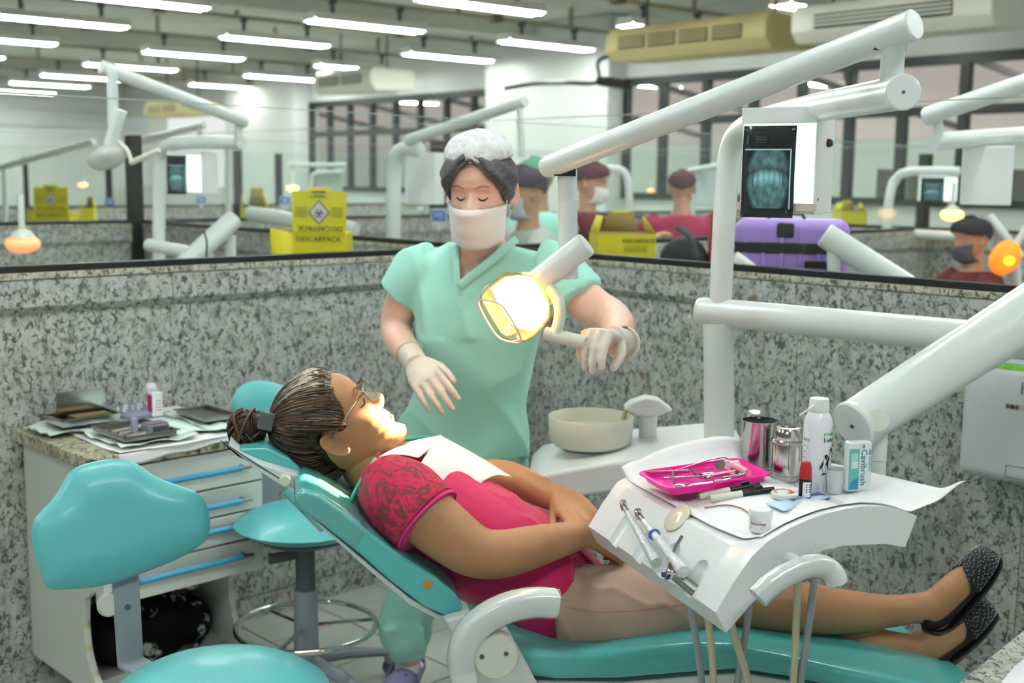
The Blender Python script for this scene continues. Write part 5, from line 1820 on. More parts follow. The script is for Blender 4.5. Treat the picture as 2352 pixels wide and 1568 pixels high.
for k, (yy, w) in enumerate(((0.0195, 0.018), (0.0105, 0.022), (0.0085, 0.02), (0.0062, 0.022))):
    MB().add([wrapc(wp, 0.0182, -0.9)(V((x, yy + dy, 0.0003))) for x, dy in ((0, 0), (w, 0), (w, 0.0009), (0, 0.0009))], [(0, 1, 2, 3)]).build('printed_line', PKI, wj)
sq_ = [deck(1760, 1164), deck(1800, 1182), deck(1908, 1148), deck(1880, 1138)]
sc_ = thing('gel_sachet', 'flat blue and white foil sachet in front of the spray can', 'sachet', sum(sq_, V()) / 4)


def sqp(u, v, h):
    a_, b_, c_, d_ = sq_
    p = a_ * (1 - u) * (1 - v) + b_ * u * (1 - v) + c_ * u * v + d_ * (1 - u) * v
    return p + UP * (h + 0.006 * math.sin(PI * u) * math.sin(PI * v) + 0.006)


MB().sheet(lambda u, v: sqp(u, v, 0.0), 8, 14).build('sachet_foil', M('pale_blue_foil', '#bcd6ee', 0.35), sc_, solid=0.001)
MB().sheet(lambda u, v: sqp(0.02 + 0.6 * u, 0.30 + 0.68 * v, 0.0012), 6, 10).build('blue_print', M('deep_blue_print', '#1f3f86', 0.35), sc_)
for k in range(4):
    MB().sheet(lambda u, v: sqp(0.15 + 0.5 * u, 0.38 + 0.05 * k + 0.02 * v, 0.0018), 3, 2).build('white_stripe', PAPER, sc_)
lw = MB().tube(smooth_path([tuple(deck(1618, 1168, 0.002)), tuple(deck(1665, 1162, 0.002)), tuple(deck(1700, 1168, 0.002)), tuple(deck(1722, 1182, 0.002))], 5), 0.0012, 8).build('wire_instrument', M('copper_wire', '#a67a48', 0.3, metal=0.8))
tag(lw, 'thin curved wire instrument in front of the applicator pens', 'instrument')

# ------------------------------------------------------------------ paper towel dispenser on the right wall
ds0 = CORNER + UR * 2.045
dz0, dz1 = onp(2225, 1092, ds0 + NR * 0.12, NR).z, onp(2225, 822, ds0 + NR * 0.12, NR).z
dc = ds0 + UR * 0.155 + NR * 0.065 + UP * ((dz0 + dz1) / 2)
dp = thing('towel_dispenser', 'white rounded paper towel dispenser on the granite wall', 'dispenser', dc)
RD = rot3(UR, -NR)
dhh = dz1 - dz0
MB().box(dc, (0.31, 0.125, dhh), RD).build('dispenser_case', M('dispenser_white', '#d3dade', 0.35), dp, bevel=0.03, segs=5)
fcd = dc + NR * 0.0632
MB().box(fcd - UP * (dhh * 0.05) + UR * 0.13, (0.19, 0.001, 0.0), RD) if False else None
STK = M('sticker_green', '#86c84a', 0.5, vary=0.3, vscale=60)
MB().box(dc + NR * 0.055 + UR * (-0.155 + 0.165) + UP * (dhh / 2 - 0.008), (0.15, 0.012, 0.014), RD).build('colour_sticker', STK, dp)
MB().box(dc + NR * 0.056 + UR * (-0.155 + 0.165) + UP * (dhh / 2 - 0.002), (0.15, 0.008, 0.006), RD).build('blue_sticker', M('sticker_blue', '#58b0c4', 0.5), dp)
MB().box(fcd - UR * 0.155 + UR * 0.165 + UP * (dhh * 0.15), (0.085, 0.001, 0.016), RD).build('logo_strip', FAINTG, dp)
for k in range(3):
    MB().lathe([(0.0058, 0), (0.0058, 0.0012)], fcd + UR * (-0.155 + 0.130 + 0.0115 * k) + UP * (dhh * 0.15), NR, 14).build('logo_dot', M('rust_ink', '#8c4630', 0.5) if k != 1 else M('navy_ink', '#27324e', 0.5), dp)
text('h', 0.045, M('olive_ink', '#6e7668', 0.5), axes(UR, UP, fcd + UR * (-0.155 + 0.158) + UP * (dhh * 0.26) + NR * 0.0005), dp, 'brand_text', depth=0.0003)
drw = MB()
for a, b_ in (((0, 0), (0.06, 0)), ((0, 0), (0, -0.03)), ((0, -0.03), (0.06, -0.03)), ((0.012, -0.038), (0.05, -0.038))):
    drw.tube([fcd + UR * (-0.155 + 0.135 + a[0]) + UP * (-dhh * 0.34 + a[1]) + NR * 0.0004, fcd + UR * (-0.155 + 0.135 + b_[0]) + UP * (-dhh * 0.34 + b_[1]) + NR * 0.0004], 0.0007, 6)
drw.build('line_drawing', DGREY, dp)
for x, y in ((1489, 713), (1586, 727)):
    q = onp(x, y, CORNER, NR)
    o = MB().lathe([(0.006, -0.004), (0.0065, 0.004), (0.004, 0.008)], q, NR, 16).build('wall_plug', WHITE_M)
    tag(o, 'small white plug in the granite wall %s the lamp pole' % ('farther from' if x < 1500 else 'close to'), 'plug', 'white wall plugs')
# counter in the right lower corner
k0, k1 = atz(2190, 1572, 0.72), atz(2360, 1436, 0.72)
kd = (k1 - k0).normalized()
kn_ = V((kd.y, -kd.x, 0))
if kn_.x < 0:
    kn_ = -kn_
ct = thing('side_counter', 'pale granite counter corner at the lower right', 'counter', k0 + kn_ * 0.3 - UP * 0.72)
MB().prism([k0 - kd * 0.35, k1 + kd * 0.12, k1 + kd * 0.12 + kn_ * 0.5, k0 - kd * 0.35 + kn_ * 0.5], V((0, 0, -0.03))).build('counter_slab', G_COUNTER, ct, bevel=0.006, segs=3)
MB().box(k0 + kn_ * 0.28 + UP * -0.39, (0.55, 0.40, 0.70), rot3(kd, kn_)).build('counter_base', LAMIN, ct)
kq = [atz(2300, 1568, 0.722), atz(2330, 1532, 0.722), atz(2360, 1508, 0.722), atz(2420, 1520, 0.722), atz(2420, 1640, 0.722), atz(2320, 1640, 0.722)]
pk = MB().prism(kq, UP * 0.002).build('counter_paper', PAPER)
tag(pk, 'white paper lying on the corner counter', 'paper')
# ------------------------------------------------------------------ people: heads, hands, bodies
def lerp_tab(tab, x):
    if x <= tab[0][0]:
        return tab[0][1]
    for (x0, y0), (x1, y1) in zip(tab[:-1], tab[1:]):
        if x <= x1:
            t = (x - x0) / (x1 - x0)
            t = t * t * (3 - 2 * t) * 0.5 + t * 0.5
            return y0 + (y1 - y0) * t
    return tab[-1][1]


FRONT = [(-0.120, 0.050), (-0.114, 0.072), (-0.106, 0.084), (-0.097, 0.0885), (-0.088, 0.085), (-0.080, 0.0795), (-0.073, 0.0845), (-0.067, 0.0875), (-0.0615, 0.0830), (-0.056, 0.0885), (-0.050, 0.0880), (-0.042, 0.0845),
         (-0.034, 0.0855), (-0.02, 0.0845), (0.0, 0.0825), (0.015, 0.0825), (0.028, 0.0895), (0.045, 0.0915), (0.065, 0.087), (0.085, 0.071), (0.10, 0.047), (0.109, 0.02), (0.112, 0.0)]
WIDE = [(-0.120, 0.020), (-0.114, 0.030), (-0.10, 0.042), (-0.085, 0.050), (-0.065, 0.056), (-0.04, 0.062), (0.0, 0.0685), (0.03, 0.0725), (0.05, 0.0735), (0.075, 0.067), (0.095, 0.047), (0.106, 0.024), (0.112, 0.0)]
BACK = [(-0.120, 0.02), (-0.114, 0.012), (-0.10, -0.01), (-0.085, -0.035), (-0.065, -0.058), (-0.04, -0.078), (0.0, -0.093), (0.03, -0.098), (0.06, -0.091), (0.085, -0.068), (0.102, -0.036), (0.109, -0.015), (0.112, 0.0)]


def head_pt(phi, z, off=0.0, face=True):
    """phi 0 = face, +-90 deg = ears. Local x sideways, y forward, z up."""
    W, F, B = lerp_tab(WIDE, z), lerp_tab(FRONT, z), lerp_tab(BACK, z)
    s, c = math.sin(phi), math.cos(phi)
    x = W * math.copysign(abs(s) ** 0.88, s)
    y = F * abs(c) ** 0.86 if c >= 0 else B * abs(c) ** 0.9
    if face and c > 0:
        ax = abs(x)
        g = lambda px, pz, wx, wz: math.exp(-((ax - px) / wx) ** 2 - ((z - pz) / wz) ** 2)
        if -0.042 < z < 0.024:
            t = (0.024 - z) / 0.046
            h = 0.0268 * (t ** 1.1 if t <= 0.92 else (0.92 ** 1.1) * max(0.0, 1 - ((t - 0.92) / 0.50) ** 2) ** 0.7)
            w = 0.0080 + 0.0080 * min(1, t) ** 2
            y += h * math.exp(-(x / w) ** 2)
        y += 0.0085 * g(0.0145, -0.025, 0.006, 0.007)
        y -= 0.0105 * g(0.030, 0.006, 0.015, 0.011)
        y += 0.0062 * g(0.031, 0.003, 0.011, 0.0075)
        y += 0.003 * g(0.028, 0.026, 0.016, 0.006)
        y += 0.0045 * g(0.042, -0.028, 0.018, 0.018)
    r = math.hypot(x, y) or 1e-6
    ez = 0.0
    if z > 0.06:
        ez = off * min(1.0, (z - 0.06) / 0.05)
    k = 1 + off / max(r, 0.03)
    return V((x * k, y * k, z + ez))


def head_mb(mb, Mh, nz=84, nphi=112, scale=1.0):
    rings = []
    for i in range(nz + 1):
        t = i / nz
        z = -0.120 + 0.2318 * (t if t < 0.85 else t)
        rings.append([Mh @ (head_pt(2 * PI * k / nphi, z) * scale) for k in range(nphi)])
    mb.loft(rings, True)
    return mb


def ear_mb(mb, Mh, side, scale=1.0):
    """shell shaped ear"""
    n, m = 28, 9
    rings = []
    for i in range(m + 1):
        r = i / m
        ring = []
        for k in range(n):
            w = 2 * PI * k / n
            ey = 0.017 * math.cos(w) * (1 + 0.15 * math.sin(w)) * r
            ez = 0.031 * math.sin(w) * r * (1.0 if math.sin(w) > 0 else 0.92)
            rim = math.exp(-((r - 0.88) / 0.14) ** 2) * (1.0 if math.cos(w) < 0.55 else 0.35)
            inner = 0.45 * math.exp(-((r - 0.55) / 0.16) ** 2) * (1 if math.cos(w) < 0.3 else 0.2)
            x = 0.004 + 0.015 * rim + 0.013 * inner + 0.006 * (-math.cos(w)) * r - 0.003 * (1 - r)
            lobe = 0.006 * max(0, -math.sin(w)) * r
            ring.append(V((side * (0.0665 + x + lobe), -0.012 + ey - 0.006 * math.sin(w) * r, -0.005 + ez)))
        rings.append(ring)
    back = [[V((side * 0.064, p.y * 0.9 - 0.003, p.z * 0.9)) for p in rings[-1]]]
    mb.loft([[Mh @ (p * scale) for p in rg] for rg in (rings[::1] + back)], True)
    return mb


def hand_mb(mb, Mh, side, curls, spread=0.07, thumb=(0.55, 0.35, 0.3), s=1.0, twist=None):
    """Mh: x to the fingers, y across towards the thumb for side=+1, z the back of the hand."""
    pal = [(-0.03, 0.026, 0.020, 0.0), (0.0, 0.028, 0.020, 0.0), (0.02, 0.034, 0.0185, 0.0), (0.05, 0.040, 0.0165, 0.0), (0.078, 0.041, 0.0135, 0.0), (0.090, 0.036, 0.010, 0.0)]
    mb.loft([[Mh @ (V((x, side * (w * math.cos(a) + oy), h * math.sin(a))) * s) for a in [2 * PI * k / 18 for k in range(18)]] for x, w, h, oy in pal], True)
    fing = [(0.030, 0.084, 0.040, 0.024, 0.020, 0.0095), (0.010, 0.088, 0.044, 0.028, 0.021, 0.0098), (-0.011, 0.085, 0.041, 0.026, 0.020, 0.0092), (-0.030, 0.076, 0.032, 0.020, 0.018, 0.0082)]
    for i, (oy, ox, l1, l2, l3, r) in enumerate(fing):
        c1, c2, c3 = curls[i]
        yaw = spread * (1.5 - i)
        p = V((ox - 0.02, side * oy, 0.0))
        pts, rad = [p.copy()], [r * 1.05]
        q = V((ox, side * oy, 0.001))
        pts.append(q.copy())
        rad.append(r * 1.08)
        a = 0.0
        for l, c, rr in ((l1, c1, 0.98), (l2, c2, 0.92), (l3, c3, 0.78)):
            a += c
            d = V((math.cos(a) * math.cos(yaw), side * math.sin(yaw) * math.cos(a), -math.sin(a)))
            q = q + d * l * 0.55
            pts.append(q.copy())
            rad.append(r * (rr + 0.03))
            q = q + d * l * 0.45
            pts.append(q.copy())
            rad.append(r * rr)
        pts.append(q + d * 0.004)
        rad.append(r * 0.35)
        mb.tube([Mh @ (p * s) for p in pts], [x * s for x in rad], 12)
    ta, tb_, tc = thumb
    p = V((0.012, side * 0.022, -0.004))
    pts, rad = [p.copy()], [0.0135]
    d = V((math.cos(ta), side * math.sin(ta), -tb_)).normalized()
    q = p + d * 0.042
    pts.append(q.copy())
    rad.append(0.0125)
    d2 = V((math.cos(ta - tc), side * math.sin(ta - tc), -tb_)).normalized()
    q = q + d2 * 0.030
    pts.append(q.copy())
    rad.append(0.0105)
    d3 = V((math.cos(ta - 1.6 * tc), side * math.sin(ta - 1.6 * tc), -tb_ * 1.2)).normalized()
    q = q + d3 * 0.024
    pts.append(q.copy())
    rad.append(0.0085)
    pts.append(q + d3 * 0.004)
    rad.append(0.003)
    mb.tube([Mh @ (p * s) for p in pts], [x * s for x in rad], 12)
    return mb


def limb(mb, pts, seg=18, lat=None, n=5):
    """pts: (x, y, z, ra, rb) smoothed"""
    S = smooth_path([tuple(p) for p in pts], n)
    mb.tube([V(p[:3]) for p in S], [(p[3], p[4]) for p in S], seg, lat=lat)
    return mb


def P5(p, ra, rb=None):
    return (p.x, p.y, p.z, ra, rb if rb is not None else ra)


from mathutils import noise as _ns


def folds(ob, fn):
    me = ob.data
    new = []
    for vv in me.vertices:
        new += list(vv.co + vv.normal * fn(vv.co))
    me.vertices.foreach_set('co', new)
    me.update()


def ridge(p, d, freq, seed):
    """ridged noise, stretched along direction d"""
    d = d.normalized()
    q = p - d * (p.dot(d) * 0.82)
    n = _ns.noise(q * freq + V((seed, seed * 1.7, -seed)))
    return 1 - min(1.0, abs(n) * 2.6)


# ================================================================== the lying woman
pat = thing('person', 'lying woman in a magenta lace-sleeved top and beige trousers, hands folded', 'person', (0.2, 2.42, 0.56))
fwd = (AX * 0.645 + UP * 0.765).normalized()
upw = (AX * -0.765 + UP * 0.645).normalized()
fwd = (fwd + BX * 0.05).normalized()
upw = (upw - fwd * upw.dot(fwd)).normalized()
sid = BX - fwd * BX.dot(fwd) - upw * BX.dot(upw)
sid.normalize()
HS = 1.02
ho = pm(770, 998, 0.0) + fwd * 0.012 + upw * 0.004
MHP = Matrix(((sid.x, fwd.x, upw.x, ho.x), (sid.y, fwd.y, upw.y, ho.y), (sid.z, fwd.z, upw.z, ho.z), (0, 0, 0, 1)))
hm = MB()
head_mb(hm, MHP, scale=HS)
ear_mb(hm, MHP, 1, HS)
ear_mb(hm, MHP, -1, HS)
head_me = hm

body = MB()
# neck, torso core, arms, legs
limb(body, [P5(pm(800, 1000), 0.052, 0.055), P5(pm(835, 1045), 0.055, 0.058), P5(pm(868, 1085), 0.060, 0.075), P5(pm(905, 1118), 0.08, 0.12)], lat=BX)
limb(body, [P5(pm(880, 1098), 0.06, 0.11), P5(pm(915, 1125), 0.15, 0.085)[:3] + (0.085, 0.15), P5(pm(985, 1168), 0.098, 0.155), P5(pm(1080, 1228), 0.103, 0.145), P5(pm(1180, 1292), 0.108, 0.145), P5(pm(1270, 1360), 0.105, 0.155), P5(pm(1320, 1390), 0.09, 0.14)], lat=None if False else BX)
body.v, body.f, body.m = [], [], []


def limb_b(mb, rows, n=5, seg=20):
    """rows: (point, in-plane radius, sideways radius); sideways axis = BX"""
    S = smooth_path([(p.x, p.y, p.z, rl, ri) for p, ri, rl in rows], n)
    mb.tube([V(q[:3]) for q in S], [(q[3], q[4]) for q in S], seg, lat=BX)


limb_b(body, [(pm(790, 990), 0.050, 0.050), (pm(828, 1040), 0.054, 0.056), (pm(862, 1080), 0.062, 0.075), (pm(905, 1118), 0.075, 0.12)])
limb_b(body, [(pm(880, 1100), 0.06, 0.11), (pm(915, 1127), 0.082, 0.155), (pm(985, 1170), 0.098, 0.160), (pm(1080, 1230), 0.103, 0.150), (pm(1180, 1294), 0.108, 0.148), (pm(1260, 1355), 0.105, 0.158), (pm(1320, 1385), 0.09, 0.14)])
# near arm
armN = [(pm(905, 1135, 0.14), 0.055), (pm(955, 1165, 0.19), 0.060), (pm(1020, 1218, 0.215), 0.056), (pm(1075, 1258, 0.225), 0.051), (pm(1118, 1272, 0.228), 0.047), (pm(1165, 1270, 0.215), 0.0455), (pm(1230, 1254, 0.18), 0.041), (pm(1300, 1236, 0.13), 0.033), (pm(1345, 1225, 0.10), 0.0275)]
limb(body, [P5(p, r) for p, r in armN])
armF = [(pm(905, 1128, -0.14), 0.055), (pm(985, 1125, -0.2), 0.052), (pm(1090, 1105, -0.235), 0.046), (pm(1150, 1098, -0.225), 0.043), (pm(1205, 1112, -0.16), 0.037), (pm(1262, 1138, -0.07), 0.030), (pm(1290, 1152, -0.025), 0.026)]
limb(body, [P5(p, r) for p, r in armF])
# hands: the far hand lies over the near wrist
hx = (pm(1420, 1262, 0.06) - pm(1345, 1225, 0.10)).normalized()
hand_mb(body, axes(hx, (UP * 0.45 + BX * -0.9), pm(1352, 1229, 0.095)), 1, [(0.5, 0.6, 0.3)] * 4, thumb=(0.5, 0.2, 0.2), s=0.96)
hx2 = (pm(1345, 1206, 0.105) - pm(1290, 1154, -0.02)).normalized()
hand_mb(body, axes(hx2, AX + UP * 0.35, pm(1290, 1156, -0.02) + UP * 0.014), -1, [(0.25, 0.7, 0.45), (0.25, 0.75, 0.45), (0.28, 0.75, 0.5), (0.3, 0.75, 0.5)], thumb=(0.6, 0.3, 0.3), s=0.96, spread=0.05)
# thighs and legs: the near leg crosses over the far one at the ankles
legN = [(pm(1270, 1405, 0.085), 0.088), (pm(1420, 1402, 0.10), 0.083), (pm(1560, 1388, 0.10), 0.067), (pm(1670, 1378, 0.09), 0.058), (pm(1760, 1388, 0.075), 0.057), (pm(1850, 1397, 0.05), 0.0555), (pm(1950, 1404, 0.03), 0.047), (pm(2045, 1403, 0.01), 0.036), (pm(2105, 1396, 0.0), 0.0335), (pm(2140, 1390, 0.0), 0.034)]
limb(body, [P5(p, r) for p, r in legN])
footN = [(pm(2108, 1420, 0.0), 0.022, 0.020), (pm(2122, 1410, 0.0), 0.034, 0.029), (pm(2150, 1392, 0.0), 0.041, 0.033), (pm(2195, 1350, 0.005), 0.034, 0.036), (pm(2230, 1318, 0.008), 0.027, 0.038), (pm(2262, 1280, 0.01), 0.017, 0.036), (pm(2274, 1262, 0.01), 0.008, 0.022)]
limb_b(body, footN)
legF = [(pm(1290, 1405, -0.09), 0.088), (pm(1430, 1404, -0.10), 0.083), (pm(1570, 1400, -0.09), 0.067), (pm(1680, 1405, -0.07), 0.058), (pm(1780, 1432, -0.045), 0.055), (pm(1880, 1458, -0.02), 0.050), (pm(1980, 1474, 0.0), 0.040), (pm(2050, 1484, 0.0), 0.034), (pm(2095, 1490, 0.0), 0.034)]
limb(body, [P5(p, r) for p, r in legF])
footF = [(pm(2080, 1518, 0.0), 0.022, 0.020), (pm(2096, 1508, 0.0), 0.035, 0.031), (pm(2125, 1490, 0.0), 0.042, 0.034), (pm(2180, 1456, 0.0), 0.036, 0.036), (pm(2225, 1425, 0.0), 0.027, 0.038), (pm(2258, 1395, 0.0), 0.016, 0.036), (pm(2270, 1384, 0.0), 0.008, 0.022)]
limb_b(body, footF)
bo = body.build('body', SKIN_P, pat, remesh=0.0055, smooth=4, sharp=0)
# the head joins the same mesh at the neck
hme = head_me.mesh('head')
bm_ = bmesh.new()
bm_.from_mesh(bo.data)
bm_.from_mesh(hme)
bm_.to_mesh(bo.data)
bm_.free()
bo.data.shade_smooth()

# face details
LIPS = M('lip_tone', '#a4604e', 0.45)
LASH = M('lash_dark', '#1c120c', 0.7)
GREYHAIR = M('grey_brow', '#4d443c', 0.8)


def on_head(phi, z, off, Mh, s):
    return Mh @ (head_pt(phi, z, off) * s)


def face_line(name, Mh, s, pts, r, mat, parent, off=0.001):
    q = [on_head(a, z, off, Mh, s) for a, z in smooth_path(pts, 4)]
    n = len(q)
    return MB().tube(q, [r * (0.35 + 0.65 * math.sin(PI * (0.08 + 0.84 * i / (n - 1)))) for i in range(n)], 8).build(name, mat, parent)


for sg in (1, -1):
    face_line('eyelash', MHP, HS, [(sg * 0.16, 0.003), (sg * 0.28, -0.002), (sg * 0.44, -0.0035), (sg * 0.62, 0.000)], 0.0015, LASH, pat)
    face_line('eyebrow', MHP, HS, [(sg * 0.16, 0.024), (sg * 0.34, 0.031), (sg * 0.60, 0.026)], 0.0016, M('patient_brow', '#6b4a33', 0.8), pat)
lp = MB()
for z0, r in ((-0.0575, 0.0032), (-0.0665, 0.0036)):
    q = [on_head(a, z0 + (0.002 if r < 0.0034 else -0.001) * 0, -0.0012, MHP, HS) for a in [-0.32 + 0.064 * k for k in range(11)]]
    lp.tube(q, [r * math.sin(PI * (0.12 + 0.076 * i)) for i in range(11)], 8)
lp.build('lips', LIPS, pat)

# shirt: lace-sleeved jersey top
sh = MB()
limb_b(sh, [(pm(872, 1092), 0.060, 0.095), (pm(905, 1118), 0.088, 0.160), (pm(935, 1140), 0.102, 0.178), (pm(985, 1168), 0.114, 0.172), (pm(1080, 1228), 0.116, 0.163), (pm(1180, 1292), 0.121, 0.162), (pm(1240, 1345), 0.120, 0.172), (pm(1285, 1382), 0.118, 0.176), (pm(1300, 1396), 0.112, 0.172)], seg=30)
limb(sh, [P5(pm(900, 1128, 0.10), 0.07), P5(pm(935, 1155, 0.165), 0.076), P5(pm(970, 1186, 0.195), 0.074), P5(pm(985, 1200, 0.205), 0.0715)], seg=24)
limb(sh, [P5(pm(900, 1122, -0.10), 0.07), P5(pm(950, 1125, -0.17), 0.070), P5(pm(1010, 1120, -0.205), 0.066)], seg=20)
so = sh.build('top', SHIRT, pat, remesh=0.006, smooth=3, sharp=0)
_wd = AX * 0.85 + UP * 0.35 - BX * 0.2
folds(so, lambda p: 0.006 * (ridge(p, _wd, 16, 2.0) ** 2 - 0.3) * sstep(0.0, 0.25, (p - pm(1000, 1180)).dot(AX)) + 0.003 * _ns.noise(p * 22))
# lace shoulder: open floral net over the sleeve
lace = bpy.data.materials.new('magenta_lace')
lace.use_nodes = True
nt = lace.node_tree
b_ = nt.nodes['Principled BSDF']
b_.inputs['Roughness'].default_value = 0.8
tc = nt.nodes.new('ShaderNodeTexCoord')
n1 = nt.nodes.new('ShaderNodeTexNoise')
n1.inputs['Scale'].default_value = 42
n1.inputs['Detail'].default_value = 3
n1.inputs['Distortion'].default_value = 1.8
nt.links.new(tc.outputs['Object'], n1.inputs['Vector'])
rr = nt.nodes.new('ShaderNodeValToRGB')
rr.color_ramp.elements[0].position = 0.44
rr.color_ramp.elements[0].color = lin('#6e2a33')
rr.color_ramp.elements[1].position = 0.54
rr.color_ramp.elements[1].color = lin('#c01048')
nt.links.new(n1.outputs['Fac'], rr.inputs['Fac'])
nt.links.new(rr.outputs['Color'], b_.inputs['Base Color'])
bp_ = nt.nodes.new('ShaderNodeBump')
bp_.inputs['Strength'].default_value = 0.5
bp_.inputs['Distance'].default_value = 0.004
nt.links.new(n1.outputs['Fac'], bp_.inputs['Height'])
nt.links.new(bp_.outputs['Normal'], b_.inputs['Normal'])
lc_ = MB()
limb(lc_, [P5(pm(893, 1118, 0.09), 0.066), P5(pm(925, 1145, 0.155), 0.0775), P5(pm(960, 1178, 0.192), 0.0762), P5(pm(976, 1192, 0.202), 0.0742)], seg=28)
lc_.build('lace_sleeve', lace, pat, sharp=60)
sd_ = (pm(990, 1204, 0.207) - pm(965, 1180, 0.192)).normalized()
ha, hb_ = frame_of(sd_, BX)
hc = pm(982, 1197, 0.2045)
MB().tube([hc + ha * 0.0735 * math.cos(w) + hb_ * 0.0735 * math.sin(w) for w in [2 * PI * k / 36 for k in range(37)]], 0.0028, 8, cap=False, lat=sd_).build('sleeve_hem', M('magenta_hem', '#cf2a7c', 0.7), pat)
# trousers
tr_ = MB()
limb_b(tr_, [(pm(1250, 1362), 0.098, 0.155), (pm(1300, 1398), 0.108, 0.178), (pm(1360, 1408), 0.106, 0.185)], seg=28)
limb(tr_, [P5(pm(1275, 1405, 0.085), 0.100), P5(pm(1340, 1408, 0.095), 0.100), P5(pm(1430, 1404, 0.10), 0.093), P5(pm(1530, 1392, 0.10), 0.079), P5(pm(1590, 1384, 0.098), 0.0715), P5(pm(1612, 1381, 0.097), 0.070)], seg=28)
limb(tr_, [P5(pm(1280, 1405, -0.085), 0.100), P5(pm(1340, 1408, -0.095), 0.100), P5(pm(1430, 1404, -0.10), 0.093), P5(pm(1530, 1398, -0.095), 0.079), P5(pm(1600, 1396, -0.09), 0.071)], seg=28)
to_ = tr_.build('trousers', PANTS, pat, remesh=0.006, smooth=5, sharp=0)
folds(to_, lambda p: 0.007 * (ridge(p, UP * 0.9 - AX * 0.35 + BX * 0.3, 14, 5.0) ** 3 - 0.15) * sstep(-0.10, 0.08, (p - pm(1400, 1400)).z) + 0.002 * _ns.noise(p * 20))
SEAM = M('seam_thread', '#a98c7e', 0.8)
MB().tube(smooth_path([tuple(pm(1300, 1395, 0.1955)), tuple(pm(1380, 1405, 0.196)), tuple(pm(1480, 1400, 0.187)), tuple(pm(1580, 1386, 0.172))], 5), 0.0012, 6).build('side_seam', SEAM, pat)
# shoes
SHOE = M('black_suede', '#0c0c10', 0.75)


def shoe(foot, sole_d, label_, heel):
    """flat pump: open over the instep, closed round the toes"""
    S = smooth_path([(p.x, p.y, p.z, rl, ri) for p, ri, rl in foot], 6)
    n = len(S)
    rows, st = [], MB()
    rnd = random.Random(n + int(heel * 1000))
    cs = []
    for i, q in enumerate(S):
        t = i / (n - 1)
        c = V(q[:3])
        tg = V(S[min(i + 1, n - 1)][:3]) - V(S[max(i - 1, 0)][:3])
        a, b = frame_of(tg, BX)
        if b.dot(sole_d) < 0:
            b = -b
        cs.append((c, a, b, tg.normalized(), q[3], q[4]))
        A = 1.75 - 0.55 * sstep(0.03, 0.25, t) + (PI - 1.2) * sstep(0.52, 0.68, t)
        k_ = 1.0 if 0 < i < n - 1 else 0.5
        rows.append([c + a * ((q[3] + 0.0035) * k_ * math.sin(w)) + b * ((q[4] + 0.004) * k_ * math.cos(w)) for w in [-A + 2 * A * k / 26 for k in range(27)]])
        if 0.60 < t < 0.97:
            for rep_ in range(2):
                for k in range(13):
                    w = PI * 0.18 + (PI * 1.64) * (k + 0.5 * ((i + rep_) % 2)) / 13 + rnd.uniform(-0.08, 0.08)
                    st.ball(c + tg.normalized() * (0.0035 * rep_ + rnd.uniform(-0.001, 0.001)) + a * ((q[3] + 0.005) * math.sin(w)) + b * ((q[4] + 0.0055) * math.cos(w)), 0.0012, seg=6, rings=4)
    s = MB().loft(rows, cap=False, closed=False).build('shoe', SHOE, pat, solid=0.003, sharp=0)
    s['label'] = label_
    so_ = MB()
    pts = [c + b * (rb + 0.008 + heel * 0.5 * (1 - sstep(0.1, 0.55, i / (n - 1)))) for i, (c, a, b, tg, ra, rb) in enumerate(cs)]
    so_.tube(pts, [(min(ra, 0.036) * (1.0 if 1 < i < n - 2 else 0.6), 0.005 + heel * 0.5 * (1 - sstep(0.1, 0.55, i / (n - 1)))) for i, (c, a, b, tg, ra, rb) in enumerate(cs)], 16, lat=BX, power=0.7)
    so_.build('sole', M('black_sole', '#101014', 0.5), s, sharp=50)
    g = st.build('rhinestones', M('rhinestone', '#e9e9f2', 0.1, metal=0.6), s)
    g['kind'] = 'stuff'


shoe(footN, AX * 0.69 - UP * 0.72, 'black flat shoe with silver studs on the upper foot', 0.0)
shoe(footF, AX * 0.69 - UP * 0.72, 'black flat shoe with silver studs on the lower foot', 0.018)

# hair: swept back into a bun, grey at the hairline
HZ = [(0, 0.080), (0.5, 0.078), (0.85, 0.062), (1.10, 0.022), (1.27, 0.000), (1.38, 0.002), (1.48, 0.030), (1.75, 0.034), (2.0, -0.012), (2.3, -0.058), (PI, -0.068)]


def hairline(phi):
    return lerp_tab(HZ, abs(phi))


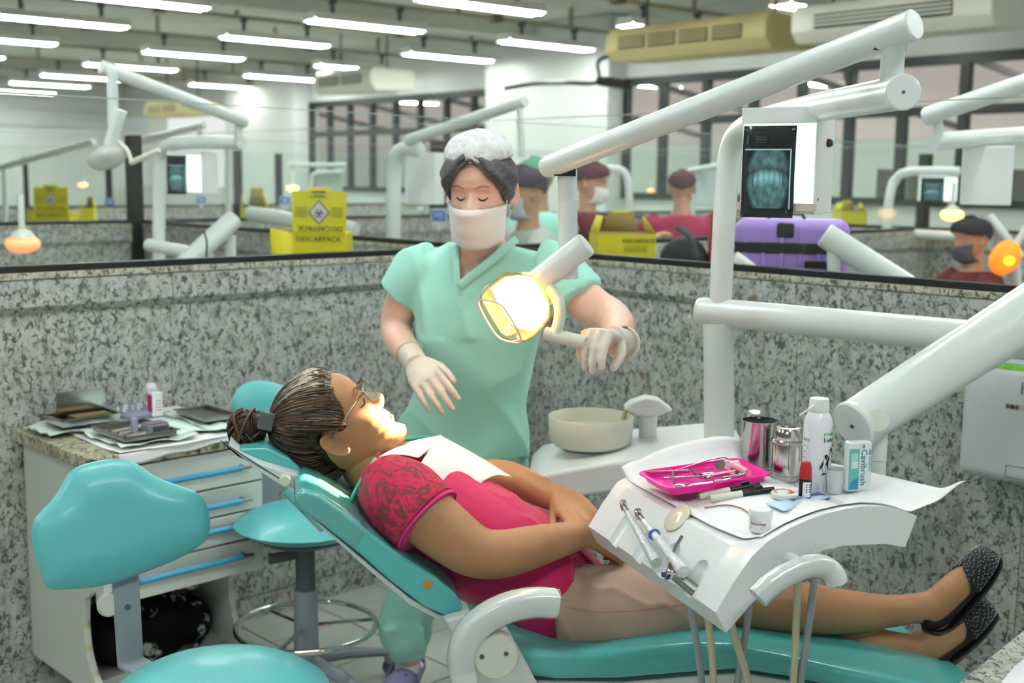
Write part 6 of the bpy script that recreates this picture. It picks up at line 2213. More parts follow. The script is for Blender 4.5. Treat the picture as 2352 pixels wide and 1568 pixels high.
HM = [M('hair_black_brown', '#20130b', 0.45), M('hair_brown', '#563820', 0.42), M('hair_grey', '#77706a', 0.45), M('hair_silver', '#c4bba9', 0.45)]
hair = MB()
tie = V((0.0, -0.086, 0.112))
nph = 96
rings = []
for i in range(22):
    t = i / 21
    ring = []
    for k in range(nph):
        ph = -PI + 2 * PI * k / nph
        zb = hairline(ph)
        z = zb + (0.111 - zb) * t
        thick = 0.001 + 0.004 * sstep(0.0, 0.2, t)
        p = head_pt(ph, z, thick, face=False)
        if t > 0.75:
            p = p.lerp(tie * 0.9 + p * 0.1, 0.12 * (t - 0.75) / 0.25)
        ring.append(MHP @ (p * HS))
    rings.append(ring)
hair.loft(rings, True, mi=0)
rnd = random.Random(11)
for k in range(1700):
    ph = rnd.uniform(-PI, PI)
    near_front = abs(ph) < 1.0
    t0 = rnd.uniform(0.0, 0.55) if rnd.random() < 0.6 else rnd.uniform(0, 0.1)
    zb = hairline(ph)
    z0 = zb + (0.108 - zb) * t0
    p0 = head_pt(ph, z0 + rnd.uniform(0, 0.006), 0.0015 + 0.010 * sstep(0, 0.3, t0), face=False)
    pts = []
    for j in range(8):
        s = j / 7
        q = p0.lerp(tie, s)
        # keep it on the outside of the skull
        rad = math.sqrt((q.x / 0.0935) ** 2 + ((q.y + 0.004) / 0.1165) ** 2 + ((q.z - 0.012) / 0.118) ** 2)
        if j == 0:
            r0 = rad
        want = (r0 + (1.0 + 0.02 * ((k * 37) % 11 - 5) / 5 - r0) * sstep(0.0, 0.22, s)) * (1 if s < 0.93 else 0.96)
        if rad < want and j > 0:
            f = want / max(rad, 0.2)
            q = V((q.x * f, (q.y + 0.004) * f - 0.004, (q.z - 0.012) * f + 0.012))
        q += V((rnd.uniform(-1, 1), rnd.uniform(-1, 1), rnd.uniform(-1, 1))) * 0.0015
        pts.append(MHP @ (q * HS))
    r = rnd.random()
    if near_front and t0 < 0.3:
        mi = 3 if r < 0.15 else (2 if r < 0.35 else (1 if r < 0.8 else 0))
    elif abs(ph) < 1.45 and t0 < 0.35:
        mi = 2 if r < 0.2 else (0 if r < 0.5 else 1)
    elif abs(ph) < 1.7:
        mi = 2 if r < 0.08 else (1 if r < 0.6 else 0)
    else:
        mi = 0 if r < 0.65 else 1
    hair.tube(smooth_path([tuple(p) for p in pts], 2), [0.0002 + 0.0015 * math.sin(PI * min(1, (i + 0.15) / 13)) ** 0.7 for i in range(15)], 5, mi=mi)
for k in range(650):                   # the grey front hairline
    ph = rnd.uniform(-1.25, 1.25)
    zb = hairline(ph)
    p0 = head_pt(ph, zb + rnd.uniform(-0.002, 0.012), 0.002, face=False)
    ln = rnd.uniform(0.12, 0.5)
    pts = []
    for j in range(7):
        s = ln * j / 6
        q = p0.lerp(tie, s)
        rad = math.sqrt((q.x / 0.0935) ** 2 + ((q.y + 0.004) / 0.1165) ** 2 + ((q.z - 0.012) / 0.118) ** 2)
        if j == 0:
            r0 = rad
        want = r0 + (1.02 - r0) * sstep(0.0, 0.22, s)
        if rad < want and j > 0:
            f = want / max(rad, 0.2)
            q = V((q.x * f, (q.y + 0.004) * f - 0.004, (q.z - 0.012) * f + 0.012))
        pts.append(MHP @ ((q + V((rnd.uniform(-1, 1), rnd.uniform(-1, 1), rnd.uniform(-1, 1))) * 0.001) * HS))
    r = rnd.random()
    side_hair = abs(ph) > 0.8
    mi = (2 if r < 0.25 else (1 if r < 0.7 else 0)) if side_hair else (3 if r < 0.55 else (2 if r < 0.8 else 1))
    hair.tube(smooth_path([tuple(p) for p in pts], 2), [0.0002 + 0.0013 * math.sin(PI * (i + 0.2) / 12.6) ** 0.8 for i in range(13)], 5, mi=mi)
# bun
bc_ = pm(566, 984, 0.0)
for k in range(90):
    w = rnd.uniform(0, 2 * PI)
    tl = rnd.uniform(-0.9, 0.9)
    axis = V((rnd.uniform(-1, 1), rnd.uniform(-1, 1), rnd.uniform(-1, 1))).normalized()
    a, b = frame_of(axis, V((0.3, 0.8, 0.5)))
    R_ = rnd.uniform(0.024, 0.040)
    pts = [bc_ + AX * ((R_ * 0.95) * (math.cos(u) * a.x + math.sin(u) * b.x)) + BX * (R_ * 0.85 * (math.cos(u) * a.y + math.sin(u) * b.y)) + UP * (R_ * 1.08 * (math.cos(u) * a.z + math.sin(u) * b.z)) for u in [w + 0.28 * j for j in range(10)]]
    hair.tube(pts, 0.0032, 5, mi=1 if rnd.random() < 0.6 else 0)
hair.ball(bc_, (0.033, 0.030, 0.036), mi=0)
hair.tube([MHP @ (tie * HS), pm(600, 968), bc_], [0.030, 0.021, 0.026], 14, mi=0)
hair.build('hair', HM, pat, sharp=0)
q = pm(612, 967, 0.034)
MB().box(q, (0.030, 0.008, 0.036), rot3((AX * 0.95 - UP * 0.25).normalized(), BX)).build('hair_clip', M('smoky_clip', '#6a6a70', 0.15, alpha=0.8), pat, bevel=0.003)

# glasses
gl = thing('eyeglasses', 'rimless metal eyeglasses on the lying woman', 'eyeglasses', MHP @ V((0, 0.11, 0.01)))


def hl(x, y, z):
    return MHP @ (V((x, y, z)) * HS)


FRM = M('thin_metal_frame', '#8d8c7c', 0.25, metal=0.9)
for sg in (1, -1):
    MB().tube(smooth_path([tuple(hl(sg * 0.064, 0.088, 0.018)), tuple(hl(sg * 0.071, 0.07, 0.017)), tuple(hl(sg * 0.076, 0.02, 0.013)), tuple(hl(sg * 0.077, -0.008, 0.010))], 4), 0.0017, 8).build('temple_arm', FRM, gl)
    ln = []
    for k in range(24):
        w = 2 * PI * k / 24
        c, s_2 = math.cos(w), math.sin(w)
        x, z = 0.036 + 0.025 * math.copysign(abs(c) ** 0.6, c), 0.006 + 0.017 * math.copysign(abs(s_2) ** 0.6, s_2)
        ln.append(hl(sg * x, 0.106 - 6.0 * max(0, x - 0.02) ** 2 - 0.15 * (0.02 - z) * 0.3, z))
    MB().prism(ln, (hl(0, 1, 0) - hl(0, 0, 0)).normalized() * 0.002).build('lens', LENS, gl)
    MB().tube(ln + [ln[0]], 0.0009, 6, cap=False).build('lens_rim', FRM, gl)
    MB().tube([hl(sg * 0.061, 0.097, 0.018), hl(sg * 0.065, 0.086, 0.018)], 0.0022, 8).build('hinge', FRM, gl)
MB().tube(smooth_path([tuple(hl(-0.012, 0.107, 0.012)), tuple(hl(0, 0.110, 0.015)), tuple(hl(0.012, 0.107, 0.012))], 4), 0.0012, 8).build('bridge', FRM, gl)

# bib with its cord
bib = thing('dental_bib', 'white paper bib lying on the chest of the lying woman', 'bib', pm(1040, 1060))
bibpts = {}


BQ = [(952, 1086, 0.125), (1042, 1150, 0.150), (1178, 1092, -0.115), (1008, 1006, -0.105)]


def bibfn(u, v):
    # u from the chin side to the waist side, v from the far side to the camera side
    (a1_, a2_, a3_), (b1_, b2_, b3_), (c1_, c2_, c3_), (d1_, d2_, d3_) = BQ
    x = (d1_ * (1 - u) + c1_ * u) * (1 - v) + (a1_ * (1 - u) + b1_ * u) * v
    y = (d2_ * (1 - u) + c2_ * u) * (1 - v) + (a2_ * (1 - u) + b2_ * u) * v
    o = (d3_ * (1 - u) + c3_ * u) * (1 - v) + (a3_ * (1 - u) + b3_ * u) * v
    p = pm(x, y, o)
    nn = (AX * 0.5 + UP * 0.86).normalized()
    return p + nn * (0.030 * math.sin(PI * v) ** 0.8 * (1 - 0.3 * u) + 0.004 * math.sin(9 * v + 4 * u) + 0.006 * sstep(0.6, 1.0, v) * math.sin(5 * u))


MB().sheet(bibfn, 26, 30).build('bib_sheet', PAPER, bib, solid=0.0008, sharp=0)


def bibflap(u, v):
    # the upper edge turned up towards the chin
    a = pm(868, 1050, 0.085)
    b2 = pm(1008, 1003, -0.10)
    c2 = bibfn(0.05, 0.7)
    d2 = bibfn(0.08, 0.25)
    p = a * (1 - u) * (1 - v) + b2 * u * (1 - v) + d2 * u * v + (c2 * 0.35 + pm(945, 1058, 0.09) * 0.65) * (1 - u) * v
    return p + UP * (0.010 * math.sin(PI * u) * (1 - v) + 0.006 * math.sin(PI * v))


MB().sheet(bibflap, 16, 10).build('bib_flap', PAPER, bib, solid=0.0008, sharp=0)
CORD = M('green_cord', '#2fb39a', 0.35)
MB().tube(smooth_path([tuple(pm(862, 1052, 0.092)), tuple(pm(838, 1090, 0.115)), tuple(pm(815, 1130, 0.125)), tuple(pm(802, 1170, 0.115)), tuple(pm(800, 1178, 0.08))], 6), 0.0038, 8).build('neck_cord', CORD, bib)
MB().tube([pm(872, 1038, 0.088), pm(860, 1056, 0.092)], [(0.004, 0.0022)] * 2, 8).build('cord_clip', CHROME, bib)
MB().tube(smooth_path([tuple(pm(905, 1012, -0.05)), tuple(pm(950, 1008, -0.07)), tuple(pm(985, 1004, -0.06))], 4), 0.0036, 8).build('far_cord', CORD, bib)
# neck chain
MB().tube(smooth_path([tuple(pm(905, 1035, 0.05)), tuple(pm(955, 1062, 0.075)), tuple(pm(985, 1052, 0.06))], 4), 0.0013, 6).build('necklace', M('dark_chain', '#5a4a32', 0.3, metal=0.8), pat)

# ================================================================== the standing woman
nur = thing('person', 'standing woman in mint scrubs, charcoal turban and face mask, reaching for the lamp', 'person', (-0.12, 3.2, 0))
NY = 3.03
FW = V((-math.sin(0.24) * math.cos(0.20), -math.cos(0.24) * math.cos(0.20), -math.sin(0.20))).normalized()
NU = (UP - FW * UP.dot(FW)).normalized()
NS = FW.cross(NU) * -1          # their left is the picture's right
NS = NU.cross(FW) * -1
if NS.x < 0:
    NS = -NS
no = at(1103, 440, 2.95)
MHN = Matrix(((NS.x, FW.x, NU.x, no.x), (NS.y, FW.y, NU.y, no.y), (NS.z, FW.z, NU.z, no.z), (0, 0, 0, 1)))
SN = 1.03
hn = MB()
head_mb(hn, MHN, scale=SN)
ear_mb(hn, MHN, 1, SN)
ear_mb(hn, MHN, -1, SN)
nb = MB()


def ring_n(mb, rows, n=4, seg=28):
    """rows: left px, right px, y px, depth Y, half depth"""
    R = []
    for xl, xr, y, Y, hd in rows:
        a, b = at(xl, y, Y), at(xr, y, Y)
        c = (a + b) / 2
        R.append((c.x, c.y, c.z, (b - a).length / 2, hd))
    S = smooth_path(R, n)
    mb.loft([[V((q[0] + q[3] * math.copysign(abs(math.cos(w)) ** 0.85, math.cos(w)), q[1] + q[4] * math.sin(w), q[2])) for w in [2 * PI * k / seg for k in range(seg)]] for q in S], True)


ring_n(nb, [(1068, 1150, 500, 2.98, 0.050), (1066, 1158, 545, 3.0, 0.052), (1050, 1180, 572, 3.03, 0.06), (1000, 1240, 596, 3.04, 0.07)])
ring_n(nb, [(1010, 1225, 585, 3.04, 0.065), (970, 1270, 620, 3.05, 0.085), (962, 1250, 700, 3.05, 0.105), (965, 1222, 780, 3.05, 0.105), (970, 1200, 880, 3.07, 0.095), (940, 1200, 980, 3.10, 0.105), (925, 1205, 1080, 3.13, 0.11)])
# arms
nR = [(at(985, 610, 3.04), 0.052), (at(945, 650, 3.05), 0.052), (at(922, 700, 3.07), 0.046), (at(910, 748, 3.07), 0.042), (at(916, 780, 3.02), 0.040), (at(932, 805, 2.94), 0.036), (at(948, 826, 2.87), 0.029), (at(958, 838, 2.83), 0.027)]
limb(nb, [P5(p, r) for p, r in nR])
nL = [(at(1250, 615, 3.04), 0.052), (at(1310, 660, 3.02), 0.054), (at(1362, 705, 2.97), 0.052), (at(1402, 728, 2.90), 0.047), (at(1416, 742, 2.82), 0.043), (at(1420, 758, 2.71), 0.038), (at(1417, 772, 2.60), 0.031), (at(1410, 780, 2.53), 0.027)]
limb(nb, [P5(p, r) for p, r in nL])
# legs
for pts in ([(1005, 1090, 3.12, 0.085), (985, 1200, 3.16, 0.075), (960, 1330, 3.22, 0.055), (945, 1430, 3.27, 0.048), (938, 1500, 3.30, 0.036), (938, 1522, 3.31, 0.034)], [(1150, 1090, 3.14, 0.085), (1150, 1200, 3.2, 0.075), (1145, 1330, 3.3, 0.055), (1142, 1420, 3.36, 0.048), (1140, 1478, 3.42, 0.036), (1140, 1500, 3.43, 0.034)]):
    limb(nb, [P5(at(x, y, Y), r) for x, y, Y, r in pts])
nbo = nb.build('body', SKIN_N, nur, remesh=0.006, smooth=4, sharp=0)
hme = hn.mesh('head')
bm_ = bmesh.new()
bm_.from_mesh(nbo.data)
bm_.from_mesh(hme)
bm_.to_mesh(nbo.data)
bm_.free()
nbo.data.shade_smooth()
for sg in (1, -1):
    face_line('eyelash', MHN, SN, [(sg * 0.19, 0.002), (sg * 0.29, -0.0038), (sg * 0.42, -0.004), (sg * 0.54, 0.001)], 0.0021, LASH, nur)
    face_line('eyebrow', MHN, SN, [(sg * 0.15, 0.026), (sg * 0.30, 0.0305), (sg * 0.46, 0.0305), (sg * 0.62, 0.026)], 0.0026, M('brow_brown', '#a87664', 0.8), nur, off=-0.0006)

# scrub tunic with a deep V neck
tu = MB()
ring_n(tu, [(1042, 1190, 562, 3.04, 0.060), (1005, 1232, 577, 3.04, 0.075), (958, 1278, 600, 3.05, 0.092), (945, 1280, 640, 3.05, 0.108), (946, 1262, 700, 3.05, 0.128), (950, 1238, 770, 3.05, 0.130), (955, 1222, 840, 3.06, 0.120), (946, 1213, 900, 3.08, 0.118), (920, 1212, 970, 3.10, 0.128), (908, 1214, 1022, 3.11, 0.132), (906, 1216, 1040, 3.11, 0.130)], seg=40)
limb(tu, [P5(at(1000, 605, 3.04), 0.062), P5(at(962, 628, 3.05), 0.068), P5(at(932, 660, 3.06), 0.066), P5(at(914, 682, 3.065), 0.064)], seg=24)
limb(tu, [P5(at(1230, 605, 3.04), 0.064), P5(at(1278, 630, 3.03), 0.072), P5(at(1310, 668, 3.01), 0.074), P5(at(1328, 690, 2.995), 0.073)], seg=24)
rnd = random.Random(3)
vq = [at(1049, 500, 2.93), at(1052, 655, 2.93), at(1192, 540, 2.93), at(1192, 500, 2.93)]
cutr = MB().prism([p - V((0, 0.12, 0)) for p in vq], V((0, 0.19, 0))).build('cutter', SCRUB)
tuo = tu.build('tunic', SCRUB, nur, remesh=0.007, smooth=5, cut=[cutr], sharp=50)
folds(tuo, lambda p: 0.013 * (ridge(p, V((0.75, 0.0, -0.65)) if p.z < 1.1 else V((0.2, 0, -0.95)), 7, 3.0) ** 2 - 0.3) + 0.003 * _ns.noise(p * 12))
VB = M('scrub_band', '#7fcfbd', 0.85)
MB().tube(smooth_path([tuple(at(1056, 655, 2.915)), tuple(at(1110, 612, 2.915)), tuple(at(1160, 572, 2.93)), tuple(at(1186, 548, 2.97))], 5), [(0.003, 0.010)] * 16, 8, lat=(0, 1, 0)).build('neck_band', SCRUB, nur)
MB().tube(smooth_path([tuple(at(1050, 652, 2.915)), tuple(at(1047, 600, 2.925)), tuple(at(1046, 565, 2.96))], 5), [(0.003, 0.008)] * 11, 8, lat=(0, 1, 0)).build('neck_band', SCRUB, nur)
# trousers
tq_ = MB()
ring_n(tq_, [(915, 1208, 1000, 3.11, 0.122), (912, 1212, 1060, 3.12, 0.125), (912, 1214, 1110, 3.14, 0.122)], seg=36)
for pts in ([(1000, 1100, 3.13, 0.098), (985, 1200, 3.17, 0.095), (955, 1330, 3.24, 0.080), (935, 1420, 3.28, 0.076), (932, 1462, 3.29, 0.076), (934, 1484, 3.30, 0.056), (936, 1505, 3.305, 0.050)], [(1140, 1100, 3.15, 0.098), (1145, 1200, 3.22, 0.095), (1143, 1330, 3.34, 0.080), (1140, 1420, 3.40, 0.074), (1140, 1455, 3.42, 0.072), (1140, 1476, 3.43, 0.054), (1140, 1492, 3.43, 0.050)]):
    limb(tq_, [P5(at(x, y, Y), r, r * 0.95) for x, y, Y, r in pts], seg=26)
for k in range(6):
    q0, q1 = at(880 + 18 * k, 1440, 3.21), at(895 + 16 * k, 1486, 3.245)
    tq_.tube([q0, q0 * 0.5 + q1 * 0.5 - V((0, 0.008, 0)), q1], 0.007, 8)
tqo = tq_.build('scrub_trousers', SCRUB, nur, remesh=0.007, smooth=5, sharp=0)
folds(tqo, lambda p: 0.010 * (ridge(p, V((0.3, 0, -0.95)), 10, 8.0) ** 2 - 0.3))
# socks and clogs
for px_, py_, Y, yaw in ((938, 1530, 3.315, -0.25), (1140, 1505, 3.44, 0.1)):
    c = at(px_, py_, Y)
    dv = V((math.sin(yaw), -math.cos(yaw), 0))
    lt = V((dv.y, -dv.x, 0))
    MB().tube([V((c.x, c.y, 0.10)), V((c.x, c.y, 0.05)) + dv * 0.01, V((c.x, c.y, 0.04)) + dv * 0.06], [(0.036, 0.04), (0.038, 0.045), (0.03, 0.03)], 16, lat=lt).build('sock', PAPER, nur)
    cg = MB()
    rows = [(-0.045, 0.026, 0.030, 0.032), (-0.03, 0.034, 0.040, 0.036), (0.02, 0.040, 0.040, 0.038), (0.07, 0.044, 0.045, 0.043), (0.11, 0.047, 0.042, 0.040), (0.15, 0.044, 0.033, 0.032), (0.18, 0.030, 0.022, 0.024), (0.19, 0.012, 0.012, 0.018)]
    S = smooth_path([(o_, w_, h_, z_) for o_, w_, h_, z_ in rows], 4)
    cg.loft([[V((c.x, c.y, 0)) + dv * o_ + lt * (w_ * math.cos(a)) + UP * max(0.004, z_ + h_ * math.sin(a)) for a in [2 * PI * k / 20 for k in range(20)]] for o_, w_, h_, z_ in S], True)
    s = cg.build('clog', LAVEND, nur, sharp=60)
    MB().tube(smooth_path([tuple(V((c.x, c.y, 0.055)) + dv * 0.055 + lt * 0.048), tuple(V((c.x, c.y, 0.075)) - dv * 0.02 + lt * 0.045), tuple(V((c.x, c.y, 0.08)) - dv * 0.06), tuple(V((c.x, c.y, 0.075)) - dv * 0.02 - lt * 0.045), tuple(V((c.x, c.y, 0.055)) + dv * 0.055 - lt * 0.048)], 5), [(0.010, 0.003)] * 21, 8, lat=(0, 0, 1)).build('clog_strap', LAVEND, s)
    for k in range(9):
        q = V((c.x, c.y, 0)) + dv * (0.085 + 0.03 * (k // 3)) + lt * (0.022 * (k % 3 - 1)) + UP * (0.0865 - 0.012 * (k // 3) - 0.004 * abs(k % 3 - 1))
        MB().lathe([(0.0035, -0.003), (0.0035, 0.0012)], q, (0, 0, 1), 8).build('vent_hole', DGREY, s)
    for k in range(3):
        q = V((c.x, c.y, 0.03 + 0.008 * k)) + lt * 0.046
        MB().box(q + dv * 0.03, (0.09, 0.002, 0.003), rot3(dv, lt)).build('clog_stripe', PAPER, s)

# turban, bouffant cap, mask
def shell(Mh, s, zb, zt, off, nph=110, nt=14, wob=None):
    R = []
    for i in range(nt + 1):
        t = i / nt
        ring = []
        for k in range(nph):
            ph = -PI + 2 * PI * k / nph
            a, b = zb(ph), zt(ph)
            z = a + (b - a) * t
            o = off(ph, t)
            p = head_pt(ph, min(z, 0.108), o, face=False)
            if z > 0.108:
                p.z += z - 0.108
            ring.append(Mh @ (p * s))
        R.append(ring)
    return R


ZB = [(0, 0.082), (0.25, 0.074), (0.6, 0.044), (0.95, 0.014), (1.2, -0.012), (1.45, -0.026), (1.9, -0.035), (PI, -0.05)]
ZBL = [(0, 0.082), (0.25, 0.070), (0.55, 0.040), (0.85, 0.018), (1.2, 0.0), (1.45, -0.018), (1.9, -0.035), (PI, -0.05)]
apex = 0.02


def zb_(ph):
    p = ph - apex
    return lerp_tab(ZB if p > 0 else ZBL, abs(p))


def off_(ph, t):
    p = ph - apex
    fold = 0.0050 * math.sin(10 * t * (1.2 + 0.4 * abs(p)) + 3.2 * abs(p)) + 0.003 * math.sin(19 * t + 5 * abs(p))
    knot = 0.004 * math.exp(-(p / 0.16) ** 2) * (0.6 + 0.4 * math.sin(PI * t))
    rise = 0.011 * math.sin(PI * min(1, t * 1.15)) if t < 0.9 else 0.006
    return 0.006 + rise + fold * math.sin(PI * min(1, 0.1 + t)) + knot


sf = MB()
sf.loft(shell(MHN, SN, zb_, lambda p: 0.100 + 0.006 * math.cos(p), off_, nt=26), cap=False)
sf.build('turban', SCARF, nur, solid=0.003, sharp=0)
bf = MB()
R = []
for i in range(15):
    t = i / 14
    a = t * PI / 2
    ring = []
    for k in range(72):
        w = 2 * PI * k / 72
        rr_ = 0.081 * math.cos(a) * (1 + 0.06 * math.sin(17 * w + 2) * math.sin(PI * t) + 0.03 * math.sin(5 * w + 6 * t))
        z = 0.086 + 0.062 * math.sin(a) * (1 + 0.05 * math.sin(4 * w))
        ring.append(MHN @ (V((rr_ * math.sin(w), rr_ * 1.12 * math.cos(w) - 0.004, z)) * SN))
    R.append(ring)
bf.loft(R, True)
bf.build('bouffant_cap', NET, nur, sharp=0)
mk = MB()


def maskfn(u, v):
    # u across, v from top to bottom
    z = -0.030 - 0.096 * v
    x = (u - 0.5) * 2
    xw = 0.071 - 0.006 * v * v
    yc = [(0, 0.113), (0.12, 0.119), (0.3, 0.118), (0.55, 0.112), (0.8, 0.106), (0.93, 0.094), (1.0, 0.076)]
    y = lerp_tab(yc, v) - (lerp_tab(yc, v) - 0.030 - 0.012 * v) * abs(x) ** 2.2
    pl = 0.0018 * math.sin(v * 15) * (1 - x * x)
    zz = z + 0.010 * (1 - x * x) * (1 - v) + 0.006 * x * x * (1 - v) + 0.018 * x * x * v
    return MHN @ (V((xw * x, y + pl, zz)) * SN)


mk.sheet(maskfn, 34, 30).build('face_mask', MASKM, nur, solid=0.0015, sharp=0)
for sg, u in ((1, 1.0), (-1, 0.0)):
    pts = [maskfn(u, 0.05), MHN @ V((sg * 0.077, 0.01, 0.012)), MHN @ V((sg * 0.083, -0.02, 0.006)), MHN @ V((sg * 0.082, -0.022, -0.02)), MHN @ V((sg * 0.074, 0.01, -0.06)), maskfn(u, 0.95)]
    MB().tube(smooth_path([tuple(p) for p in pts], 5), 0.0014, 6).build('mask_loop', MASKM, nur)
MB().ball(MHN @ V((0.079, -0.004, -0.042)), 0.003).build('earring', M('gold_stud', '#c98a3a', 0.3, metal=0.9), nur)

# gloves
gx = (at(990, 888, 2.74) - at(955, 835, 2.835)).normalized()
g1 = MB()
# back of the hand to the camera, thumb to the picture's right
gz = (V((-0.15, -0.9, 0.45)) - gx * V((-0.15, -0.9, 0.45)).dot(gx)).normalized()
gy = gz.cross(gx)
Mg = Matrix(((gx.x, gy.x, gz.x, 0), (gx.y, gy.y, gz.y, 0), (gx.z, gy.z, gz.z, 0), (0, 0, 0, 1)))
o_ = at(955, 834, 2.835)
Mg = Matrix.Translation(o_) @ Mg
sdg = 1 if (gy.x > 0) else -1
hand_mb(g1, Mg, sdg, [(0.30, 0.35, 0.25), (0.35, 0.40, 0.3), (0.35, 0.42, 0.3), (0.35, 0.4, 0.3)], spread=0.05, thumb=(0.55, 0.35, 0.35), s=1.03)
g1.tube([o_ - gx * 0.05, o_ - gx * 0.02, o_ + gx * 0.01], [0.031, 0.031, 0.030], 16)
gl1 = g1.build('glove', LATEX, nur, remesh=0.0026, smooth=3, sharp=0)
gl1['label'] = 'white latex glove on the hanging hand'
rc = o_ - gx * 0.052
a, b = frame_of(gx, UP)
MB().tube([rc + a * 0.0335 * math.cos(w) + b * 0.0335 * math.sin(w) for w in [2 * PI * k / 28 for k in range(29)]], 0.0028, 8, cap=False, lat=gx).build('glove_cuff', M('cuff_cream', '#d8d3b4', 0.45), gl1)
# gripping hand: fingers over the lamp handle
hgr = (at(1345, 787, 2.42) - at(1251, 765, 2.45)).normalized()
w0 = at(1408, 780, 2.515)
kn0 = at(1350, 758, 2.405)
gx = (kn0 - w0).normalized()
gz = (V((-0.25, -0.45, 0.85)) - gx * V((-0.25, -0.45, 0.85)).dot(gx)).normalized()
gy = gz.cross(gx)
Mg = Matrix.Translation(w0) @ Matrix(((gx.x, gy.x, gz.x, 0), (gx.y, gy.y, gz.y, 0), (gx.z, gy.z, gz.z, 0), (0, 0, 0, 1)))
sdg = 1 if gy.y < 0 else -1
g2 = MB()
hand_mb(g2, Mg, sdg, [(0.95, 0.55, 0.35), (1.0, 0.6, 0.4), (1.0, 0.65, 0.4), (1.0, 0.7, 0.4)], spread=0.03, thumb=(0.6, 0.9, 0.4), s=1.0)
g2.tube([w0 - gx * 0.06 + V((0.004, 0.02, 0)), w0 - gx * 0.025, w0 + gx * 0.01], [0.032, 0.031, 0.030], 16)
gl2 = g2.build('glove', LATEX, nur, remesh=0.0026, smooth=3, sharp=0)
gl2['label'] = 'white latex glove gripping the lamp handle'
rc = w0 - gx * 0.055
a, b = frame_of(gx, UP)
MB().tube([rc + a * 0.036 * math.cos(w) + b * 0.036 * math.sin(w) for w in [2 * PI * k / 28 for k in range(29)]], 0.0025, 8, cap=False, lat=gx).build('glove_cuff', M('cuff_cream'), gl2)
MB().tube([rc - gx * 0.006 + a * 0.037 * math.cos(w) + b * 0.037 * math.sin(w) for w in [2 * PI * k / 28 for k in range(29)]], [(0.003, 0.0015)] * 29, 8, cap=False, lat=gx).build('wristband', PAPER, nur)
MB().ball(rc - gx * 0.006 + UP * 0.038, (0.008, 0.006, 0.003)).build('watch_face', STEEL_D, nur)
# ------------------------------------------------------------------ neighbouring cubicles seen through the glass
def rpx(r, Y):
    return r * Y / FPX


def tubes(name, label, cat, parts, grp=None):
    """parts: (part name, [(px, py, Y)...], radius px, material)"""
    p0 = parts[0][1][0]
    f = at(*p0)
    root = thing(name, label, cat, (f.x, f.y, 0), group=grp)
    for nm, pts, r, mt in parts:
        Ym = sum(p[2] for p in pts) / len(pts)
        q = [tuple(at(*p)) for p in pts]
        if len(q) > 2:
            q = smooth_path(q, 5)
        n = len(q)
        Ys = [pts[0][2] + (pts[-1][2] - pts[0][2]) * i / max(1, n - 1) for i in range(n)]
        MB().tube(q, [rpx(r, Ym)] * n, 18).build(nm, mt, root, bevel=rpx(r, Ym) * 0.15)
    return root


def foot(root, px, py, Y, r):
    p = at(px, py, Y)
    MB().tube([p, V((p.x, p.y, 0.0))], rpx(r, Y), 16).build('pole_base', WHITE, root)


def view_box(root, x0, x1, x2, y0, y1, Y, lit=True, fmul=0.55):
    """lit face between x0 and x1, case side between x1 and x2"""
    a, b, c = at(x0, y1, Y + 0.06), at(x1, y1, Y), at(x2, y1, Y + 0.12)
    t = at(x1, y0, Y).z
    h = t - b.z
    fx = V((b.x - a.x, b.y - a.y, 0))
    w = fx.length
    fx.normalize()
    fn = V((fx.y, -fx.x, 0))
    d = max(0.04, (c - b).length)
    cc = V((b.x, b.y, b.z + h / 2)) - fx * w / 2 - fn * d / 2
    R = rot3(fx, -fn)
    MB().box(cc, (w, d, h), R).build('viewer_case', WHITE_M, root, bevel=0.004)
    if lit:
        MB().box(cc + fn * (d / 2 + 0.002) - UP * h * 0.03, (w * 0.94, 0.004, h * 0.84), R).build('light_panel', LITW, root)
        o = cc + fn * (d / 2 + 0.008) - fx * (w * (0.5 - fmul / 2 - 0.05)) - UP * h * 0.06
        film_sheet('clipped_film', o, w * fmul, h * 0.9, fn, fx, root)


uA = tubes('dental_unit', 'white lamp pole with long raised arm and unlit lamp behind the left glass screen', 'dental unit', [
    ('pole', [(365, 640, 5.4), (365, 500, 5.4), (366, 400, 5.4), (372, 355, 5.38), (392, 333, 5.3), (440, 327, 5.2), (555, 327, 4.95)], 15, WHITE),
    ('pivot_post', [(547, 322, 4.95), (548, 278, 4.95)], 9.5, WHITE), ('lamp_arm', [(566, 280, 4.95), (232, 154, 4.5)], 15, WHITE),
    ('hanger_post', [(257, 165, 4.5), (260, 290, 4.5)], 12, WHITE), ('lamp_swivel', [(277, 252, 4.48), (252, 338, 4.48)], 15, WHITE),
    ('handle_bracket', [(272, 325, 4.46), (292, 345, 4.45), (302, 372, 4.45)], 5, IVORY), ('handle_grip', [(300, 374, 4.45), (366, 345, 4.4)], 6.5, IVORY)])
foot(uA, 365, 640, 5.4, 16)
MB().ball(at(246, 362, 4.46), (0.075, 0.06, 0.045), Matrix.Rotation(-0.3, 3, 'Y')).build('lamp_dish', M('clear_grey_dish', '#c8ccc4', 0.15, alpha=0.7), uA)
MB().ball(at(240, 362, 4.44), (0.02, 0.02, 0.016)).build('lamp_bulb_off', DGREY, uA)
vA = thing('xray_viewer', 'lit x-ray viewer box with film behind the left glass screen', 'x-ray viewer', at(440, 400, 5.15))
view_box(vA, 384, 465, 492, 346, 446, 5.12)
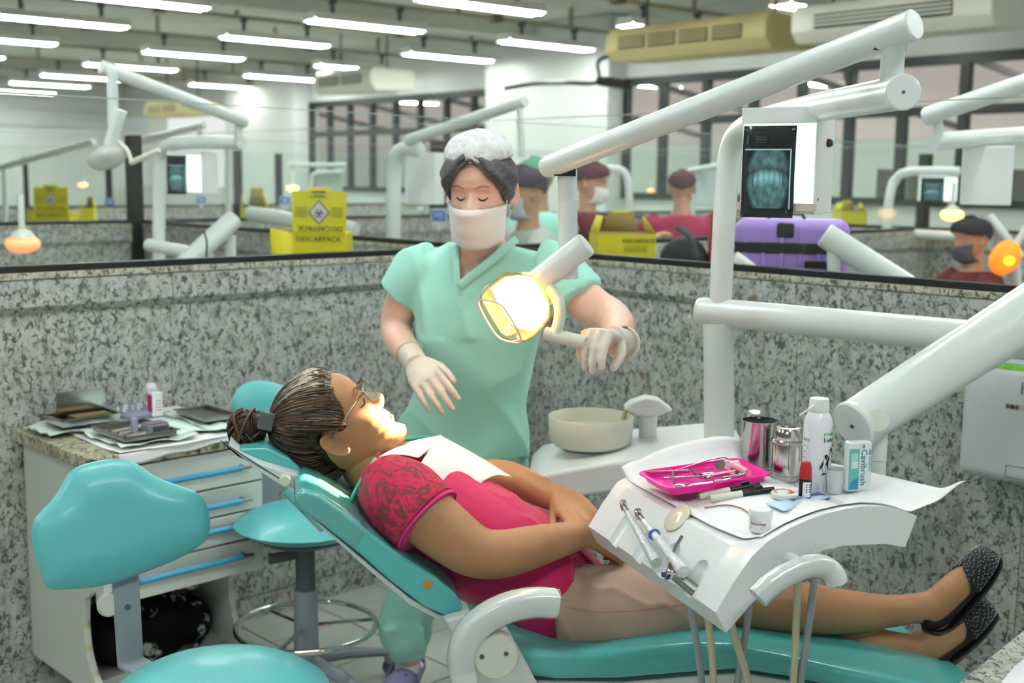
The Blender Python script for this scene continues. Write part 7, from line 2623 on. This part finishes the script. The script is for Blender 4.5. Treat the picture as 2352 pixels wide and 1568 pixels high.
aA = tubes('instrument_boom', 'thick white slanting tray arm with hanging cord just behind the left rail', 'arm', [('boom_tube', [(340, 562, 5.3), (480, 588, 5.1)], 15, WHITE), ('slanting_arm', [(420, 610, 4.75), (538, 503, 4.95)], 23, WHITE), ('cord', [(468, 530, 4.7), (475, 555, 4.7), (474, 590, 4.7)], 2.2, BLACK), ('arm_post', [(528, 540, 4.95), (530, 650, 4.95)], 13, WHITE)])
foot(aA, 530, 650, 4.95, 13)
foot(aA, 345, 600, 5.3, 13)
uB = tubes('dental_unit', 'white arched lamp pole with raised arm behind the turban of the standing woman', 'dental unit', [
    ('pole', [(903, 600, 6.0), (904, 480, 6.0), (905, 400, 6.0), (910, 358, 5.98), (930, 342, 5.95), (968, 345, 5.9)], 17, WHITE),
    ('pivot_post', [(952, 350, 5.9), (952, 318, 5.9)], 8, WHITE), ('lamp_arm', [(936, 322, 5.9), (1206, 232, 5.4)], 13, WHITE), ('hanger_post', [(1194, 245, 5.42), (1198, 360, 5.42)], 8, WHITE)])
foot(uB, 903, 600, 6.0, 17)
vB = thing('xray_viewer', 'pale panel of an x-ray viewer seen from behind next to the arched pole', 'x-ray viewer', at(965, 400, 6.1))
view_box(vB, 930, 1000, 1006, 350, 470, 6.1, lit=False)
bB = MB().box(at(965, 478, 6.1), (0.03, 0.03, 0.02)).build('viewer_stem', WHITE_M, vB)
uC = tubes('dental_unit', 'white double arm of the next cubicle at the right edge', 'dental unit', [
    ('lamp_arm', [(2126, 268, 4.3), (2440, 162, 3.9)], 21, WHITE), ('pivot_post', [(2152, 270, 4.3), (2154, 318, 4.3)], 12, WHITE), ('pole', [(2142, 325, 4.3), (2430, 305, 4.6), (2480, 320, 4.65), (2490, 400, 4.65), (2490, 700, 4.65)], 19, WHITE)])
foot(uC, 2490, 700, 4.65, 19)
vC = thing('xray_viewer', 'large white back of an x-ray viewer at the right edge', 'x-ray viewer', at(2280, 400, 4.4))
view_box(vC, 2205, 2322, 2420, 335, 472, 4.35, lit=False)
MB().box(at(2262, 330, 4.45), (0.03, 0.03, 0.04)).build('viewer_stem', WHITE_M, vC)
uD = tubes('dental_unit', 'slim white arched pole with crossbar far behind the right glass screen', 'dental unit', [
    ('pole', [(2028, 640, 7.2), (2035, 540, 7.2), (2044, 450, 7.2), (2058, 412, 7.2), (2092, 394, 7.15), (2205, 393, 7.0)], 10.5, WHITE), ('boom_tube', [(2030, 532, 7.2), (2215, 544, 6.9)], 11, WHITE), ('hanger_post', [(2184, 395, 7.05), (2184, 482, 7.05)], 6.5, WHITE)])
foot(uD, 2028, 640, 7.2, 11)
vD = thing('xray_viewer', 'small lit x-ray viewer with film under the slim arched pole', 'x-ray viewer', at(2155, 430, 7.1))
view_box(vD, 2108, 2198, 2202, 402, 464, 7.0, fmul=0.6)
uE = tubes('instrument_boom', 'thick white slanting tray arm over the lilac suitcase', 'arm', [('slanting_arm', [(1893, 538, 3.72), (2085, 660, 3.66)], 29, WHITE), ('arm_post', [(1914, 570, 3.72), (1916, 660, 3.72)], 15, WHITE)])
foot(uE, 1916, 660, 3.72, 15)
uF = tubes('instrument_boom', 'slim white slanting arm behind the black-capped person', 'arm', [('slanting_arm', [(2272, 497, 6.4), (2345, 592, 6.3)], 12, WHITE), ('arm_post', [(2335, 590, 6.3), (2338, 680, 6.3)], 9, WHITE)])
foot(uF, 2338, 680, 6.3, 9)
uG = tubes('dental_unit', 'thin white arched tube beside the maroon-capped person with mask', 'dental unit', [('pole', [(1446, 520, 8.0), (1445, 450, 8.0), (1440, 408, 8.0), (1425, 390, 8.0), (1385, 388, 8.0)], 9, WHITE), ('boom_tube', [(1380, 388, 8.0), (1340, 392, 8.0)], 7, WHITE)])
foot(uG, 1446, 520, 8.0, 9)
uH = tubes('instrument_boom', 'white tray arm passing behind the tall yellow box', 'arm', [('slanting_arm', [(572, 490, 6.2), (818, 527, 5.9)], 17, WHITE), ('arm_post', [(597, 500, 6.2), (598, 600, 6.2)], 10, WHITE)])
foot(uH, 598, 600, 6.2, 10)
uI = tubes('dental_unit', 'thin white arms of the third row above the lit viewer at the left', 'dental unit', [('lamp_arm', [(318, 325, 8.5), (470, 287, 8.3)], 8.5, WHITE), ('pivot_post', [(459, 290, 8.3), (459, 320, 8.3)], 6, WHITE), ('pole', [(470, 325, 8.3), (520, 330, 8.6), (524, 420, 8.6), (524, 520, 8.6)], 8, WHITE)])
foot(uI, 524, 520, 8.6, 8)
uJ = tubes('dental_unit', 'long thin white arm at the far left behind the glass', 'dental unit', [('lamp_arm', [(0, 385, 9.0), (216, 326, 8.6)], 7, WHITE), ('pole', [(10, 380, 9.0), (12, 430, 9.0), (12, 520, 9.0)], 6, WHITE)])
foot(uJ, 12, 520, 9.0, 6)
uK = tubes('dental_unit', 'white arm and panel beside the person in crimson seen from behind', 'dental unit', [('lamp_arm', [(1583, 392, 9.0), (1660, 379, 8.8)], 7, WHITE), ('pole', [(1590, 395, 9.0), (1592, 450, 9.0), (1592, 540, 9.0)], 4, WHITE)])
foot(uK, 1592, 540, 9.0, 4)
MB().box(at(1622, 430, 9.0), (0.16, 0.04, 0.27)).build('viewer_panel', M('pale_blue_white', '#cfdbe2', 0.5), uK)
uL_ = tubes('dental_unit', 'white bar and grey panel above the brown-lidded yellow box', 'dental unit', [('lamp_arm', [(662, 378, 9.5), (795, 379, 9.5)], 5, WHITE), ('pole', [(718, 480, 9.5), (716, 420, 9.5), (726, 398, 9.5), (790, 394, 9.5)], 5, WHITE)])
foot(uL_, 718, 480, 9.5, 5)
MB().box(at(755, 430, 9.55), (0.22, 0.04, 0.24)).build('viewer_panel', M('pale_grey_green', '#bccac4', 0.5), uL_)


# lit lamps of the other units
def far_lamp(px, py, Y, r, label, col, power, arm=None):
    c = at(px, py, Y)
    rr_ = rpx(r, Y)
    t = thing('operating_lamp', label, 'lamp', c, group='lit lamps of other cubicles')
    MB().ball(c, (rr_, rr_ * 0.8, rr_ * 0.55)).build('lit_dish', M('lit_dish_' + col[1:], '#ffc890', 0.4, emit=col, power=power), t)
    MB().lathe([(rr_ * 0.75, 0), (rr_ * 0.5, rr_ * 0.35), (rr_ * 0.2, rr_ * 0.5)], c + UP * rr_ * 0.35, (0, 0, 1), 20).build('lamp_shell', IVORY, t)
    a = c + UP * rr_ * 0.6
    MB().tube([a, a + V((0.0, 0.0, rr_ * 2.2))], rr_ * 0.18, 10).build('lamp_stem', WHITE, t)
    return t


far_lamp(190, 424, 9.0, 11, 'tiny glowing orange lamp above the small yellow box', '#ffb070', 2.5)
far_lamp(672, 432, 9.5, 14, 'small glowing lamp right of the brown-lidded yellow box', '#ffc27a', 3.0)
far_lamp(1494, 437, 9.5, 8, 'tiny glowing orange lamp left of the person seen from behind', '#ff9c30', 2.0)
far_lamp(2187, 493, 7.0, 26, 'bright glowing lamp over the black-capped person', '#ffb050', 5.0)
lt = far_lamp(52, 560, 5.0, 40, 'pinkish glowing lamp low behind the left rail', '#ff9a60', 0.7)
fo_ = at(2308, 592, 6.1)
ol = thing('operating_lamp', 'orange glowing lamp behind the shoulder of the black-capped person', 'lamp', fo_, group='lit lamps of other cubicles')
MB().ball(fo_, (0.075, 0.06, 0.095), Matrix.Rotation(0.5, 3, 'Y')).build('lit_dish', M('orange_glow', '#ff9a20', 0.4, emit='#ff7a08', power=0.7), ol)
MB().ball(fo_ - V((0.0, 0.045, 0.01)), (0.035, 0.02, 0.03)).build('bulb', M('yellow_glow', '#ffd040', 0.4, emit='#ffb818', power=1.8), ol)
MB().tube([fo_ + V((0.05, 0, 0.06)), fo_ + V((0.1, 0.0, 0.16))], 0.018, 10).build('lamp_stem', WHITE, ol)

# counter of the next cubicle, with the things standing on it
cw0 = CORNER + UR * 0.35 - NR * 0.165
nc = MB().prism([cw0 + UP * 0.90, cw0 + UR * 1.95 + UP * 0.90, cw0 + UR * 1.95 - NR * 0.50 + UP * 0.90, cw0 - NR * 0.50 + UP * 0.90], V((0, 0, -0.90))).build('wall_counter', LAMIN)
tag(nc, 'pale counter of the next cubicle behind the right half wall', 'counter')
cl0 = CORNER + UL * 0.4 - NL * 0.165
nc2 = MB().prism([cl0 + UP * 0.92, cl0 + UL * 1.9 + UP * 0.92, cl0 + UL * 1.9 - NL * 0.50 + UP * 0.92, cl0 - NL * 0.50 + UP * 0.92], V((0, 0, -0.92))).build('wall_counter', LAMIN)
tag(nc2, 'pale counter of the cubicle behind the left half wall', 'counter')

suit = at(1818, 560, 3.98)
st = thing('suitcase', 'lilac hard-shell case with black straps behind the right half wall', 'suitcase', V((suit.x, suit.y, 0.9)))
zt = at(1818, 502, 3.98).z
w_ = 0.37
R = rot3((V((1, -0.25, 0))).normalized(), V((0.25, 1, 0)).normalized())
c = V((suit.x, suit.y, (zt + 0.902) / 2))
MB().box(c, (w_, 0.22, zt - 0.902), R).build('shell', PURPLE, st, bevel=0.035, segs=5)
for k in range(6):
    MB().box(c + R @ V((-w_ * 0.40 + w_ * 0.16 * k, -0.113, 0.02)), (0.012, 0.008, (zt - 0.9) * 0.8), R).build('shell_rib', PURPLE, st, bevel=0.003)
MB().box(V((c.x, c.y, at(1818, 566, 3.98).z)), (w_ + 0.008, 0.236, 0.036), R).build('strap', BLACK, st, bevel=0.004)
MB().box(c + R @ V((0.09, -0.118, (zt - 0.9) * 0.5 - 0.145)), (0.09, 0.012, 0.024), R).build('side_handle', BLACK, st, bevel=0.004)
MB().box(c + R @ V((-0.02, -0.113, (zt - 0.902) / 2 - 0.035)), (0.055, 0.014, 0.05), R).build('lock', BLACK, st, bevel=0.012)
MB().tube([c + R @ V((-0.08, -0.02, (zt - 0.902) / 2)), c + R @ V((-0.07, -0.02, (zt - 0.902) / 2 + 0.018)), c + R @ V((0.03, -0.02, (zt - 0.902) / 2 + 0.018)), c + R @ V((0.04, -0.02, (zt - 0.902) / 2))], 0.007, 8).build('top_handle', BLACK, st)
bk = at(1572, 560, 4.35)
bb = thing('backpack', 'black backpack between the yellow box and the lamp pole', 'backpack', V((bk.x, bk.y, 0.9)))
q = MB()
for (dx, dy, z, r) in ((-0.03, 0, 1.08, (0.085, 0.08, 0.17)), (0.04, 0.01, 1.08, (0.075, 0.08, 0.18)), (0.0, 0, 1.2, (0.095, 0.07, 0.10)), (0.0, 0, 1.0, (0.10, 0.08, 0.095))):
    q.ball(V((bk.x + dx, bk.y + dy, z)), r)
q.build('pack_body', M('black_nylon', '#17181b', 0.7, bump=0.4, bscale=20), bb, remesh=0.012, smooth=3)
MB().tube(smooth_path([tuple(at(1555, 520, 4.26)), tuple(at(1585, 545, 4.24)), tuple(at(1600, 590, 4.24))], 5), [(0.012, 0.004)] * 11, 8).build('pack_strap', DGREY, bb)
rd = MB().box(at(1638, 552, 4.32), (0.03, 0.05, 0.20)).build('red_box', M('red_card', '#a01c28', 0.5), bevel=0.004)
tag(rd, 'narrow red box next to the black backpack', 'box')
cl_ = MB().tube(smooth_path([tuple(at(1690, 590, 3.9)), tuple(at(1705, 600, 3.88)), tuple(at(1730, 620, 3.86))], 4), [(0.02, 0.012)] * 9, 10).build('white_cloth', PAPER)
tag(cl_, 'white cloth lying at the foot of the lilac case', 'cloth')


# yellow sharps boxes
def sharps(px0, px1, yt, yb, Y, label, mode, sup=0.9, body_y=None, dark=YELLOW_D, yaw=0.0):
    """mode: lid (upright front lid), open (flaps), plain"""
    a, b = at(px0, yb, Y), at(px1, yb, Y)
    w = b.x - a.x
    zt, zb = at((px0 + px1) / 2, yt, Y).z, sup
    c = V(((a.x + b.x) / 2, Y, 0))
    root = thing('sharps_box', label, 'box', V((c.x, c.y, zb)), group='yellow sharps boxes')
    R = Matrix.Rotation(yaw, 3, 'Z')
    d = w * 0.85

    def P(x, y, z):
        q = R @ V((x, y, 0))
        return V((c.x + q.x, c.y + q.y, z))
    return root, w, d, zt, zb, P, R


def emblem(P, w, zc, root, h, yoff):
    for s, m_, k in ((1.0, DGREY, 0), (0.86, M('emblem_white', '#c9ccd2', 0.5), 1)):
        MB().add([P(0, yoff - 0.0015 * (k + 1), zc + h * s), P(h * s * 0.86, yoff - 0.0015 * (k + 1), zc), P(0, yoff - 0.0015 * (k + 1), zc - h * s), P(-h * s * 0.86, yoff - 0.0015 * (k + 1), zc)], [(0, 1, 2, 3)]).build('hazard_diamond', m_, root, flat=True, solid=0.001)
    for k in range(3):
        w0 = PI / 2 + k * 2 * PI / 3
        ce = (math.cos(w0) * h * 0.2, math.sin(w0) * h * 0.2 - h * 0.1)
        MB().tube([P(ce[0] + h * 0.16 * math.cos(u), yoff - 0.005, zc + ce[1] + h * 0.16 * math.sin(u)) for u in [w0 + 0.5 + 0.42 * j for j in range(13)]], h * 0.045, 6).build('hazard_ring', INK, root)
    for s in (-1, 1):
        for k in range(4):
            MB().box(P(s * w * 0.33, yoff - 0.002, zc + h * 0.35 - h * 0.22 * k), (w * 0.22, 0.001, h * 0.08)).build('printed_line', M('olive_print', '#8c9130', 0.6), root)


def box_lid(px0, px1, yt, yb, Y, label, sup):
    root, w, d, zt, zb, P, R = sharps(px0, px1, yt, yb, Y, label, 'lid', sup)
    zrail = at((px0 + px1) / 2, yb, Y).z
    zbody = zrail + (zt - zrail) * 0.30
    MB().box(P(0, d / 2, (zb + zbody) / 2), (w, d, zbody - zb)).build('box_body', YELLOW, root, bevel=0.002)
    zl = zt - (zt - zrail) * 0.06
    MB().box(P(0, -0.003, (zbody + zl) / 2), (w, 0.005, zl - zbody)).build('upright_lid', YELLOW, root)
    MB().box(P(0, -0.003, zl + (zt - zl) / 2), (w * 0.42, 0.005, zt - zl)).build('handle_tab', M('yellow_bright', '#e6d93a', 0.6), root, bevel=0.002)
    MB().box(P(0, -0.004, zl - 0.003), (w * 0.25, 0.007, 0.006)).build('tab_slot', DGREY, root)
    # side flap to the left with the dark mouth
    q = [P(-w * 0.5, 0.0, zbody), P(-w * 0.98, 0.06, zbody + 0.015), P(-w * 0.90, 0.06, zb), P(-w * 0.5, 0.0, zb)]
    MB().add(q, [(0, 1, 2, 3)]).build('side_face', YELLOW, root, solid=0.003)
    MB().add([P(-w * 0.5, 0.004, zbody - 0.004), P(-w * 0.97, 0.064, zbody + 0.016), P(-w * 0.75, 0.2, zbody + 0.01), P(-w * 0.3, 0.15, zbody)], [(0, 1, 2, 3)]).build('dark_mouth', YELLOW_D, root, solid=0.002)
    emblem(P, w, zbody + (zl - zbody) * 0.50, root, (zl - zbody) * 0.30, -0.0055)
    s = w / 7.4
    text('DESCARPACK', s, INK, axes((1, 0, 0), (0, 0, 1), P(-w * 0.44, -0.004 + 0.003, zbody - s * 1.15)), root, 'box_text')
    text('DESCARPACK', s, INK, axes((-1, 0, 0), (0, 0, -1), P(w * 0.44, -0.0065, zbody + s * 0.95)), root, 'lid_text')
    text('DESCARPACK', s * 0.55, INK, axes((1, 0, 0), (-0.12, 0, 1), P(-w * 0.94, 0.055, zbody - s * 1.5)), root, 'side_text')
    for k in range(2):
        MB().box(P(0, -0.0065, zl - (zl - zbody) * (0.1 + 0.04 * k)), (w * (0.2 + 0.1 * k), 0.001, 0.006)).build('printed_line', M('olive_print', '#8c9130'), root)
    return root


box_lid(673, 796, 430, 580, 4.45, 'tall yellow sharps box with upright lid and DESCARPACK lettering behind the left half wall', 0.92)
b2 = box_lid(80, 159, 424, 512, 7.6, 'small yellow sharps box with upright lid far left behind the glass', 0.92)
dk = MB().box((at(120, 500, 7.6).x, 7.75, 0.46), (0.8, 0.45, 0.918)).build('work_counter', LAMIN)
tag(dk, 'pale counter under the small far-left yellow box', 'counter')


def box_open(px0, px1, yt, yb, Y, label, sup, txt=True, lid=YELLOW_D):
    root, w, d, zt, zb, P, R = sharps(px0, px1, yt, yb, Y, label, 'open', sup, yaw=0.12)
    zr = at((px0 + px1) / 2, yb, Y).z
    zm = zr + (zt - zr) * 0.50
    MB().box(P(0, d / 2, (zb + zm) / 2), (w, d, zm - zb), R).build('box_body', YELLOW, root, bevel=0.002)
    MB().box(P(0, d / 2, zm + 0.002), (w * 0.9, d * 0.9, 0.002), R).build('dark_mouth', YELLOW_D, root)
    MB().add([P(-w / 2, 0, zm), P(-w / 2, d * 0.9, zm), P(-w * 0.42, d * 0.7, zt - (zt - zm) * 0.15), P(-w * 0.40, 0.03, zt - (zt - zm) * 0.15)], [(0, 1, 2, 3)]).build('flap', YELLOW, root, solid=0.003)
    MB().add([P(w / 2, 0, zm), P(w / 2, d * 0.9, zm), P(w * 0.40, d * 0.7, zt - (zt - zm) * 0.2), P(w * 0.34, 0.05, zt - (zt - zm) * 0.2)], [(0, 1, 2, 3)]).build('flap', YELLOW, root, solid=0.003)
    MB().add([P(-w * 0.28, d, zm), P(w * 0.4, d, zm), P(w * 0.30, d * 1.1, zt), P(-w * 0.15, d * 1.1, zt)], [(0, 1, 2, 3)]).build('rear_flap', lid, root, solid=0.003)
    MB().box(P(w * 0.08, d * 1.09, zt), (w * 0.30, 0.004, 0.008), R).build('flap_edge', M('yellow_bright', '#dedf3e'), root)
    if txt:
        s = w / 11
        ux = R @ V((1, 0, 0))
        text('DESCARPACK', s, INK, axes(ux, (0, 0, 1), P(-w * 0.08, -0.001, zm - s * 1.5)), root, 'box_text')
        text('DESCARPACK', s * 0.8, INK, axes(ux, (0, 0, 1), P(-w * 0.46, -0.001, zm - s * 1.6)), root, 'side_text') if False else None
        for k in range(3):
            MB().box(P(w * 0.16, -0.0015, zm - s * (2.3 + 0.35 * k)), (w * 0.42, 0.001, s * 0.10), R).build('printed_line', M('olive_print', '#8c9130'), root)
    return root


box_open(1372, 1507, 489, 588, 4.45, 'open yellow sharps box with folded flaps behind the right half wall', 0.9)
box_open(553, 612, 432, 520, 8.2, 'yellow sharps box with raised brown lid behind the white tray arm', 0.0 + 0.88, txt=False, lid=M('tan_card', '#a08a4a', 0.8))
box_open(1930, 1993, 462, 508, 8.6, 'yellow sharps box with brown lid far behind the lilac case', 0.88, txt=False, lid=M('tan_card', '#a08a4a'))
box_open(186, 216, 452, 505, 9.2, 'tiny yellow box beside the small far-left yellow box', 0.88, txt=False)
for px, Y, lab in ((582, 8.35, 'pale counter under the brown-lidded yellow box'), (1962, 8.75, 'pale counter under the far yellow box behind the lilac case'), (201, 9.35, 'pale counter under the tiny yellow box')):
    p = at(px, 500, Y)
    o = MB().box((p.x, p.y, 0.44), (0.7, 0.4, 0.878)).build('work_counter', LAMIN)
    tag(o, lab, 'counter')


# small blue signs on the glass
def sign(px, py, Y, w, h, label, t):
    c = at(px, py, Y)
    s = thing('number_sign', label, 'sign', c, group='blue number signs')
    W_, H_ = rpx(w, Y), rpx(h, Y)
    MB().box(c, (W_, 0.004, H_)).build('sign_plate', M('sign_white', '#c8d2d6', 0.5), s)
    MB().box(c + V((0, -0.003, H_ * 0.05)), (W_ * 0.86, 0.002, H_ * 0.66)).build('blue_field', M('sign_blue', '#3c59b4', 0.5), s)
    if not t:
        MB().box(c + V((0, -0.0045, H_ * 0.05)), (W_ * 0.5, 0.001, H_ * 0.25)).build('sign_mark', M('sign_letter', '#b9cdea', 0.5), s)
    else:
        text(t, H_ * 0.52, M('sign_letter', '#b9cdea', 0.5), axes((1, 0, 0), (0, 0, 1), c + V((0, -0.005, -H_ * 0.12))), s, 'sign_text', align='CENTER')
    b = V((c.x, c.y, c.z - H_ / 2))
    MB().box(b - UP * ((b.z - 1.24) / 2), (W_ * 0.3, 0.004, max(0.01, b.z - 1.24))).build('sign_foot', M('sign_white', '#c8d2d6'), s)


sign(1008, 497, 5.9, 36, 36, 'blue and white sign reading MS beside the mask of the standing woman', 'MS')
sign(655, 462, 9.8, 26, 22, 'small blue sign left of the tall yellow box lid', '')
sign(462, 460, 9.8, 24, 20, 'small blue sign under the lit viewer at the left', '')
sign(252, 466, 11.0, 24, 20, 'small blue sign right of the small far-left yellow box', '')


# ------------------------------------------------------------------ people in the other cubicles
def bg_person(px, py, Y, yaw, label, cap, top, maskm, hs=1.0, arms=None, lean=0.0, gown=None, skin=SKIN_B, capz=0.03):
    o = at(px, py, Y)
    root = thing('person', label, 'person', (o.x, o.y, 0), group='people in other cubicles')
    f = V((math.sin(yaw), -math.cos(yaw), -0.18)).normalized()
    u = (UP - f * UP.dot(f)).normalized()
    s = f.cross(u)
    Mh = Matrix(((s.x, f.x, u.x, o.x), (s.y, f.y, u.y, o.y), (s.z, f.z, u.z, o.z), (0, 0, 0, 1)))
    hb = MB()
    head_mb(hb, Mh, 30, 40, hs)
    ear_mb(hb, Mh, 1, hs)
    ear_mb(hb, Mh, -1, hs)
    fh = V((f.x, f.y, 0)).normalized()
    sh = V((s.x, s.y, 0)).normalized()
    nk = o - UP * 0.13 - fh * 0.02
    hb.tube([nk + UP * 0.09, nk, nk - UP * 0.07], [(0.05, 0.05), (0.052, 0.05), (0.075, 0.06)], 14, lat=sh)
    ha = arms or [((0.22, 0.04, -0.26), (0.24, 0.16, -0.52), (0.12, 0.36, -0.50))] * 1 + [((-0.22, 0.04, -0.26), (-0.24, 0.16, -0.52), (-0.12, 0.36, -0.50))]
    base = o - fh * (0.03 + lean * 0.0)

    def L(a, b, c):
        return base + sh * a + fh * b + UP * c
    for a in ha:
        q = [L(*p) for p in a]
        hb.tube(smooth_path([tuple(p) for p in q], 4), [0.045 - 0.0022 * k for k in range(9)], 12)
        hx_ = (q[2] - q[1]).normalized()
        hand_mb(hb, axes(hx_, UP.cross(hx_), q[2]), 1, [(0.4, 0.5, 0.3)] * 4, s=0.95)
    hb.build('body', skin, root, sharp=60)
    tb_ = MB()
    rows = [(-0.17, 0.075, 0.06), (-0.20, 0.15, 0.085), (-0.25, 0.205, 0.10), (-0.36, 0.20, 0.115), (-0.50, 0.18, 0.115), (-0.66, 0.185, 0.12), (-0.74, 0.19, 0.13)]
    S = smooth_path(rows, 4)
    tb_.loft([[base + UP * z + sh * (w * math.cos(a)) + fh * (d * math.sin(a) - lean * z * 0.15) for a in [2 * PI * k / 24 for k in range(24)]] for z, w, d in S], True)
    for a in ha:
        q = [L(*p) for p in a]
        m_ = q[0] * 0.35 + q[1] * 0.65
        st_ = L(math.copysign(0.15, a[0][0]), 0.0, -0.22)
        tb_.tube([st_, q[0], m_], [0.075, 0.07, 0.06], 14)
    tb_.build('top', gown or top, root, remesh=0.014, smooth=3, sharp=0)
    pb = MB()
    for sg in (-1, 1):
        pb.tube([base + UP * -0.70 + sh * (0.09 * sg), base + UP * -0.95 + sh * (0.10 * sg), V((base.x, base.y, 0.04)) + sh * (0.10 * sg)], [0.10, 0.08, 0.055], 14)
    pb.build('trousers', NAVY, root)
    for sg in (-1, 1):
        q = V((base.x, base.y, 0.0)) + sh * (0.10 * sg)
        MB().tube([q + UP * 0.045 - fh * 0.05, q + UP * 0.045 + fh * 0.05, q + UP * 0.03 + fh * 0.15], [(0.045, 0.044), (0.045, 0.04), (0.03, 0.025)], 14, lat=sh).build('shoe', BLACKP, root)
    cz = lambda ph: capz + (0.035 - abs(ph) * 0.03)
    MB().loft(shell(Mh, hs, cz, lambda p: 0.118, lambda p, t: 0.008 + 0.012 * math.sin(PI * min(1, t + 0.1)), nph=40, nt=10), True).build('cap', cap, root, sharp=60)
    if maskm:
        MB().sheet(lambda uu, vv: Mh @ (V((0.066 * (uu - 0.5) * 2, lerp_tab([(0, 0.108), (0.4, 0.116), (0.8, 0.105), (1, 0.075)], vv) - 0.07 * abs((uu - 0.5) * 2) ** 2.3, -0.02 - 0.10 * vv)) * hs), 12, 10).build('face_mask', maskm, root, solid=0.002, sharp=0)
    return root


bg_person(1357, 418, 6.9, 1.35, 'maroon-capped person in maroon with white mask, turned to the right', PLUM, MAROON, MASKM, arms=[((0.20, 0.06, -0.28), (0.16, 0.20, -0.48), (0.06, 0.38, -0.34)), ((-0.20, 0.06, -0.28), (-0.16, 0.20, -0.48), (-0.06, 0.38, -0.36))])
bg_person(1232, 412, 6.3, -2.5, 'green-capped person in mint scrubs partly hidden behind the grey gown', GREENC, SCRUB, MASKM)
bg_person(1205, 440, 5.45, -1.2, 'dark-capped person in a pale grey gown beside the standing woman', M('slate_plum_cap', '#33283a', 0.85), GOWN, M('grey_mask', '#b6bcc0', 0.7))
bg_person(1566, 432, 7.7, PI - 0.1, 'person in a crimson top and maroon cap seen from behind', PLUM, MAGENTA2, None)
bg_person(2232, 548, 6.3, -1.35, 'black-capped person in maroon with dark grey mask bending over', NAVY, MAROON, M('dark_mask', '#4a4d58', 0.7), arms=[((0.20, 0.04, -0.26), (0.20, 0.12, -0.50), (0.10, 0.34, -0.52)), ((-0.20, 0.06, -0.26), (-0.20, 0.22, -0.42), (-0.12, 0.45, -0.30))])
bpy.data.scenes.remove(WORK)
